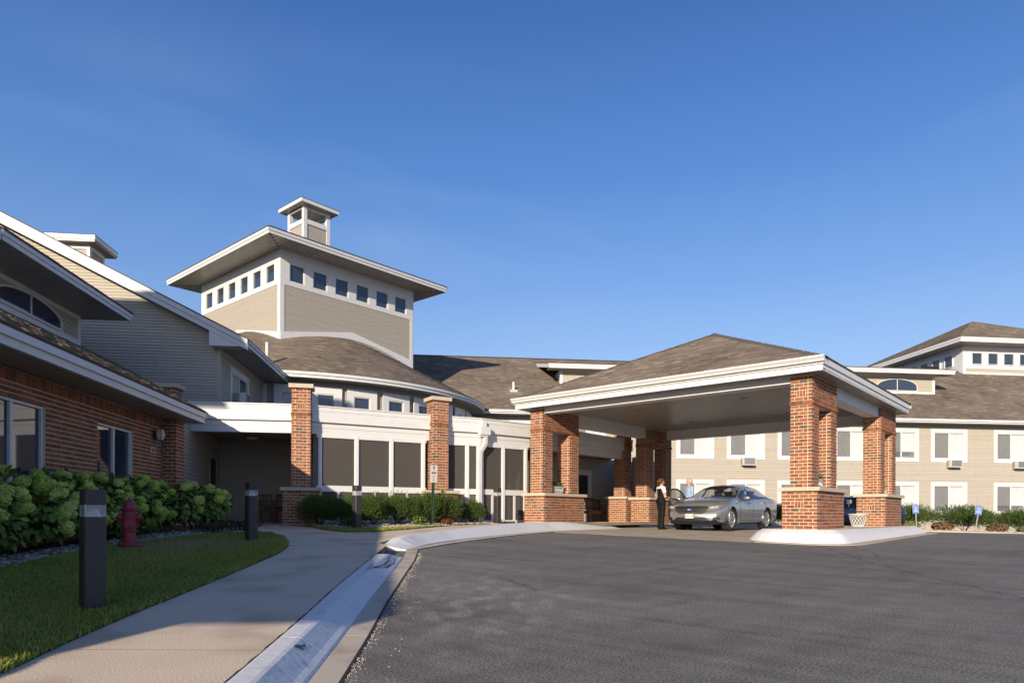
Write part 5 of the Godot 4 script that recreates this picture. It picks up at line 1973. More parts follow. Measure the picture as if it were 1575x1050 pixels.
# ---------------------------------------------------------------- portico
func build_portico() -> void:
	brick_pier("nearest brick pier, on the white island kerb right of the silver car", 0.0, 0.0)
	brick_pier("brick pier on the island kerb's far end beside the lattice urn", 6.394, 0.0)
	brick_pier("brick pier joined to the porch's right end, white planter on its ledge", 0.0, 8.062)
	brick_pier("shaded brick pier behind the woman and the open car door", 6.394, 8.062)
	var at := bplan(0.0, 0.0)
	var o := thing("portico_roof", "hipped brown shingle roof with white fascia over the drive", "roof", W(at.x, at.y, 0.0), ANG_B)
	var a := Vector2(-0.33, -0.33)
	var b := Vector2(8.50, 8.92)
	var S := 3.335
	# ceiling and beams (x = u, z = -v)
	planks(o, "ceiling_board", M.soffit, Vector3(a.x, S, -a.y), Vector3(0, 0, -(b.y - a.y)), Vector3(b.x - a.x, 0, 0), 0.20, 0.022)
	bx(o, "beam", M.white, Vector3(0.06, 3.165, -0.515), Vector3(0.44, S - 0.001, -8.055))
	bx(o, "beam", M.white, Vector3(7.88, 3.0, -0.515), Vector3(8.26, S - 0.001, -8.055))
	bx(o, "beam", M.white, Vector3(1.935, 3.02, -0.07), Vector3(6.385, S - 0.001, -0.44))
	bx(o, "beam", M.white, Vector3(1.935, 2.95, -8.13), Vector3(6.385, S - 0.001, -8.50))
	for q in [[2.3, 2.6], [5.9, 2.6], [2.3, 6.0], [5.9, 6.0]]:
		var dl := MB.new()
		dl.lathe([Vector2(0.0, -0.004), Vector2(0.11, -0.004), Vector2(0.12, 0.01)], 16)
		part(o, "downlight", dl.done(), M.plastic_grey, Transform3D(Basis(), Vector3(q[0], S - 0.008, -q[1])))
	# fascia on four sides
	var lo := Vector3(a.x, 0, -b.y)
	var hi := Vector3(b.x, 0, -a.y)
	for q in [[0.0, 3.315, 3.46], [0.035, 3.46, 3.60]]:
		bx(o, "fascia", M.white, Vector3(lo.x - q[0], q[1], lo.z - q[0]), Vector3(hi.x + q[0], q[2], lo.z + 0.03))
		bx(o, "fascia", M.white, Vector3(lo.x - q[0], q[1], hi.z - 0.03), Vector3(hi.x + q[0], q[2], hi.z + q[0]))
		bx(o, "fascia", M.white, Vector3(lo.x - q[0], q[1], lo.z + 0.03), Vector3(lo.x + 0.03, q[2], hi.z - 0.03))
		bx(o, "fascia", M.white, Vector3(hi.x - 0.03, q[1], lo.z + 0.03), Vector3(hi.x + q[0], q[2], hi.z - 0.03))
	for side in 2:
		var g := MB.new()
		var x0 := lo.x - 0.037 if side == 0 else hi.x + 0.037
		var s := -1.0 if side == 0 else 1.0
		var poly := [Vector3(x0, 3.505, hi.z + 0.06), Vector3(x0 + s * 0.07, 3.505, hi.z + 0.06), Vector3(x0 + s * 0.085, 3.55, hi.z + 0.06), Vector3(x0 + s * 0.125, 3.595, hi.z + 0.06), Vector3(x0 + s * 0.125, 3.635, hi.z + 0.06), Vector3(x0, 3.635, hi.z + 0.06)]
		if side == 0:
			poly.reverse()
		g.prism(poly, Vector3(0, 0, lo.z - hi.z - 0.12))
		part(o, "gutter", g.done(), M.white)
	# roof
	var ctr := (a + b) * 0.5
	var apex := Vector3(ctr.x, 5.80, -ctr.y)
	var y := 3.615
	var c := [Vector3(lo.x - 0.05, y, hi.z + 0.05), Vector3(hi.x + 0.05, y, hi.z + 0.05), Vector3(hi.x + 0.05, y, lo.z - 0.05), Vector3(lo.x - 0.05, y, lo.z - 0.05)]
	var xs := []
	var cs := []
	for k in 4:
		deck(o, [c[k], c[(k + 1) % 4], apex], 0.03)
		roof_plane(xs, cs, c[k] + Vector3(0, 0.002, 0), c[(k + 1) % 4] + Vector3(0, 0.002, 0), apex, apex, 0.145, 0.33, o.global_transform)
		var e := MB.new()
		var p: Vector3 = c[k]
		var n := int(p.distance_to(apex) / 0.22)
		for i in n:
			var q0 := p.lerp(apex, (i + 0.0) / n)
			var q1 := p.lerp(apex, (i + 1.15) / n)
			var dirv := (q1 - q0).normalized()
			var side := dirv.cross(Vector3.UP).normalized()
			var up := side.cross(dirv)
			var off := up * (0.022 if i % 2 == 0 else 0.026)
			e.quad(q0 + off - side * 0.14 - Vector3(0, 0.05, 0), q0 + off, q1 + off, q1 + off - side * 0.14 - Vector3(0, 0.05, 0))
			e.quad(q0 + off, q0 + off + side * 0.14 - Vector3(0, 0.05, 0), q1 + off + side * 0.14 - Vector3(0, 0.05, 0), q1 + off)
		part(o, "hip_cap", e.done(), M.roof_deck)
	stuff(o, "shingles", tab(), M.shingle_many, xs, cs)

# ---------------------------------------------------------------- sedans
const CZ := [-2.58, -2.52, -2.35, -1.95, -1.15, -0.4, 0.3, 1.08, 1.6, 2.1, 2.35, 2.47, 2.54, 2.58]
const C_YT := [0.80, 0.98, 1.10, 1.16, 1.47, 1.54, 1.49, 1.08, 1.035, 0.96, 0.89, 0.82, 0.74, 0.66]
const C_YE := [0.76, 0.94, 1.06, 1.11, 1.39, 1.455, 1.40, 1.03, 0.985, 0.90, 0.83, 0.77, 0.70, 0.63]
const C_WE := [0.60, 0.68, 0.74, 0.72, 0.58, 0.60, 0.62, 0.82, 0.82, 0.78, 0.74, 0.70, 0.66, 0.60]
const C_YB := [0.74, 0.92, 1.01, 1.04, 1.04, 1.02, 1.00, 0.97, 0.93, 0.85, 0.78, 0.73, 0.68, 0.61]
const C_WB := [0.72, 0.80, 0.87, 0.90, 0.905, 0.91, 0.915, 0.92, 0.92, 0.90, 0.86, 0.82, 0.78, 0.72]
const C_WM := [0.80, 0.88, 0.94, 0.96, 0.965, 0.965, 0.965, 0.965, 0.97, 0.96, 0.92, 0.88, 0.84, 0.78]
const C_BO := [0.40, 0.30, 0.24, 0.20, 0.20, 0.20, 0.20, 0.20, 0.20, 0.20, 0.20, 0.21, 0.24, 0.32]
const AXLES := [1.60, -1.27]

func ct(t: Array, z: float) -> float:
	return (lerp_table(CZ, t, z - 0.09) + 2.0 * lerp_table(CZ, t, z) + lerp_table(CZ, t, z + 0.09)) * 0.25 if absf(z) < 2.3 else lerp_table(CZ, t, z)

func car_ring(z: float) -> Array:
	var yb := ct(C_YB, z)
	var bo := ct(C_BO, z)
	var wm := ct(C_WM, z)
	var wb := ct(C_WB, z)
	var we := ct(C_WE, z)
	var ye := ct(C_YE, z)
	var yt := ct(C_YT, z)
	var y3 := minf(0.42, lerpf(bo, yb, 0.4))
	var y4 := minf(0.66, lerpf(bo, yb, 0.7))
	return [Vector2(0, bo), Vector2(0.8 * wm, bo), Vector2(0.945 * wm, bo + 0.06), Vector2(0.975 * wm, y3), Vector2(wm, y4), Vector2(0.985 * wm, lerpf(y4, yb, 0.62)), Vector2(wb, yb), Vector2(we, ye), Vector2(0.6 * we, lerpf(ye, yt, 0.78)), Vector2(0, yt)]

func bend(p: Vector3) -> Vector3:
	# the nose and tail are curved in plan
	var k := pow(absf(p.x) / 0.95, 2.4)
	p.z += -0.34 * k * smoothstep(1.5, 2.58, p.z) + 0.20 * k * smoothstep(1.7, 2.58, -p.z)
	return p

func nose_z(y: float) -> float:
	return lerp_table([0.20, 0.30, 0.45, 0.64, 0.72, 0.79, 0.86, 0.93], [2.47, 2.57, 2.585, 2.583, 2.55, 2.50, 2.41, 2.22], y)

func nose(x: float, y: float, out := 0.012) -> Vector3:
	return bend(Vector3(x, y, nose_z(y))) + Vector3(0.0, 0.0, out)

func nose_patch(f: Callable, nu: int, nv: int, out := 0.012) -> ArrayMesh:
	# f(u, v) -> (x, y) laid on the nose
	var b := MB.new()
	b.grid(nu, nv, func(i, j):
		var q: Vector2 = f.call(float(i) / nu, float(j) / nv)
		return nose(q.x, q.y, out))
	return b.done()

func make_car(called: String, label: String, at: Vector3, turn: float, paint: Material, open_door: bool, stretch := 1.0) -> Node3D:
	var o := thing(called, label, "car", at, turn)
	var seg := [2, 1, 3, 3, 3, 2, 6, 3, 3]
	var nz := 130
	var zs := []
	for i in nz + 1:
		zs.append(lerpf(-2.58, 2.58, float(i) / nz))
	var pts := []
	var rows := 0
	for s in seg:
		rows += s
	for i in nz + 1:
		var r := car_ring(zs[i])
		var col := []
		for k in seg.size():
			for t in seg[k]:
				var q: Vector2 = (r[k] as Vector2).lerp(r[k + 1], float(t) / seg[k])
				col.append(q)
		col.append(r[-1])
		pts.append(col)
	# which cells are glass: side windows between rows 14 and 20, screens above row 20
	var belt_row := 14
	var rail_row := 20
	var P := func(i: int, j: int, s: float) -> Vector3:
		var q: Vector2 = pts[i][j]
		var p := Vector3(q.x * s, q.y, zs[i])
		if q.x > 0.6 and j <= belt_row:
			for a in AXLES:
				var d := Vector2(zs[i] - a, q.y - 0.355)
				var r := d.length()
				if r > 0.36 and r < 0.455:
					d = d.normalized() * 0.412
					p.z = a + d.x
					p.y = 0.355 + d.y
		return bend(p)
	var body := MB.new()
	var wind := MB.new()
	var rear := MB.new()
	var sideg := {}
	var trimb := MB.new()
	# smooth normals on the whole grid
	for s in [1.0, -1.0]:
		var nrm := []
		for i in nz + 1:
			for j in rows + 1:
				var du: Vector3 = P.call(mini(i + 1, nz), j, s) - P.call(maxi(i - 1, 0), j, s)
				var dv: Vector3 = P.call(i, mini(j + 1, rows), s) - P.call(i, maxi(j - 1, 0), s)
				nrm.append((dv.cross(du) * s).normalized())
		for i in nz:
			for j in rows:
				var zc: float = (zs[i] + zs[i + 1]) * 0.5
				var q: Vector2 = (pts[i][j] + pts[i + 1][j + 1]) * 0.5
				var gone := false
				if q.x > 0.55 and j < belt_row:
					for a in AXLES:
						if Vector2(zc - a, q.y - 0.355).length() < 0.412:
							gone = true
				if gone:
					continue
				var target: MB = body
				var rel := float(j - belt_row) / (rail_row - belt_row)
				if j >= belt_row and j < rail_row:
					var open_h := ct(C_YE, zc) - ct(C_YB, zc)
					var lo_ok := j >= belt_row + 0 and j < rail_row - 1
					if zc > -1.62 and zc < 0.98 and open_h > 0.14 and lo_ok:
						var wname := "f" if zc > 0.0 else "r"
						if zc > -0.07 and zc < 0.02:
							target = trimb
						else:
							var key: String = wname + str(s)
							if not sideg.has(key):
								sideg[key] = MB.new()
							target = sideg[key]
					elif zc > -1.72 and zc < 1.06 and open_h > 0.05:
						target = trimb if j == belt_row else body
				elif j >= rail_row:
					if zc > 0.36 and zc < 1.10 and not (j == rail_row and zc > 1.2):
						target = wind
					elif zc < -1.17 and zc > -1.98:
						target = rear
				elif j < 3:
					target = trimb
				var a: Vector3 = P.call(i, j, s)
				var b: Vector3 = P.call(i + 1, j, s)
				var c: Vector3 = P.call(i + 1, j + 1, s)
				var d: Vector3 = P.call(i, j + 1, s)
				var k := target.v.size()
				var ids := [i * (rows + 1) + j, (i + 1) * (rows + 1) + j, (i + 1) * (rows + 1) + j + 1, i * (rows + 1) + j + 1]
				var vv := [a, b, c, d]
				for m in 4:
					target.v.append(vv[m])
					target.n.append(nrm[ids[m]])
					target.c.append(Color.WHITE)
					target.uv.append(Vector2.ZERO)
				for m in ([0, 1, 2, 0, 2, 3] if s > 0 else [0, 2, 1, 0, 3, 2]):
					target.ix.append(k + m)
		# nose and tail caps
		for e in [0, nz]:
			var c := bend(Vector3(0, 0.5, zs[e]))
			for j in rows:
				var a: Vector3 = P.call(e, j, s)
				var b: Vector3 = P.call(e, j + 1, s)
				if (e == nz) == (s > 0):
					body.tri(c, a, b)
				else:
					body.tri(c, b, a)
	part(o, "body", body.done(), paint)
	part(o, "windshield", wind.done(), M.car_glass)
	part(o, "rear_window", rear.done(), M.car_glass)
	for k in sideg:
		part(o, "side_window", sideg[k].done(), M.car_glass)
	part(o, "trim", trimb.done(), M.car_black)
	# cabin
	bx(o, "cabin_floor", M.car_black, Vector3(-0.85, 0.30, -1.9), Vector3(0.85, 0.55, 1.0))
	bx(o, "dashboard", M.car_black, Vector3(-0.82, 0.7, 0.62), Vector3(0.82, 0.99, 1.05))
	for q in [[-0.38, 0.12], [0.38, 0.12], [-0.38, -0.75], [0.38, -0.75]]:
		var st := group_part(o, "seat", Transform3D(Basis(), Vector3(q[0], 0.48, q[1])))
		bx(st, "cushion", M.car_black, Vector3(-0.25, 0, -0.25), Vector3(0.25, 0.14, 0.28))
		obox(st, "back", M.car_black, Vector3(0.48, 0.62, 0.12), Transform3D(Basis(Vector3.RIGHT, -0.3), Vector3(0, 0.38, -0.33)))
		obox(st, "headrest", M.car_black, Vector3(0.24, 0.16, 0.09), Transform3D(Basis(Vector3.RIGHT, -0.3), Vector3(0, 0.76, -0.42)))
	var sw := MB.new()
	var ringp := []
	for i in 17:
		ringp.append(Vector3(cos(TAU * i / 16), sin(TAU * i / 16), 0) * 0.18)
	sw.tube(ringp, [0.015], 6)
	part(o, "steering_wheel", sw.done(), M.car_black, Transform3D(Basis(Vector3.RIGHT, -0.4), Vector3(0.38, 0.95, 0.5)))
	# wheel housings and wheels
	for s in [1.0, -1.0]:
		for a in AXLES:
			var hb := MB.new()
			hb.grid(20, 1, func(i, j):
				var g: float = PI * (i / 20.0) * 1.24 - 0.38
				return Vector3(s * (0.45 + 0.49 * j), 0.355 + sin(g) * 0.415, a + cos(g) * 0.415))
			hb.box(Vector3(minf(s * 0.44, s * 0.46), 0.2, a - 0.42), Vector3(maxf(s * 0.44, s * 0.46), 0.75, a + 0.42))
			part(o, "wheel_arch", hb.done(), M.car_black)
			var lip := MB.new()
			var lp := []
			for i in 25:
				var g: float = PI * (i / 24.0) * 1.2 - 0.31
				lp.append(bend(Vector3(s * 0.955, 0.355 + sin(g) * 0.415, a + cos(g) * 0.415)))
			lip.tube(lp, [0.014], 6)
			part(o, "arch_lip", lip.done(), paint)
			wheel(o, Vector3(s * 0.925, 0.355, a), s)
	# door gaps, handles, mouldings
	for s in [1.0, -1.0]:
		if open_door and s < 0.0:
			continue
		for z in [1.0, -0.03, -1.12]:
			var g := MB.new()
			var pth := []
			for k in 7:
				var y := lerpf(0.34, 1.0, k / 6.0)
				var r := car_ring(z)
				pth.append(Vector3(s * (side_x(z, y) + 0.001), y, z))
			g.tube(pth, [0.006], 4)
			part(o, "door_gap", g.done(), M.car_black)
		for z in [0.12, -0.98]:
			var hd := MB.new()
			var hp := []
			for k in 5:
				var zz: float = z + k * 0.05
				hp.append(Vector3(s * (side_x(zz, 0.90) + 0.012 + 0.022 * sin(PI * k / 4.0)), 0.90, zz))
			hd.tube(hp, [0.013], 6)
			part(o, "door_handle", hd.done(), M.chrome)
		var ml := MB.new()
		var mp := []
		for k in 9:
			var zz := lerpf(1.0, -0.86, k / 8.0)
			mp.append(Vector3(s * (side_x(zz, 0.36) + 0.004), 0.36, zz))
		ml.tube(mp, [0.012], 5)
		part(o, "side_moulding", ml.done(), paint)
		mirror(o, Transform3D(Basis(), Vector3(s * 0.98, 1.0, 0.80)), s, paint)
	# front end
	var gr := func(u: float, v: float) -> Vector2:
		var hw := lerpf(0.40, 0.56, sin(v * PI * 0.75))
		return Vector2(lerpf(-hw, hw, u), lerpf(0.555, 0.765, v))
	part(o, "grille", nose_patch(gr, 18, 6, 0.010), M.car_black)
	for k in 4:
		var v := 0.06 + k * 0.29
		var bar := MB.new()
		var bp := []
		for i in 15:
			var q: Vector2 = gr.call(0.02 + 0.96 * i / 14.0, v)
			bp.append(nose(q.x, q.y, 0.022))
		bar.tube(bp, [0.019 if k < 3 else 0.014], 6)
		part(o, "grille_bar", bar.done(), M.chrome)
	var em := MB.new()
	em.grid(18, 1, func(i, j): return nose(cos(TAU * i / 18.0) * 0.075 * j, 0.655 + sin(TAU * i / 18.0) * 0.032 * j, 0.045))
	part(o, "emblem", em.done(), M.sign_blue)
	var er := MB.new()
	var ep := []
	for i in 25:
		ep.append(nose(cos(TAU * i / 24.0) * 0.077, 0.655 + sin(TAU * i / 24.0) * 0.034, 0.045))
	er.tube(ep, [0.006], 5)
	part(o, "emblem_ring", er.done(), M.chrome)
	var sq := MB.new()
	var sp := []
	for i in 13:
		sp.append(nose(lerpf(-0.045, 0.045, i / 12.0), 0.655 + sin(i * 1.5) * 0.012, 0.048))
	sq.tube(sp, [0.0035], 4)
	part(o, "emblem_script", sq.done(), M.sign_white)
	var intake := func(u: float, v: float) -> Vector2:
		var hw := lerpf(0.62, 0.46, v)
		return Vector2(lerpf(-hw, hw, u), lerpf(0.315, 0.415, v))
	part(o, "lower_intake", nose_patch(intake, 18, 3, 0.010), M.car_black)
	var lipb := nose_patch(func(u, v): return Vector2(lerpf(-0.80, 0.80, u), lerpf(0.20, 0.265, v)), 20, 2, 0.014)
	part(o, "chin", lipb, M.car_black)
	for s in [1.0, -1.0]:
		part(o, "fog_pocket", nose_patch(func(u, v): return Vector2(s * lerpf(0.68, 0.86, u), lerpf(0.345, 0.415 + 0.02 * u, v)), 6, 3, 0.012), M.car_black)
		# headlamp wraps from beside the grille on to the wing
		var hl := group_part(o, "headlight")
		var lensf := func(u: float, v: float) -> Vector2:
			return Vector2(s * lerpf(0.585, 0.90, u), lerpf(0.665 + 0.035 * u, 0.755 + 0.06 * u - 0.03 * u * u, v))
		part(hl, "housing", nose_patch(lensf, 10, 4, 0.008), M.chrome)
		part(hl, "lens", nose_patch(lensf, 10, 4, 0.020), M.lamp_lens)
		for u in [0.22, 0.50]:
			var q: Vector2 = lensf.call(u, 0.5)
			var bl := SphereMesh.new()
			bl.radius = 0.03
			bl.height = 0.06
			part(hl, "bulb", bl, M.lamp_cone, Transform3D(Basis(), nose(q.x, q.y, -0.012)))
		part(hl, "marker", nose_patch(func(u, v): return lensf.call(0.78 + 0.2 * u, 0.25 + 0.5 * v), 3, 2, 0.024), M.tail_red)
		# tail lamp
		var tl := MB.new()
		tl.grid(4, 5, func(i, j): return bend(Vector3(s * lerpf(0.62, 0.83, i / 4.0), lerpf(0.76, 0.98, j / 5.0), -2.56)) + Vector3(s * 0.01, 0, -0.02 + 0.06 * i / 4.0))
		part(o, "tail_light", tl.done(), M.tail_red)
	# number plate
	var pl := group_part(o, "license_plate", Transform3D(Basis(), nose(0.0, 0.455, 0.03)))
	bx(pl, "plate", M.plate_white, Vector3(-0.155, -0.078, -0.012), Vector3(0.155, 0.078, 0.0))
	for q in [[-0.155, -0.145, -0.078, 0.078], [0.145, 0.155, -0.078, 0.078], [-0.145, 0.145, -0.078, -0.068], [-0.145, 0.145, 0.068, 0.078]]:
		bx(pl, "frame", M.car_black, Vector3(q[0], q[2], 0.0), Vector3(q[1], q[3], 0.006))
	for q in [[-0.135, -0.10], [0.10, 0.135]]:
		bx(pl, "print", M.plate_orange, Vector3(q[0], -0.05, 0.0), Vector3(q[1], 0.045, 0.002))
	var tm := TextMesh.new()
	tm.text = "MJ 15"
	tm.font_size = 12
	tm.pixel_size = 0.0055
	tm.depth = 0.003
	tm.curve_step = 1.0
	part(pl, "lettering", tm, M.sign_blue, Transform3D(Basis(), Vector3(0, 0.0, 0.003)))
	if open_door:
		var d := group_part(o, "open_door", Transform3D(Basis(Vector3.UP, deg_to_rad(62)), Vector3(-0.94, 0, 0.97)))
		var b := MB.new()
		b.prism([Vector3(0.0, 0.30, 0.0), Vector3(0.0, 0.30, -1.02), Vector3(0.0, 0.62, -1.06), Vector3(0.0, 1.0, -1.06), Vector3(0.0, 0.975, 0.0)], Vector3(0.05, 0, 0))
		part(d, "panel", b.done(), paint)
		bx(d, "lining", M.car_black, Vector3(0.052, 0.34, -1.0), Vector3(0.10, 0.95, -0.05))
		var fr := MB.new()
		fr.tube([Vector3(0.04, 0.97, -0.03), Vector3(0.06, 1.13, -0.20), Vector3(0.09, 1.29, -0.44), Vector3(0.11, 1.375, -0.70), Vector3(0.11, 1.39, -0.95), Vector3(0.10, 1.36, -1.04), Vector3(0.04, 1.0, -1.04)], [0.028], 6)
		part(d, "window_frame", fr.done(), M.car_black)
		var gb := MB.new()
		gb.prism([Vector3(0.04, 0.98, -0.05), Vector3(0.04, 0.98, -1.03), Vector3(0.10, 1.36, -1.03), Vector3(0.11, 1.38, -0.75), Vector3(0.09, 1.28, -0.44), Vector3(0.06, 1.12, -0.2)], Vector3(0.004, 0, 0))
		part(d, "pane", gb.done(), M.car_glass)
		mirror(d, Transform3D(Basis(), Vector3(-0.05, 1.0, -0.16)), -1.0, paint)
		var hp := MB.new()
		hp.tube([Vector3(-0.005, 0.90, -0.98), Vector3(-0.03, 0.90, -0.92), Vector3(-0.03, 0.90, -0.84), Vector3(-0.005, 0.90, -0.78)], [0.013], 6)
		part(d, "door_handle", hp.done(), M.chrome)
	return o

func side_x(z: float, y: float) -> float:
	var r := car_ring(z)
	for k in range(2, 7):
		if y <= r[k + 1].y:
			var t: float = (y - r[k].y) / maxf(0.001, r[k + 1].y - r[k].y)
			return lerpf(r[k].x, r[k + 1].x, clampf(t, 0.0, 1.0))
	return r[6].x

func mirror(o: Node3D, t: Transform3D, s: float, paint: Material) -> void:
	var m := group_part(o, "door_mirror", t)
	var b := MB.new()
	b.grid(12, 8, func(i, j):
		var a: float = -TAU * i / 12.0
		var e: float = PI * (j / 8.0 - 0.5)
		return Vector3(s * 0.09 + cos(a) * cos(e) * 0.125, 0.035 + sin(e) * 0.075, sin(a) * cos(e) * (0.085 if sin(a) > 0.0 else 0.03)))
	part(m, "shell", b.done(), paint)
	bx(m, "stalk", M.car_black, Vector3(minf(s * -0.06, s * 0.08), -0.055, -0.03), Vector3(maxf(s * -0.06, s * 0.08), -0.02, 0.05))
	bx(m, "lower_shell", M.car_black, Vector3(minf(s * -0.01, s * 0.20), -0.05, -0.03), Vector3(maxf(s * -0.01, s * 0.20), -0.018, 0.06))

func wheel(o: Node3D, at: Vector3, s: float) -> void:
	# axis along x; outer face towards s
	var w := group_part(o, "wheel", Transform3D(Basis(Vector3(0, s, 0), Vector3(s, 0, 0), Vector3(0, 0, -1)), at))
	var t := MB.new()
	t.lathe([Vector2(0.245, -0.23), Vector2(0.315, -0.23), Vector2(0.345, -0.215), Vector2(0.355, -0.17), Vector2(0.355, -0.06), Vector2(0.345, -0.015), Vector2(0.31, 0.0), Vector2(0.252, -0.006), Vector2(0.245, -0.03)], 36)
	part(w, "tyre", t.done(), M.tyre)
	var r := MB.new()
	r.lathe([Vector2(0.228, -0.12), Vector2(0.236, -0.02), Vector2(0.252, -0.002), Vector2(0.24, 0.0), Vector2(0.228, -0.02)], 36)
	r.lathe([Vector2(0.0, -0.012), Vector2(0.045, -0.014), Vector2(0.06, -0.03)], 20)
	for k in 5:
		for e in [-0.11, 0.11]:
			var a: float = TAU * k / 5.0 + e
			var a2: float = TAU * k / 5.0 + e * 2.0
			var p0 := Vector3(cos(a) * 0.04, -0.02, sin(a) * 0.04)
			var p1 := Vector3(cos(a2) * 0.235, -0.012, sin(a2) * 0.235)
			var dirv := (p1 - p0).normalized()
			var side := dirv.cross(Vector3.UP).normalized()
			r.box(Vector3(-0.016, -0.03, 0.0), Vector3(0.016, 0.0, p0.distance_to(p1)), Color.WHITE, Transform3D(Basis(-side, Vector3.UP, dirv), p0))
	part(w, "rim", r.done(), M.alloy)
	var bk := MB.new()
	bk.lathe([Vector2(0.0, -0.10), Vector2(0.235, -0.10)], 24)
	part(w, "brake_disc", bk.done(), M.car_black)

func build_vehicles() -> void:
	var silver := mat("silver_paint", Color(0.36, 0.375, 0.40), 0.26, 0.65)
	silver.clearcoat_enabled = true
	silver.clearcoat = 1.0
	silver.clearcoat_roughness = 0.06
	var navy := mat("navy_paint", Color(0.010, 0.016, 0.045), 0.25, 0.2)
	navy.clearcoat_enabled = true
	navy.clearcoat = 1.0
	navy.clearcoat_roughness = 0.05
	var cg := mat("car_glass", Color(0.03, 0.035, 0.04), 0.02)
	cg.transparency = BaseMaterial3D.TRANSPARENCY_ALPHA
	cg.albedo_color.a = 0.35
	mat("car_black", Color(0.014, 0.014, 0.015), 0.55)
	mat("tyre", Color(0.022, 0.021, 0.020), 0.85)
	mat("alloy", Color(0.62, 0.62, 0.63), 0.28, 0.85)
	mat("tail_red", Color(0.30, 0.012, 0.012), 0.2)
	mat("plate_white", Color(0.70, 0.70, 0.66), 0.5)
	mat("plate_orange", Color(0.62, 0.25, 0.10), 0.5)
	var c := Vector2(7.2, 23.04)
	make_car("silver_car", "silver four-door sedan with its front passenger door open", W(c.x, c.y, road_h(c.x, c.y) + 0.012), deg_to_rad(-41.2), silver, true)
	var d := Vector2(14.7, 30.3)
	make_car("navy_car", "dark blue sedan mostly hidden behind the outer brick piers", W(d.x, d.y, road_h(d.x, d.y)), deg_to_rad(-90.0 + 6.5), navy, false)

# ---------------------------------------------------------------- people: smooth-blended limbs meshed as one surface
func flesh(b: MB, bones: Array, cell: float, blend: float) -> void:
	# bones: [a, b, radius a, radius b, colour]
	var lo := Vector3.ONE * 1e9
	var hi := -lo
	for q in bones:
		var m: float = maxf(q[2], q[3]) + cell * 3.0
		lo = lo.min(q[0] - Vector3.ONE * m).min(q[1] - Vector3.ONE * m)
		hi = hi.max(q[0] + Vector3.ONE * m).max(q[1] + Vector3.ONE * m)
	var nx := int((hi.x - lo.x) / cell) + 2
	var ny := int((hi.y - lo.y) / cell) + 2
	var nz := int((hi.z - lo.z) / cell) + 2
	var f := PackedFloat32Array()
	f.resize(nx * ny * nz)
	f.fill(1.0)
	var near := PackedFloat32Array()
	near.resize(nx * ny * nz)
	near.fill(1e9)
	var who := PackedInt32Array()
	who.resize(nx * ny * nz)
	for k in bones.size():
		var q: Array = bones[k]
		var a: Vector3 = q[0]
		var d: Vector3 = q[1] - a
		var dd := maxf(d.dot(d), 1e-9)
		var m: float = maxf(q[2], q[3]) + blend + cell * 2.0
		var i0 := Vector3i(((a.min(q[1]) - Vector3.ONE * m - lo) / cell).floor()).clamp(Vector3i.ZERO, Vector3i(nx - 1, ny - 1, nz - 1))
		var i1 := Vector3i(((a.max(q[1]) + Vector3.ONE * m - lo) / cell).ceil()).clamp(Vector3i.ZERO, Vector3i(nx - 1, ny - 1, nz - 1))
		for z in range(i0.z, i1.z + 1):
			for y in range(i0.y, i1.y + 1):
				var at := (z * ny + y) * nx
				for x in range(i0.x, i1.x + 1):
					var p := lo + Vector3(x, y, z) * cell
					var t := clampf((p - a).dot(d) / dd, 0.0, 1.0)
					var e := p.distance_to(a + d * t) - lerpf(q[2], q[3], t)
					var old := f[at + x]
					var h := maxf(blend - absf(old - e), 0.0) / blend
					f[at + x] = minf(old, e) - h * h * blend * 0.25
					if e < near[at + x]:
						near[at + x] = e
						who[at + x] = k
	# surface nets
	var ids := {}
	var base := b.v.size()
	for z in nz - 1:
		for y in ny - 1:
			for x in nx - 1:
				var at := (z * ny + y) * nx + x
				var n := 0
				var c := [f[at], f[at + 1], f[at + nx], f[at + nx + 1], f[at + nx * ny], f[at + nx * ny + 1], f[at + nx * ny + nx], f[at + nx * ny + nx + 1]]
				for v in c:
					if v < 0.0:
						n += 1
				if n == 0 or n == 8:
					continue
				var s := Vector3.ZERO
				var cnt := 0
				for e in [[0, 1], [2, 3], [4, 5], [6, 7], [0, 2], [1, 3], [4, 6], [5, 7], [0, 4], [1, 5], [2, 6], [3, 7]]:
					if (c[e[0]] < 0.0) != (c[e[1]] < 0.0):
						var t: float = c[e[0]] / (c[e[0]] - c[e[1]])
						var pa := Vector3(e[0] & 1, (e[0] >> 1) & 1, (e[0] >> 2) & 1)
						var pb := Vector3(e[1] & 1, (e[1] >> 1) & 1, (e[1] >> 2) & 1)
						s += pa.lerp(pb, t)
						cnt += 1
				var g := Vector3(c[1] + c[3] + c[5] + c[7] - c[0] - c[2] - c[4] - c[6], c[2] + c[3] + c[6] + c[7] - c[0] - c[1] - c[4] - c[5], c[4] + c[5] + c[6] + c[7] - c[0] - c[1] - c[2] - c[3])
				ids[at] = b.v.size()
				b.v.append(lo + (Vector3(x, y, z) + s / cnt) * cell)
				b.n.append(g.normalized())
				b.c.append(bones[who[at]][4])
				b.uv.append(Vector2.ZERO)
	var step := [1, nx, nx * ny]
	for at in ids:
		for ax in 3:
			var u: int = step[(ax + 1) % 3]
			var w: int = step[(ax + 2) % 3]
			if (f[at] < 0.0) == (f[at + step[ax]] < 0.0):
				continue
			if not (ids.has(at - u) and ids.has(at - w) and ids.has(at - u - w)):
				continue
			var q := [ids[at], ids[at - u], ids[at - u - w], ids[at - w]]
			if f[at] < 0.0:
				for m in [0, 2, 1, 0, 3, 2]:
					b.ix.append(q[m])
			else:
				for m in [0, 1, 2, 0, 2, 3]:
					b.ix.append(q[m])

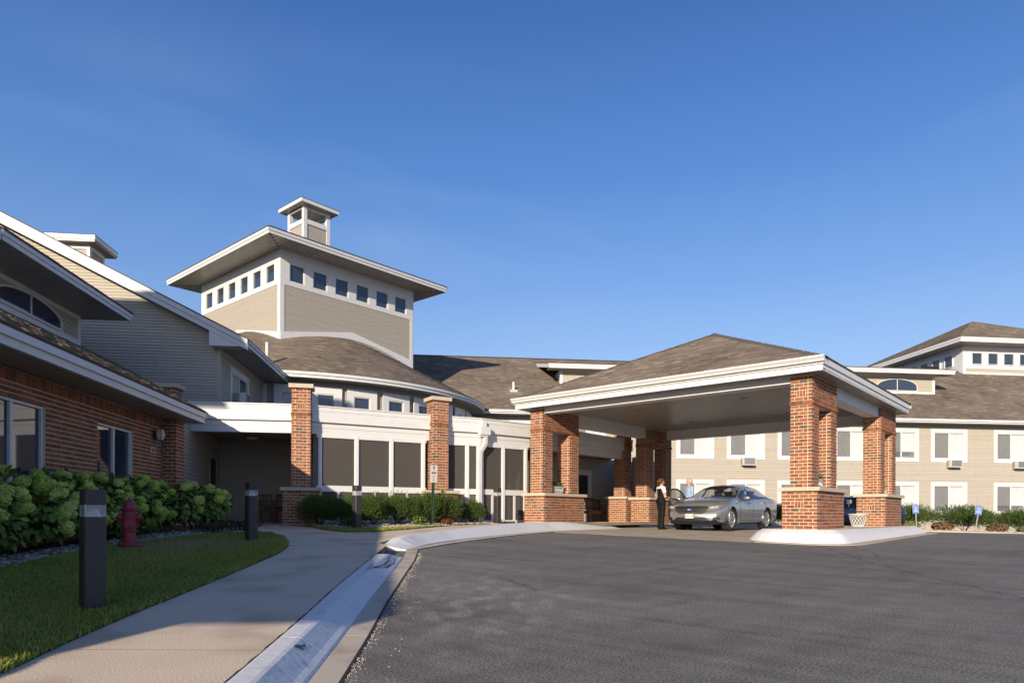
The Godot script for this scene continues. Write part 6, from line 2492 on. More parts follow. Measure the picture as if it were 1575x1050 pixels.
func hand_bones(wrist: Vector3, fwd: Vector3, out: Vector3, skin: Color) -> Array:
	# palm, four fingers of different lengths with a bend, thumb from the side of the palm
	var up := fwd.cross(out).normalized()
	var r := []
	var palm := wrist + fwd * 0.085
	for k in 4:
		var o := out * (0.030 - 0.020 * k)
		r.append([wrist + o * 0.6, palm + o, 0.014, 0.012, skin])
		var l: float = [0.066, 0.078, 0.072, 0.056][k]
		var mid := palm + o + fwd * l * 0.5 - up * 0.008
		r.append([palm + o, mid, 0.0095, 0.0088, skin])
		r.append([mid, mid + fwd * l * 0.42 - up * 0.020, 0.0088, 0.0075, skin])
	var tb := wrist + fwd * 0.028 + out * 0.030
	var tm := tb + fwd * 0.030 + out * 0.022
	r.append([tb, tm, 0.012, 0.0105, skin])
	r.append([tm, tm + fwd * 0.028 + out * 0.004, 0.0105, 0.009, skin])
	return r

func person(label: String, at: Vector3, turn: float, tall: float, kind: int) -> void:
	var o := thing("person", label, "person", at, turn)
	var skin := Color(0.52, 0.29, 0.19) if kind == 0 else Color(0.55, 0.31, 0.21)
	var black := Color(0.010, 0.010, 0.011)
	var tee := Color(0.72, 0.72, 0.70)
	var shirt := Color(0.30, 0.40, 0.60)
	var slacks := Color(0.035, 0.037, 0.045)
	var shoe := Color(0.012, 0.011, 0.010)
	var top := tee if kind == 0 else shirt
	var mid := black if kind == 0 else shirt
	var leg := black if kind == 0 else slacks
	var k := tall / 1.70
	var B := []
	var V := func(x: float, y: float, z: float) -> Vector3: return Vector3(x, y, z) * k
	var fat := 1.0 if kind == 0 else 1.14
	for s in [1.0, -1.0]:
		B.append([V.call(0.085 * s, 0.90, 0.0), V.call(0.095 * s, 0.50, 0.015 + 0.02 * s), 0.100 * fat, 0.070, leg])
		B.append([V.call(0.095 * s, 0.50, 0.015 + 0.02 * s), V.call(0.105 * s, 0.09, -0.02 + 0.03 * s), 0.070, 0.075 if kind == 0 else 0.06, leg])
		B.append([V.call(0.105 * s, 0.045, -0.04 + 0.03 * s), V.call(0.115 * s, 0.035, 0.12 + 0.03 * s), 0.042, 0.036, shoe])
	B.append([V.call(-0.05, 0.94, -0.015), V.call(0.05, 0.94, -0.015), 0.125 * fat, 0.125 * fat, leg])
	B.append([V.call(0, 0.98, -0.005), V.call(0, 1.14, 0.0), 0.122 * fat, 0.112 * fat, mid])
	B.append([V.call(-0.045, 1.16, 0.005), V.call(-0.055, 1.28, 0.01), 0.10 * fat, 0.098 * fat, mid])
	B.append([V.call(0.045, 1.16, 0.005), V.call(0.055, 1.28, 0.01), 0.10 * fat, 0.098 * fat, mid])
	if kind == 0:
		B.append([V.call(0.06, 1.26, 0.055), V.call(0.06, 1.27, 0.06), 0.062, 0.062, black])
		B.append([V.call(-0.06, 1.26, 0.055), V.call(-0.06, 1.27, 0.06), 0.062, 0.062, black])
	B.append([V.call(-0.13, 1.375, -0.01), V.call(0.13, 1.375, -0.01), 0.058 * fat, 0.058 * fat, top])
	B.append([V.call(-0.05, 1.34, 0.03), V.call(0.05, 1.34, 0.03), 0.075, 0.075, top])
	if kind == 0:
		for s in [1.0, -1.0]:
			B.append([V.call(0.085 * s, 1.43, 0.0), V.call(0.08 * s, 1.31, 0.105), 0.016, 0.018, black])
			B.append([V.call(0.085 * s, 1.43, 0.0), V.call(0.08 * s, 1.28, -0.10), 0.016, 0.018, black])
	# neck and head
	B.append([V.call(0, 1.39, -0.01), V.call(0, 1.49, 0.012), 0.052, 0.048, skin])
	# arms: bent forward towards the door
	var hands := []
	for s in [1.0, -1.0]:
		var sh: Vector3 = V.call(0.165 * s, 1.375, -0.005)
		var elb: Vector3 = V.call(0.215 * s, 1.09, 0.015)
		var wr: Vector3 = V.call(0.10 * s, 1.055, 0.225)
		var half := sh.lerp(elb, 0.45)
		B.append([sh, half, 0.056 * fat, 0.050 * fat, top])
		B.append([half, elb, 0.043, 0.037, skin if kind == 0 else top])
		B.append([elb, wr, 0.037, 0.026, skin if kind == 0 else top])
		var fwd: Vector3 = (V.call(0.035 * s, 1.055, 0.33) - wr).normalized()
		hands.append([wr, fwd, Vector3(-s, 0.25, 0.1).slide(fwd).normalized()])
	var b := MB.new()
	flesh(b, B, 0.0155, 0.045)
	# head on a grid of its own
	var hd := []
	hd.append([V.call(0, 1.47, 0.012), V.call(0, 1.50, 0.015), 0.047, 0.05, skin])
	hd.append([V.call(0, 1.602, -0.012), V.call(0, 1.606, 0.012), 0.086, 0.082, skin])
	hd.append([V.call(0, 1.56, 0.030), V.call(0, 1.525, 0.052), 0.070, 0.046, skin])
	hd.append([V.call(0, 1.575, 0.098), V.call(0, 1.552, 0.118), 0.012, 0.016, skin])
	hd.append([V.call(-0.02, 1.520, 0.090), V.call(0.02, 1.520, 0.090), 0.011, 0.011, Color(0.42, 0.15, 0.12)])
	for s in [1.0, -1.0]:
		hd.append([V.call(0.083 * s, 1.575, 0.0), V.call(0.086 * s, 1.545, 0.002), 0.014, 0.011, skin])
		hd.append([V.call(0.032 * s, 1.585, 0.085), V.call(0.034 * s, 1.585, 0.085), 0.010, 0.010, Color(0.05, 0.035, 0.03)])
		hd.append([V.call(0.018 * s, 1.607, 0.090), V.call(0.048 * s, 1.606, 0.080), 0.009, 0.007, Color(0.20, 0.11, 0.07) if kind == 0 else Color(0.5, 0.47, 0.44)])
	flesh(b, hd, 0.0065, 0.018)
	for q in hands:
		flesh(b, hand_bones(q[0], q[1], q[2], skin), 0.0048, 0.010)
	part(o, "body", b.done(), M.skin_cloth)
	# hair
	var h := MB.new()
	var hc := Color(0.10, 0.045, 0.022) if kind == 0 else Color(0.42, 0.40, 0.36)
	var hb := [[V.call(0, 1.612, -0.028), V.call(0, 1.622, 0.0), 0.094, 0.086, hc], [V.call(-0.045, 1.585, -0.035), V.call(0.045, 1.585, -0.035), 0.052, 0.052, hc], [V.call(-0.045, 1.65, 0.03), V.call(0.045, 1.65, 0.03), 0.038, 0.038, hc]]
	if kind == 0:
		hb.append([V.call(0, 1.60, -0.115), V.call(0, 1.585, -0.135), 0.042, 0.034, hc])
		hb.append([V.call(0, 1.585, -0.135), V.call(0.02, 1.44, -0.125), 0.026, 0.014, hc])
	else:
		hb.append([V.call(0, 1.53, -0.06), V.call(0, 1.60, -0.07), 0.055, 0.05, hc])
	flesh(h, hb, 0.0075, 0.02)
	part(o, "hair", h.done(), M.skin_cloth)

func build_people() -> void:
	var w := Vector2(4.93, 22.55)
	person("woman in white tee and black overalls standing by the open car door", W(w.x, w.y, road_h(w.x, w.y) + 0.012), deg_to_rad(112.0), 1.68, 0)
	var m := Vector2(6.22, 23.95)
	person("grey-haired man in a blue shirt standing behind the open car door", W(m.x, m.y, road_h(m.x, m.y) + 0.012), deg_to_rad(-72.0), 1.76, 1)

# ---------------------------------------------------------------- street furniture and small objects
func bollard(label: String, x: float, d: float, h: float) -> void:
	var o := thing("bollard_light", label, "bollard light", W(x, d, h), deg_to_rad(46.0), "bollard lights along the walk")
	var s := 0.086
	bx(o, "footing", M.gutter_concrete, Vector3(-0.15, -0.15, -0.15), Vector3(0.15, 0.012, 0.15))
	var b := MB.new()
	var c := 0.010
	var prof := [Vector3(-s + c, 0, s), Vector3(s - c, 0, s), Vector3(s, 0, s - c), Vector3(s, 0, -s + c), Vector3(s - c, 0, -s), Vector3(-s + c, 0, -s), Vector3(-s, 0, -s + c), Vector3(-s, 0, s - c)]
	var lift := func(y: float): return prof.map(func(p): return p + Vector3(0, y, 0))
	var shaft := MB.new()
	var lo: Array = lift.call(0.83)
	shaft.prism(lo, Vector3(0, -0.82, 0))
	part(o, "post", shaft.done(), M.bronze)
	b.prism(lift.call(1.07), Vector3(0, -0.135, 0))
	part(o, "cap", b.done(), M.bronze)
	var l := MB.new()
	for k in 4:
		var t := Transform3D(Basis(Vector3.UP, k * PI / 2), Vector3.ZERO)
		l.quad(t * Vector3(-s + 0.002, 0.83, s - 0.004), t * Vector3(s - 0.002, 0.83, s - 0.004), t * Vector3(s - 0.002, 0.935, s - 0.004), t * Vector3(-s + 0.002, 0.935, s - 0.004))
	part(o, "lens", l.done(), M.lamp_lens)
	var cn := MB.new()
	cn.lathe([Vector2(0.07, 0.831), Vector2(0.045, 0.87), Vector2(0.012, 0.933)], 20)
	part(o, "reflector", cn.done(), M.lamp_cone)
	for q in [[-1, -1], [1, -1], [1, 1], [-1, 1]]:
		bx(o, "corner_bar", M.galvanised, Vector3(q[0] * (s - 0.004), 0.83, q[1] * (s - 0.004)), Vector3(q[0] * (s - 0.014), 0.935, q[1] * (s - 0.014)))

func hydrant() -> void:
	var x := -5.92
	var d := 10.55
	var o := thing("fire_hydrant", "dark red fire hydrant at the edge of the hydrangea bed", "hydrant", W(x, d, lawn_h(x, d) - 0.01), deg_to_rad(28.0))
	var k := 0.80
	var b := MB.new()
	b.lathe([Vector2(0.10, -0.1), Vector2(0.10, 0.07)].map(func(q): return q * k), 24)
	part(o, "riser", b.done(), M.plastic_grey)
	var f := MB.new()
	f.lathe([Vector2(0.0, 0.07), Vector2(0.20, 0.07), Vector2(0.205, 0.085), Vector2(0.205, 0.105), Vector2(0.195, 0.115), Vector2(0.13, 0.12)].map(func(q): return q * k), 28)
	part(o, "base_flange", f.done(), M.hydrant_red)
	for i in 8:
		var a := TAU * i / 8.0
		var bo := MB.new()
		bo.lathe([Vector2(0.0, 0.05), Vector2(0.014, 0.05), Vector2(0.014, 0.145), Vector2(0.0, 0.145)].map(func(q): return q * k), 6)
		part(o, "bolt", bo.done(), M.hydrant_red, Transform3D(Basis(), Vector3(cos(a), 0, sin(a)) * 0.172 * k))
	var s := MB.new()
	s.lathe([Vector2(0.132, 0.12), Vector2(0.120, 0.15), Vector2(0.118, 0.33), Vector2(0.130, 0.345), Vector2(0.130, 0.375), Vector2(0.118, 0.39), Vector2(0.122, 0.55), Vector2(0.132, 0.66), Vector2(0.128, 0.74), Vector2(0.120, 0.755)].map(func(q): return q * k), 28)
	part(o, "barrel", s.done(), M.hydrant_red)
	var c := MB.new()
	c.lathe([Vector2(0.115, 0.745), Vector2(0.165, 0.755), Vector2(0.170, 0.775), Vector2(0.150, 0.785), Vector2(0.118, 0.80), Vector2(0.112, 0.86), Vector2(0.092, 0.915), Vector2(0.055, 0.955), Vector2(0.030, 0.975), Vector2(0.026, 1.0), Vector2(0.0, 1.005)].map(func(q): return q * k), 28)
	part(o, "bonnet", c.done(), M.hydrant_red)
	# pumper nozzle to the front, two hose nozzles at the sides
	for q in [[0.0, 0.47, 0.085, 0.115], [PI / 2, 0.62, 0.058, 0.175], [-PI / 2, 0.62, 0.058, 0.165]]:
		var n := MB.new()
		var r: float = q[2] * k
		var l: float = q[3] * k
		n.lathe([Vector2(r * 1.02, 0.06), Vector2(r * 1.02, l - 0.03), Vector2(r * 1.22, l - 0.028), Vector2(r * 1.22, l + 0.012), Vector2(r * 0.9, l + 0.026), Vector2(r * 0.42, l + 0.03), Vector2(r * 0.36, l + 0.055), Vector2(0, l + 0.057)], 20)
		part(o, "nozzle", n.done(), M.hydrant_red, Transform3D(Basis(Vector3.UP, q[0]) * Basis(Vector3.RIGHT, PI / 2), Vector3(0, q[1] * k, 0)))
	var ch := MB.new()
	var pth := []
	for i in 12:
		var t := i / 11.0
		pth.append(Vector3(0.15 * k + 0.012 * sin(t * 8.0), (0.60 - 0.26 * sin(t * PI * 0.6)) * k, 0.05 * k - 0.03 * t))
	ch.tube(pth, [0.006], 5)
	part(o, "chain", ch.done(), M.hydrant_red)

func ac_unit(label: String, xf: Transform3D) -> void:
	# window air conditioner; xf: middle of its back, z outwards
	var o := thing("air_conditioner", label, "air conditioner", xf.origin, xf.basis.get_euler().y, "window air conditioners")
	var w := 0.36
	bx(o, "case", M.plastic_white, Vector3(-w, 0, -0.1), Vector3(w, 0.04, 0.42))
	bx(o, "case", M.plastic_white, Vector3(-w, 0.40, -0.1), Vector3(w, 0.43, 0.42))
	for s in [-1.0, 1.0]:
		bx(o, "case", M.plastic_white, Vector3(s * w, 0.04, 0.20), Vector3(s * (w - 0.03), 0.40, 0.42))
		for k in 5:
			bx(o, "louvre", M.plastic_white, Vector3(s * w, 0.08 + k * 0.065, -0.05), Vector3(s * (w - 0.02), 0.10 + k * 0.065, 0.2))
	bx(o, "coil", M.plastic_grey, Vector3(-w + 0.03, 0.04, -0.08), Vector3(w - 0.03, 0.40, 0.38))
	for k in 15:
		var x := -w + 0.06 + k * 0.0425
		bx(o, "fin", M.galvanised, Vector3(x, 0.05, 0.385), Vector3(x + 0.006, 0.39, 0.41))

func slat_bench(label: String, at: Vector3, turn: float, w: float, group := "") -> void:
	var o := thing("wooden_bench", label, "bench", at, turn, group)
	for s in [-1.0, 1.0]:
		var x: float = s * (w * 0.5 - 0.03)
		bx(o, "leg", M.wood, Vector3(x - 0.03, 0, 0.20), Vector3(x + 0.03, 0.62, 0.26))
		bx(o, "leg", M.wood, Vector3(x - 0.03, 0, -0.26), Vector3(x + 0.03, 0.92, -0.20))
		bx(o, "arm", M.wood, Vector3(x - 0.045, 0.62, -0.24), Vector3(x + 0.045, 0.65, 0.30))
		bx(o, "side_rail", M.wood, Vector3(x - 0.02, 0.34, -0.20), Vector3(x + 0.02, 0.42, 0.20))
	for k in 5:
		bx(o, "seat_slat", M.wood, Vector3(-w * 0.5 + 0.05, 0.42, -0.20 + k * 0.092), Vector3(w * 0.5 - 0.05, 0.445, -0.125 + k * 0.092))
	bx(o, "apron", M.wood, Vector3(-w * 0.5 + 0.02, 0.33, 0.205), Vector3(w * 0.5 - 0.02, 0.415, 0.235))
	var b := MB.new()
	var n := 14
	var poly := [Vector3(-w * 0.5, 0.84, -0.21), Vector3(w * 0.5, 0.84, -0.21)]
	for i in n + 1:
		var t := 1.0 - float(i) / n
		poly.append(Vector3((t - 0.5) * w, 0.92 + 0.06 * exp(-pow((t - 0.5) * 5.0, 2.0)), -0.21))
	b.prism(poly, Vector3(0, 0, -0.04))
	part(o, "top_rail", b.done(), M.wood)
	bx(o, "lower_rail", M.wood, Vector3(-w * 0.5 + 0.03, 0.50, -0.25), Vector3(w * 0.5 - 0.03, 0.56, -0.215))
	var m := int(w / 0.105)
	for k in m:
		var x := -w * 0.5 + 0.08 + (w - 0.16) * k / (m - 1)
		bx(o, "back_slat", M.wood, Vector3(x - 0.022, 0.56, -0.24), Vector3(x + 0.022, 0.84, -0.222))

func arm_chair(label: String, at: Vector3, turn: float, cushion: bool) -> void:
	var o := thing("wooden_armchair", label, "chair", at, turn, "wooden chairs in the porch alcove")
	for s in [-1.0, 1.0]:
		var x: float = s * 0.29
		bx(o, "leg", M.wood_pale, Vector3(x - 0.022, 0, 0.24), Vector3(x + 0.022, 0.64, 0.285))
		bx(o, "leg", M.wood_pale, Vector3(x - 0.022, 0, -0.285), Vector3(x + 0.022, 0.86, -0.24))
		bx(o, "arm", M.wood_pale, Vector3(x - 0.035, 0.64, -0.27), Vector3(x + 0.035, 0.67, 0.31))
		bx(o, "side_rail", M.wood_pale, Vector3(x - 0.015, 0.33, -0.24), Vector3(x + 0.015, 0.40, 0.24))
	bx(o, "front_rail", M.wood_pale, Vector3(-0.27, 0.33, 0.25), Vector3(0.27, 0.40, 0.275))
	bx(o, "seat", M.wood_pale, Vector3(-0.268, 0.40, -0.24), Vector3(0.268, 0.42, 0.28))
	bx(o, "top_rail", M.wood_pale, Vector3(-0.268, 0.79, -0.28), Vector3(0.268, 0.86, -0.25))
	bx(o, "low_rail", M.wood_pale, Vector3(-0.268, 0.48, -0.28), Vector3(0.268, 0.53, -0.25))
	for k in 6:
		bx(o, "back_slat", M.wood_pale, Vector3(-0.22 + k * 0.082, 0.53, -0.272), Vector3(-0.19 + k * 0.082, 0.79, -0.258))
	if cushion:
		var c := MB.new()
		c.grid(16, 10, func(i, j):
			var a: float = -TAU * i / 16.0
			var e: float = PI * (j / 10.0 - 0.5)
			var sq := func(v: float) -> float: return signf(v) * pow(absf(v), 0.45)
			return Vector3(sq.call(cos(a)) * pow(absf(cos(e)), 0.35) * 0.25, 0.465 + sin(e) * 0.045, 0.02 + sq.call(sin(a)) * pow(absf(cos(e)), 0.35) * 0.25))
		part(o, "cushion", c.done(), M.cushion)

func planter(label: String, u: float, v: float, y: float, long := 0.56) -> void:
	var p := bplan(u, v)
	var o := thing("flower_planter", label, "planter", W(p.x, p.y, y), ANG_B, "white planters on the pier ledges")
	var b := MB.new()
	# tapering trough with a rim and raised scrolls
	var q0 := long * 0.40
	var q1 := long * 0.5
	var lo := [Vector3(-q0, 0, 0.085), Vector3(q0, 0, 0.085), Vector3(q0, 0, -0.085), Vector3(-q0, 0, -0.085)]
	var hi := [Vector3(-q1, 0.22, 0.115), Vector3(q1, 0.22, 0.115), Vector3(q1, 0.22, -0.115), Vector3(-q1, 0.22, -0.115)]
	for k in 4:
		b.quad(lo[k], lo[(k + 1) % 4], hi[(k + 1) % 4], hi[k])
	b.quad(lo[3], lo[2], lo[1], lo[0])
	part(o, "trough", b.done(), M.planter_white)
	bx(o, "rim", M.planter_white, Vector3(-q1 - 0.012, 0.20, 0.10), Vector3(q1 + 0.012, 0.235, 0.127))
	bx(o, "rim", M.planter_white, Vector3(-q1 - 0.012, 0.20, -0.127), Vector3(q1 + 0.012, 0.235, -0.10))
	for s in [-1.0, 1.0]:
		bx(o, "rim", M.planter_white, Vector3(s * (q1 + 0.012), 0.20, -0.10), Vector3(s * (q1 - 0.015), 0.235, 0.10))
	for k in 5:
		var x := lerpf(-q0 * 0.8, q0 * 0.8, k / 4.0)
		var sc := MB.new()
		var pth := []
		for i in 13:
			var a := i * 0.75 + k
			var r := 0.05 * (1.0 - i / 16.0)
			pth.append(Vector3(x + cos(a) * r, 0.105 + sin(a) * r, 0.105 + 0.012))
		sc.tube(pth, [0.007], 5)
		part(o, "scroll", sc.done(), M.planter_white)
	bx(o, "soil", M.soil, Vector3(-q1 + 0.02, 0.15, -0.10), Vector3(q1 - 0.02, 0.19, 0.10))
	var xs := []
	var cs := []
	var fx := []
	var fc := []
	for i in 150:
		var q := Vector3(rng.randf_range(-q1, q1) * 0.95, 0.19 + rng.randf() * 0.17, rng.randf_range(-0.11, 0.11))
		var bs := Basis.from_euler(Vector3(rng.randf_range(-1, 0.4), rng.randf() * TAU, rng.randf_range(-0.6, 0.6))).scaled(Vector3.ONE * rng.randf_range(0.05, 0.085))
		if rng.randf() < 0.14 and q.y > 0.28:
			fx.append(Transform3D(bs.scaled(Vector3.ONE * 0.7), q + Vector3(0, 0.02, 0)))
			fc.append(Color(0.42, 0.09, 0.04) if rng.randf() < 0.6 else Color(0.45, 0.06, 0.16))
		else:
			xs.append(Transform3D(bs, q))
			cs.append(Color(0.06, 0.13, 0.025) * rng.randf_range(0.7, 1.5))
	stuff(o, "leaves", leaf_mesh(), M.leaf, xs, cs)
	stuff(o, "flowers", leaf_mesh(), M.floret, fx, fc)

func lattice_urn(label: String, u: float, v: float) -> void:
	var p := bplan(u, v)
	var o := thing("lattice_urn", label, "urn", W(p.x, p.y, -0.315), 0.3, "white lattice urns on the island")
	var n := 14
	for k in n:
		for s in [-1.0, 1.0]:
			var b := MB.new()
			var pth := []
			for i in 7:
				var t := i / 6.0
				var a: float = TAU * k / n + s * t * 1.0
				var r := lerpf(0.155, 0.235, t)
				pth.append(Vector3(cos(a) * r, 0.03 + t * 0.32, sin(a) * r))
			b.tube(pth, [0.0105], 5)
			part(o, "lattice_strip", b.done(), M.planter_white)
	for q in [[0.155, 0.02, 0.02], [0.245, 0.36, 0.022]]:
		var b := MB.new()
		var pth := []
		for i in 25:
			pth.append(Vector3(cos(TAU * i / 24.0) * q[0], q[1], sin(TAU * i / 24.0) * q[0]))
		b.tube(pth, [q[2]], 6)
		part(o, "rim", b.done(), M.planter_white)
	var l := MB.new()
	l.lathe([Vector2(0.0, 0.005), Vector2(0.14, 0.005), Vector2(0.205, 0.32), Vector2(0.0, 0.32)], 20)
	part(o, "liner", l.done(), M.liner)

func stroke_sign(o: Node3D, called: String, m: Material, pts: Array, r: float) -> void:
	var b := MB.new()
	b.tube(pts.map(func(q): return Vector3(q[0], q[1], 0.006)), [r], 5)
	part(o, called, b.done(), m)

func access_sign(label: String, x: float, d: float, lean: float, tall: float) -> void:
	var h := road_h(x, d) + 0.14
	var o := thing("accessible_parking_sign", label, "sign", W(x, d, h), deg_to_rad(-25.0), "blue accessible parking signs")
	var t := Transform3D(Basis(Vector3.BACK, lean), Vector3.ZERO)
	var pole := group_part(o, "post", t)
	bx(pole, "channel", M.plastic_grey, Vector3(-0.025, -0.3, -0.03), Vector3(0.025, tall, -0.01))
	var s := group_part(o, "sign_plate", t * Transform3D(Basis().scaled(Vector3(0.84, 0.88, 1.0)), Vector3(0, tall - 0.22, 0)))
	bx(s, "plate", M.sign_blue, Vector3(-0.16, -0.24, -0.008), Vector3(0.16, 0.24, 0.002))
	for q in [[-0.15, -0.146, -0.23, 0.23], [0.146, 0.15, -0.23, 0.23]]:
		bx(s, "border", M.sign_white, Vector3(q[0], q[2], 0.002), Vector3(q[1], q[3], 0.004))
	# seated figure in a wheelchair
	var wheelp := []
	for i in 17:
		var a := -2.3 + 4.6 * i / 16.0 - PI / 2
		wheelp.append([cos(a) * 0.062 - 0.005, 0.075 + sin(a) * 0.062])
	stroke_sign(s, "symbol", M.sign_white, wheelp, 0.011)
	stroke_sign(s, "symbol", M.sign_white, [[-0.03, 0.19], [-0.022, 0.10], [0.035, 0.095], [0.065, 0.03], [0.085, 0.035]], 0.012)
	stroke_sign(s, "symbol", M.sign_white, [[-0.026, 0.145], [0.03, 0.14]], 0.009)
	stroke_sign(s, "symbol", M.sign_white, [[-0.032, 0.212], [-0.028, 0.214]], 0.021)
	for q in [["RESERVED", -0.06, 0.0038], ["PARKING", -0.12, 0.0042]]:
		var tm := TextMesh.new()
		tm.text = q[0]
		tm.font_size = 12
		tm.pixel_size = q[2]
		tm.depth = 0.003
		tm.curve_step = 2.0
		part(s, "lettering", tm, M.sign_white, Transform3D(Basis(), Vector3(0, q[1], 0.004)))

func build_furniture() -> void:
	var wp := mat("wood_pale", Color(0.22, 0.115, 0.055), 0.6)
	wp.albedo_texture = M.wood.albedo_texture
	tri_map(wp, 0.4)
	var pw := mat("planter_white", Color(0.62, 0.62, 0.60), 0.75)
	pw.albedo_texture = noise_tex(131, 0.05, [[0.0, g3(0.55)], [0.4, g3(0.9)], [1.0, g3(1.0)]], 128, 4)
	tri_map(pw, 0.4)
	mat("liner", Color(0.16, 0.15, 0.13), 0.9)
	bollard("largest dark bollard light, on the lawn in the left foreground", -3.70, 6.02, lawn_h(-3.70, 6.02))
	bollard("dark bollard light at the lawn's rounded tip before the alcove", -4.72, 12.35, lawn_h(-4.72, 12.35))
	bollard("bollard light in front of the clipped yews, half in shadow", -3.78, 16.62, walk_h(-3.78, 16.62) + 0.01)
	bollard("bollard light farthest right, in front of the porch screens", -0.44, 20.35, walk_h(-0.44, 20.35))
	hydrant()
	# grey sign on a green post
	var sx := -2.14
	var sd := 18.25
	var sg := thing("small_sign", "small grey sign on a leaning green post among the yews", "sign", W(sx, sd, walk_h(sx, sd)), deg_to_rad(20.0))
	var ln := Transform3D(Basis(Vector3.BACK, -0.025), Vector3.ZERO)
	var po := group_part(sg, "post", ln)
	bx(po, "channel", M.sign_green, Vector3(-0.035, -0.3, -0.006), Vector3(0.035, 1.55, 0.0))
	for s in [-1.0, 1.0]:
		bx(po, "channel", M.sign_green, Vector3(s * 0.035, -0.3, 0.0), Vector3(s * 0.026, 1.55, 0.024))
	var fp := group_part(sg, "sign_plate", ln * Transform3D(Basis(), Vector3(0.0, 1.40, 0.03)))
	bx(fp, "plate", M.sign_face, Vector3(-0.10, -0.23, -0.003), Vector3(0.10, 0.23, 0.002))
	stroke_sign(fp, "arrow", M.sign_ink, [[0.0, 0.10], [0.0, 0.195]], 0.010)
	stroke_sign(fp, "arrow", M.sign_ink, [[-0.03, 0.165], [0.0, 0.198], [0.03, 0.165]], 0.008)
	for q in [[-0.065, 0.065, 0.0, 0.055], [-0.03, 0.03, -0.095, -0.06], [-0.022, 0.03, -0.18, -0.14]]:
		for k in 4:
			var x0: float = lerpf(q[0], q[1], k / 4.0)
			bx(fp, "print", M.sign_ink, Vector3(x0 + 0.003, q[2], 0.002), Vector3(x0 + (q[1] - q[0]) * 0.25 - 0.003, q[3], 0.004))
	access_sign("blue accessible parking sign nearer the brick pier", 20.3, 34.2, 0.05, 1.25)
	access_sign("blue accessible parking sign farther right, leaning on its post", 22.15, 32.6, -0.13, 1.25)
	# window air conditioners
	var mw := func(u: float, y: float) -> Transform3D: return Transform3D(Basis(Vector3.UP, ANG_A), Vector3(-1.267, EYE, -36.76)) * Transform3D(Basis(), Vector3(u, y, -0.72))
	ac_unit("window air conditioner above the silver car, upper storey", mw.call(14.9, 2.86))
	ac_unit("upper air conditioner between the two blue signs", mw.call(27.7, 2.90))
	ac_unit("upper air conditioner at the picture's right edge", mw.call(32.0, 2.88))
	ac_unit("lower air conditioner just above the shrubs, between the blue signs", mw.call(27.7, -0.30))
	ac_unit("lower air conditioner above the shrubs at the picture's right edge", mw.call(32.0, -0.28))
	var gb := Transform3D(Basis(Vector3.UP, ANG_A), Vector3(-9.498, EYE, -22.0)) * Transform3D(Basis(Vector3.UP, PI / 2), Vector3(0.03, 3.75, -1.95))
	ac_unit("air conditioner in the gabled block's side window above the parapet", gb)
	# entrance bench and alcove seats
	slat_bench("dark slatted bench in the shaded entrance behind the portico", W(3.30, 27.35, walk_h(3.3, 27.35)), deg_to_rad(46.0), 1.35)
	arm_chair("wooden armchair with dark cushion beside the left porch column", W(-7.0, 20.15, walk_h(-7.0, 20.15)), deg_to_rad(-35.0), true)
	arm_chair("wooden chair against the alcove wall behind the bollard light", W(-7.75, 21.1, walk_h(-7.75, 21.1)), deg_to_rad(20.0), false)
	# planters and urns
	var ly := -0.312 + 11 * COURSE + 0.09
	planter("white planter of leaves on the ledge of the porch-side pier", 0.98, 8.062 + 0.22, ly)
	planter("white planter with red flowers on the nearest pier's ledge", 0.98, 0.25, ly)
	planter("small white planter on the far island pier's ledge", 6.394 + 0.98, 0.25, ly)
	planter("white planter on the ledge behind the woman", 6.394 + 0.98, 8.062 + 0.2, ly)
	lattice_urn("white lattice urn between the two island piers", 4.75, 0.22)
	lattice_urn("white lattice urn half hidden behind the nearest pier", 2.7, 0.62)
	# lamps
	var wl := Transform3D(Basis(Vector3.UP, ANG_A), Vector3(-6.393, EYE, 0.0))
	var ws := thing("wall_lamp", "round cage wall lamp at the far end of the brick wall", "lamp", wl * Vector3(0.0, 1.78, -15.65), ANG_A)
	bx(ws, "back_plate", M.bronze, Vector3(0.0, -0.09, -0.09), Vector3(0.03, 0.09, 0.09))
	var gl := MB.new()
	gl.lathe([Vector2(0.0, -0.14), Vector2(0.07, -0.12), Vector2(0.10, -0.04), Vector2(0.10, 0.05), Vector2(0.07, 0.12), Vector2(0.0, 0.14)], 18, Vector3(0.13, 0.0, 0.0))
	part(ws, "globe", gl.done(), M.lamp_shade)
	for k in 6:
		var cg := MB.new()
		var a := TAU * k / 6.0
		var pth := []
		for i in 7:
			var t := i / 6.0 * PI - PI / 2
			pth.append(Vector3(0.13 + cos(a) * cos(t) * 0.115, sin(t) * 0.155, sin(a) * cos(t) * 0.115))
		cg.tube(pth, [0.006], 4)
		part(ws, "cage_bar", cg.done(), M.bronze)
	var np := thing("number_plaque", "small pale plaque on the brick wall below the lamp", "plaque", wl * Vector3(0.005, 1.42, -15.55), ANG_A)
	bx(np, "plate", M.limestone, Vector3(0, -0.07, -0.14), Vector3(0.018, 0.07, 0.14))
	for k in 3:
		bx(np, "numeral", M.bronze, Vector3(0.018, -0.035, 0.07 - k * 0.07), Vector3(0.022, 0.035, 0.035 - k * 0.07))
	var cl := thing("ceiling_lamp", "shallow dome lamp on the alcove ceiling", "lamp", W(-7.80, 20.4, 2.30))
	var dm := MB.new()
	dm.lathe([Vector2(0.0, -0.11), Vector2(0.10, -0.10), Vector2(0.16, -0.06), Vector2(0.18, -0.02)], 24)
	part(cl, "dome", dm.done(), M.lamp_shade)
	var rm := MB.new()
	rm.lathe([Vector2(0.18, -0.025), Vector2(0.195, -0.02), Vector2(0.195, 0.0)], 24)
	part(cl, "rim", rm.done(), M.bronze)

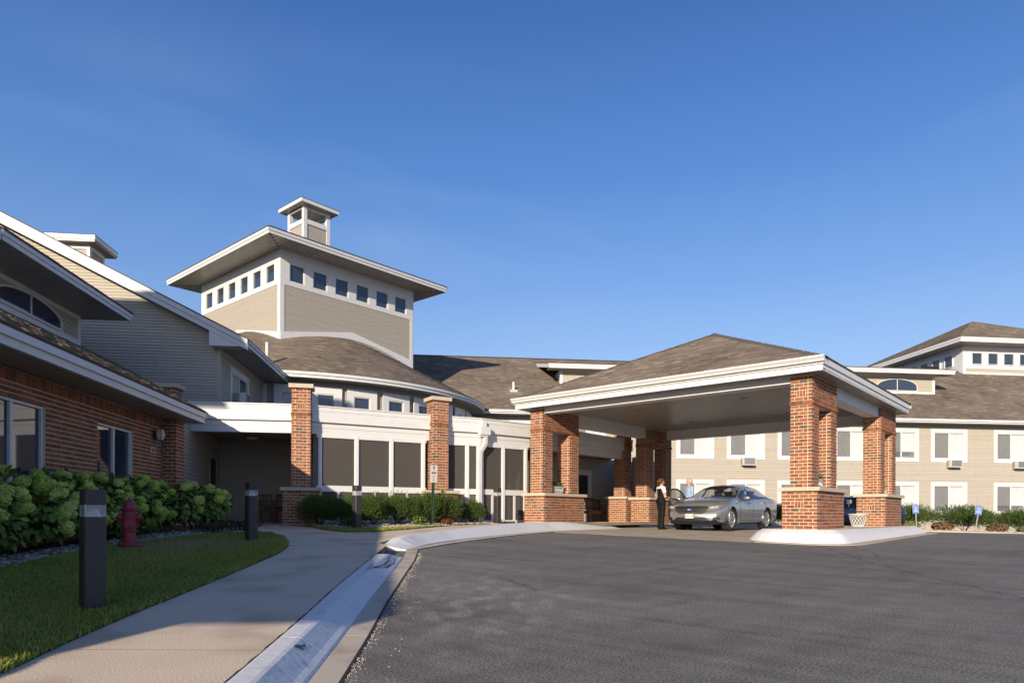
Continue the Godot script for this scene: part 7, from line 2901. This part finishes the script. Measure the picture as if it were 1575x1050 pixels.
# ---------------------------------------------------------------- plants
var leaf_cache: ArrayMesh
func leaf_mesh() -> ArrayMesh:
	# one folded pointed leaf, 1 long, lying along +z
	if leaf_cache == null:
		var b := MB.new()
		var l := [Vector3(0, 0, 0), Vector3(0.26, 0.05, 0.25), Vector3(0.36, 0.03, 0.52), Vector3(0.2, -0.03, 0.82), Vector3(0, -0.10, 1.05)]
		var m := [Vector3(0, 0, 0), Vector3(0, -0.02, 0.3), Vector3(0, -0.03, 0.55), Vector3(0, -0.06, 0.83), Vector3(0, -0.10, 1.05)]
		for i in 4:
			for s in [1.0, -1.0]:
				var a := Vector3(l[i].x * s, l[i].y, l[i].z)
				var c := Vector3(l[i + 1].x * s, l[i + 1].y, l[i + 1].z)
				if s > 0:
					b.quad(m[i], m[i + 1], c, a)
				else:
					b.quad(a, c, m[i + 1], m[i])
		leaf_cache = b.done()
	return leaf_cache

func head_mesh(sd: int) -> ArrayMesh:
	# ball of four-petalled florets
	var b := MB.new()
	var r := RandomNumberGenerator.new()
	r.seed = sd
	var n := 210
	for i in n:
		var y := 1.0 - 2.0 * (i + 0.5) / n
		var a := i * 2.39996
		var nn := Vector3(cos(a) * sqrt(1 - y * y), y, sin(a) * sqrt(1 - y * y))
		var p := nn * 0.5 * r.randf_range(0.92, 1.03) * Vector3(1, 0.88, 1)
		var u := nn.cross(Vector3(0.3, 1, 0.2)).normalized().rotated(nn, r.randf() * TAU)
		var v := nn.cross(u)
		var tilt := nn * 0.03
		var g := r.randf_range(0.72, 1.2)
		for k in 2:
			var e := u if k == 0 else v
			var f := v if k == 0 else u
			b.quad(p - e * 0.058 - f * 0.028 - tilt, p + e * 0.058 - f * 0.028 - tilt * r.randf(), p + e * 0.058 + f * 0.028 + tilt, p - e * 0.058 + f * 0.028 - tilt * r.randf(), Color(g, g, g * 0.95))
	return b.done()

func hydrangea(label: String, x: float, d: float, rad: float, tall: float, heads: int, meshes: Array) -> void:
	var h := lawn_h(x, d) - 0.02
	var o := thing("hydrangea_bush", label, "bush", W(x, d, h), 0.0, "hydrangeas along the brick wall")
	var xs := []
	var cs := []
	var lob := []
	for i in 7:
		var a := rng.randf() * TAU
		lob.append([Vector3(cos(a) * rad * 0.5, tall * rng.randf_range(0.35, 0.70), sin(a) * rad * 0.5), rad * rng.randf_range(0.42, 0.60)])
	lob.append([Vector3(0, tall * 0.55, 0), rad * 0.7])
	var st := MB.new()
	for q in lob:
		var c: Vector3 = q[0]
		st.tube([Vector3(c.x * 0.25, 0, c.z * 0.25), Vector3(c.x * 0.6, c.y * 0.5, c.z * 0.6), c + Vector3(0, q[1] * 0.5, 0)], [0.014, 0.010, 0.006], 5)
		for i in 170:
			var y := rng.randf_range(-0.75, 1.0)
			var a := rng.randf() * TAU
			var nn := Vector3(cos(a) * sqrt(1 - y * y), y, sin(a) * sqrt(1 - y * y))
			var p: Vector3 = c + nn * q[1] * rng.randf_range(0.62, 1.05) * Vector3(1, 0.95, 1)
			if p.y < 0.05:
				continue
			var s := rng.randf_range(0.085, 0.155)
			var side := Vector3.UP.cross(nn).normalized() if absf(nn.y) < 0.98 else Vector3.RIGHT
			var down := rng.randf_range(0.15, 0.9)
			var fwd := (nn * (1.0 - down * 0.6) - Vector3.UP * down).normalized()
			fwd = fwd.rotated(nn, rng.randf_range(-0.9, 0.9))
			side = fwd.cross(nn).normalized()
			var up := side.cross(fwd).normalized()
			xs.append(Transform3D(Basis(-side * s, up * s, fwd * s), p))
			var g := rng.randf_range(0.7, 1.35)
			var col := Color(0.125, 0.175, 0.036) * g
			if rng.randf() < 0.18:
				col = Color(0.21, 0.26, 0.055) * g
			cs.append(col)
	# soft young shoots standing above
	stuff(o, "leaves", leaf_mesh(), M.leaf, xs, cs)
	part(o, "stems", st.done(), M.stem)
	var placed := 0
	var guard := 0
	while placed < heads and guard < 400:
		guard += 1
		var q: Array = lob[rng.randi() % lob.size()]
		var y := rng.randf_range(-0.45, 0.98)
		var a := rng.randf_range(-1.0, 2.4)   # mostly towards the lawn
		var nn := Vector3(cos(a) * sqrt(1 - y * y), y, sin(a) * sqrt(1 - y * y))
		var p: Vector3 = q[0] + nn * q[1] * 1.06
		if p.y < 0.16:
			continue
		var hidden := false
		for w in lob:
			if (p - w[0]).length() < w[1] * 0.88:
				hidden = true
		if hidden:
			continue
		var s := rng.randf_range(0.14, 0.215)
		part(o, "flower_head", meshes[rng.randi() % meshes.size()], M["bloom%d" % (rng.randi() % 3)], Transform3D(Basis.from_euler(Vector3(rng.randf() * 0.6, rng.randf() * TAU, 0)).scaled(Vector3.ONE * s), p))
		placed += 1

func sprig_mesh(sd: int) -> ArrayMesh:
	# short twig with needles, pointing up +y
	var b := MB.new()
	var r := RandomNumberGenerator.new()
	r.seed = sd
	for i in 16:
		var t := i / 16.0
		var a := i * 2.4
		var o := Vector3(0, t * 0.8, 0)
		var d := Vector3(cos(a), 0.9 + t, sin(a)).normalized() * r.randf_range(0.24, 0.36)
		var s := d.cross(Vector3.UP).normalized() * 0.035
		var g := r.randf_range(0.75, 1.25)
		b.tri(o - s, o + s, o + d, Color(g, g, g))
	return b.done()

func shrub(called: String, label: String, group: String, x: float, d: float, h: float, rx: float, ry: float, count: int, tint: Color, tip: Color, size: float, mesh: Mesh, material: Material) -> void:
	var o := thing(called, label, "shrub", W(x, d, h), rng.randf() * TAU, group)
	var xs := []
	var cs := []
	var lob := [[Vector3(0, ry * 0.45, 0), 1.0]]
	for i in 6:
		var a := TAU * i / 6.0 + rng.randf()
		lob.append([Vector3(cos(a) * rx * 0.42, ry * rng.randf_range(0.40, 0.62), sin(a) * rx * 0.42), rng.randf_range(0.5, 0.68)])
	for i in count:
		var q: Array = lob[rng.randi() % lob.size()]
		var y := rng.randf_range(-0.8, 1.0)
		var a := rng.randf() * TAU
		var nn := Vector3(cos(a) * sqrt(1 - y * y), y, sin(a) * sqrt(1 - y * y))
		var rr := pow(rng.randf(), 0.35)
		var p: Vector3 = q[0] + nn * Vector3(rx, ry * 0.52, rx) * q[1] * rr
		if p.y < 0.0:
			continue
		var up := (nn * 0.75 + Vector3(rng.randf_range(-0.5, 0.5), 0.7, rng.randf_range(-0.5, 0.5))).normalized()
		var sd := up.cross(Vector3(rng.randf() - 0.5, rng.randf() - 0.5, rng.randf() - 0.5)).normalized()
		var s := size * rng.randf_range(0.7, 1.35)
		xs.append(Transform3D(Basis(sd * s, up * s, sd.cross(up) * s), p))
		cs.append(tint.lerp(tip, clampf(rng.randf() * 1.2 - 0.35, 0.0, 1.0)) * rng.randf_range(0.75, 1.25))
	stuff(o, "foliage", mesh, material, xs, cs)
	var st := MB.new()
	for i in 5:
		var a := TAU * i / 5.0
		st.tube([Vector3(0, -0.05, 0), Vector3(cos(a) * rx * 0.3, ry * 0.35, sin(a) * rx * 0.3), Vector3(cos(a) * rx * 0.5, ry * 0.7, sin(a) * rx * 0.5)], [0.02, 0.012, 0.005], 5)
	part(o, "stems", st.done(), M.stem)

func build_planting() -> void:
	for q in [["bloom0", Color(0.54, 0.63, 0.13)], ["bloom1", Color(0.62, 0.70, 0.18)], ["bloom2", Color(0.46, 0.57, 0.11)]]:
		var m := mat(q[0], q[1], 0.8)
		m.vertex_color_use_as_albedo = true
		m.metallic_specular = 0.3
		m.backlight_enabled = true
		m.backlight = Color(0.35, 0.35, 0.35)
	var hm := [head_mesh(1), head_mesh(2), head_mesh(3)]
	var spots := [
		[-6.77, 7.35, 0.79, 1.22, 18, "hydrangea at the picture's left edge, below the first brick-wing window"],
		[-6.87, 8.35, 0.74, 1.22, 24, "hydrangea behind the largest bollard's left side"],
		[-6.94, 9.40, 0.74, 1.24, 27, "tall hydrangea left of and behind the nearest bollard"],
		[-7.00, 10.45, 0.73, 1.22, 27, "hydrangea between the nearest bollard and the hydrant"],
		[-7.02, 11.50, 0.71, 1.16, 25, "hydrangea directly behind the red hydrant"],
		[-6.94, 12.50, 0.69, 1.10, 25, "hydrangea right of the red hydrant below the second window"],
		[-6.84, 13.45, 0.67, 1.02, 25, "hydrangea in front of the wall lamp's end of the brick wall"],
		[-6.64, 14.35, 0.61, 0.95, 22, "last hydrangea before the alcove walk"],
	]
	for s in spots:
		hydrangea(s[5], s[0], s[1], s[2], s[3], s[4], hm)
	var yew := [sprig_mesh(11), sprig_mesh(12)]
	var line := [[-5.05, 17.95, 0.62, 0.86], [-4.35, 18.15, 0.62, 0.90], [-3.72, 18.35, 0.60, 0.92], [-3.12, 18.7, 0.60, 0.95], [-2.52, 19.1, 0.58, 0.94], [-1.95, 19.55, 0.55, 0.90], [-1.20, 20.35, 0.42, 0.72]]
	var names := ["dark clipped yew against the left porch column", "second clipped yew right of the left porch column", "clipped yew behind the shadowed bollard light", "clipped yew midway along the porch screens", "clipped yew left of the green sign post", "clipped yew right of the green sign post", "small separate yew below the downspout"]
	for i in line.size():
		var q: Array = line[i]
		shrub("yew_shrub", names[i], "clipped yews before the porch", q[0], q[1], walk_h(q[0], q[1]), q[2], q[3], 5200 if i < 6 else 3000, Color(0.060, 0.105, 0.024), Color(0.15, 0.21, 0.045), 0.085, yew[i % 2], M.needle)
	# low plants at the yews' feet
	shrub("low_perennial", "low leafy plant at the foot of the yews by the bollard", "low plants at the bed's edge", -4.1, 17.3, walk_h(-4.1, 17.3), 0.35, 0.34, 300, Color(0.05, 0.08, 0.02), Color(0.09, 0.10, 0.03), 0.06, leaf_mesh(), M.leaf)
	shrub("low_perennial", "pale green plant left of the green sign post", "low plants at the bed's edge", -2.45, 18.2, walk_h(-2.45, 18.2), 0.26, 0.34, 260, Color(0.09, 0.15, 0.03), Color(0.16, 0.22, 0.05), 0.06, leaf_mesh(), M.leaf)
	shrub("low_perennial", "red-brown plant beside the green sign post", "low plants at the bed's edge", -1.78, 18.75, walk_h(-1.78, 18.75), 0.20, 0.22, 200, Color(0.18, 0.05, 0.03), Color(0.26, 0.08, 0.04), 0.05, leaf_mesh(), M.leaf)
	shrub("tall_seedling", "thin pale seedling rising in front of the porch column", "low plants at the bed's edge", -2.02, 19.45, walk_h(-2.02, 19.45), 0.16, 1.32, 110, Color(0.10, 0.17, 0.03), Color(0.17, 0.24, 0.06), 0.085, leaf_mesh(), M.leaf)
	for q in [[-5.95, 13.75, "brown low plant at the end of the hydrangea bed"], [-5.75, 14.6, "brown low plant beside the alcove walk"]]:
		shrub("low_perennial", q[2], "low plants at the bed's edge", q[0], q[1], lawn_h(q[0], q[1]), 0.42, 0.30, 380, Color(0.060, 0.045, 0.022), Color(0.09, 0.08, 0.03), 0.055, leaf_mesh(), M.leaf)
	# shrubs before the right-hand wing
	var right := [[20.6, 35.6, 1.3, 1.4, 0, "round green shrub right of the far island pier"], [23.2, 35.0, 1.45, 1.45, 0, "round green shrub between the two blue signs"], [25.5, 34.2, 1.35, 1.25, 0, "round green shrub just right of the second blue sign"], [27.3, 33.4, 1.45, 1.40, 0, "round green shrub at the picture's right edge"], [21.9, 34.7, 0.5, 0.5, 1, "reddish low shrub between the green ones, left"], [23.9, 33.6, 0.5, 0.48, 1, "reddish low shrub left of the second blue sign"], [25.9, 32.9, 0.5, 0.46, 1, "reddish low shrub near the right edge"], [20.2, 34.9, 0.6, 0.55, 2, "pale green low shrub beside the first blue sign"], [24.9, 32.8, 0.5, 0.5, 2, "pale green low shrub right of the second sign"], [13.6, 36.0, 1.1, 1.2, 0, "dark shrub seen between the silver car and the nearest pier"], [17.6, 36.3, 1.1, 1.2, 0, "dark shrub behind the dark blue car"], [10.5, 35.4, 1.0, 1.1, 0, "dark shrub behind the silver car"]]
	for q in right:
		var tints := [[Color(0.060, 0.105, 0.024), Color(0.13, 0.19, 0.042)], [Color(0.20, 0.10, 0.065), Color(0.17, 0.18, 0.06)], [Color(0.15, 0.20, 0.05), Color(0.27, 0.25, 0.10)]]
		shrub("foundation_shrub", q[5], "shrubs before the right-hand wing", q[0], q[1], road_h(q[0], q[1]) + 0.12, q[2], q[3], 5200 if q[4] == 0 else 1500, tints[q[4]][0], tints[q[4]][1], 0.15 if q[4] == 0 else 0.10, leaf_mesh() if q[4] > 0 else yew[0], M.leaf if q[4] > 0 else M.needle)
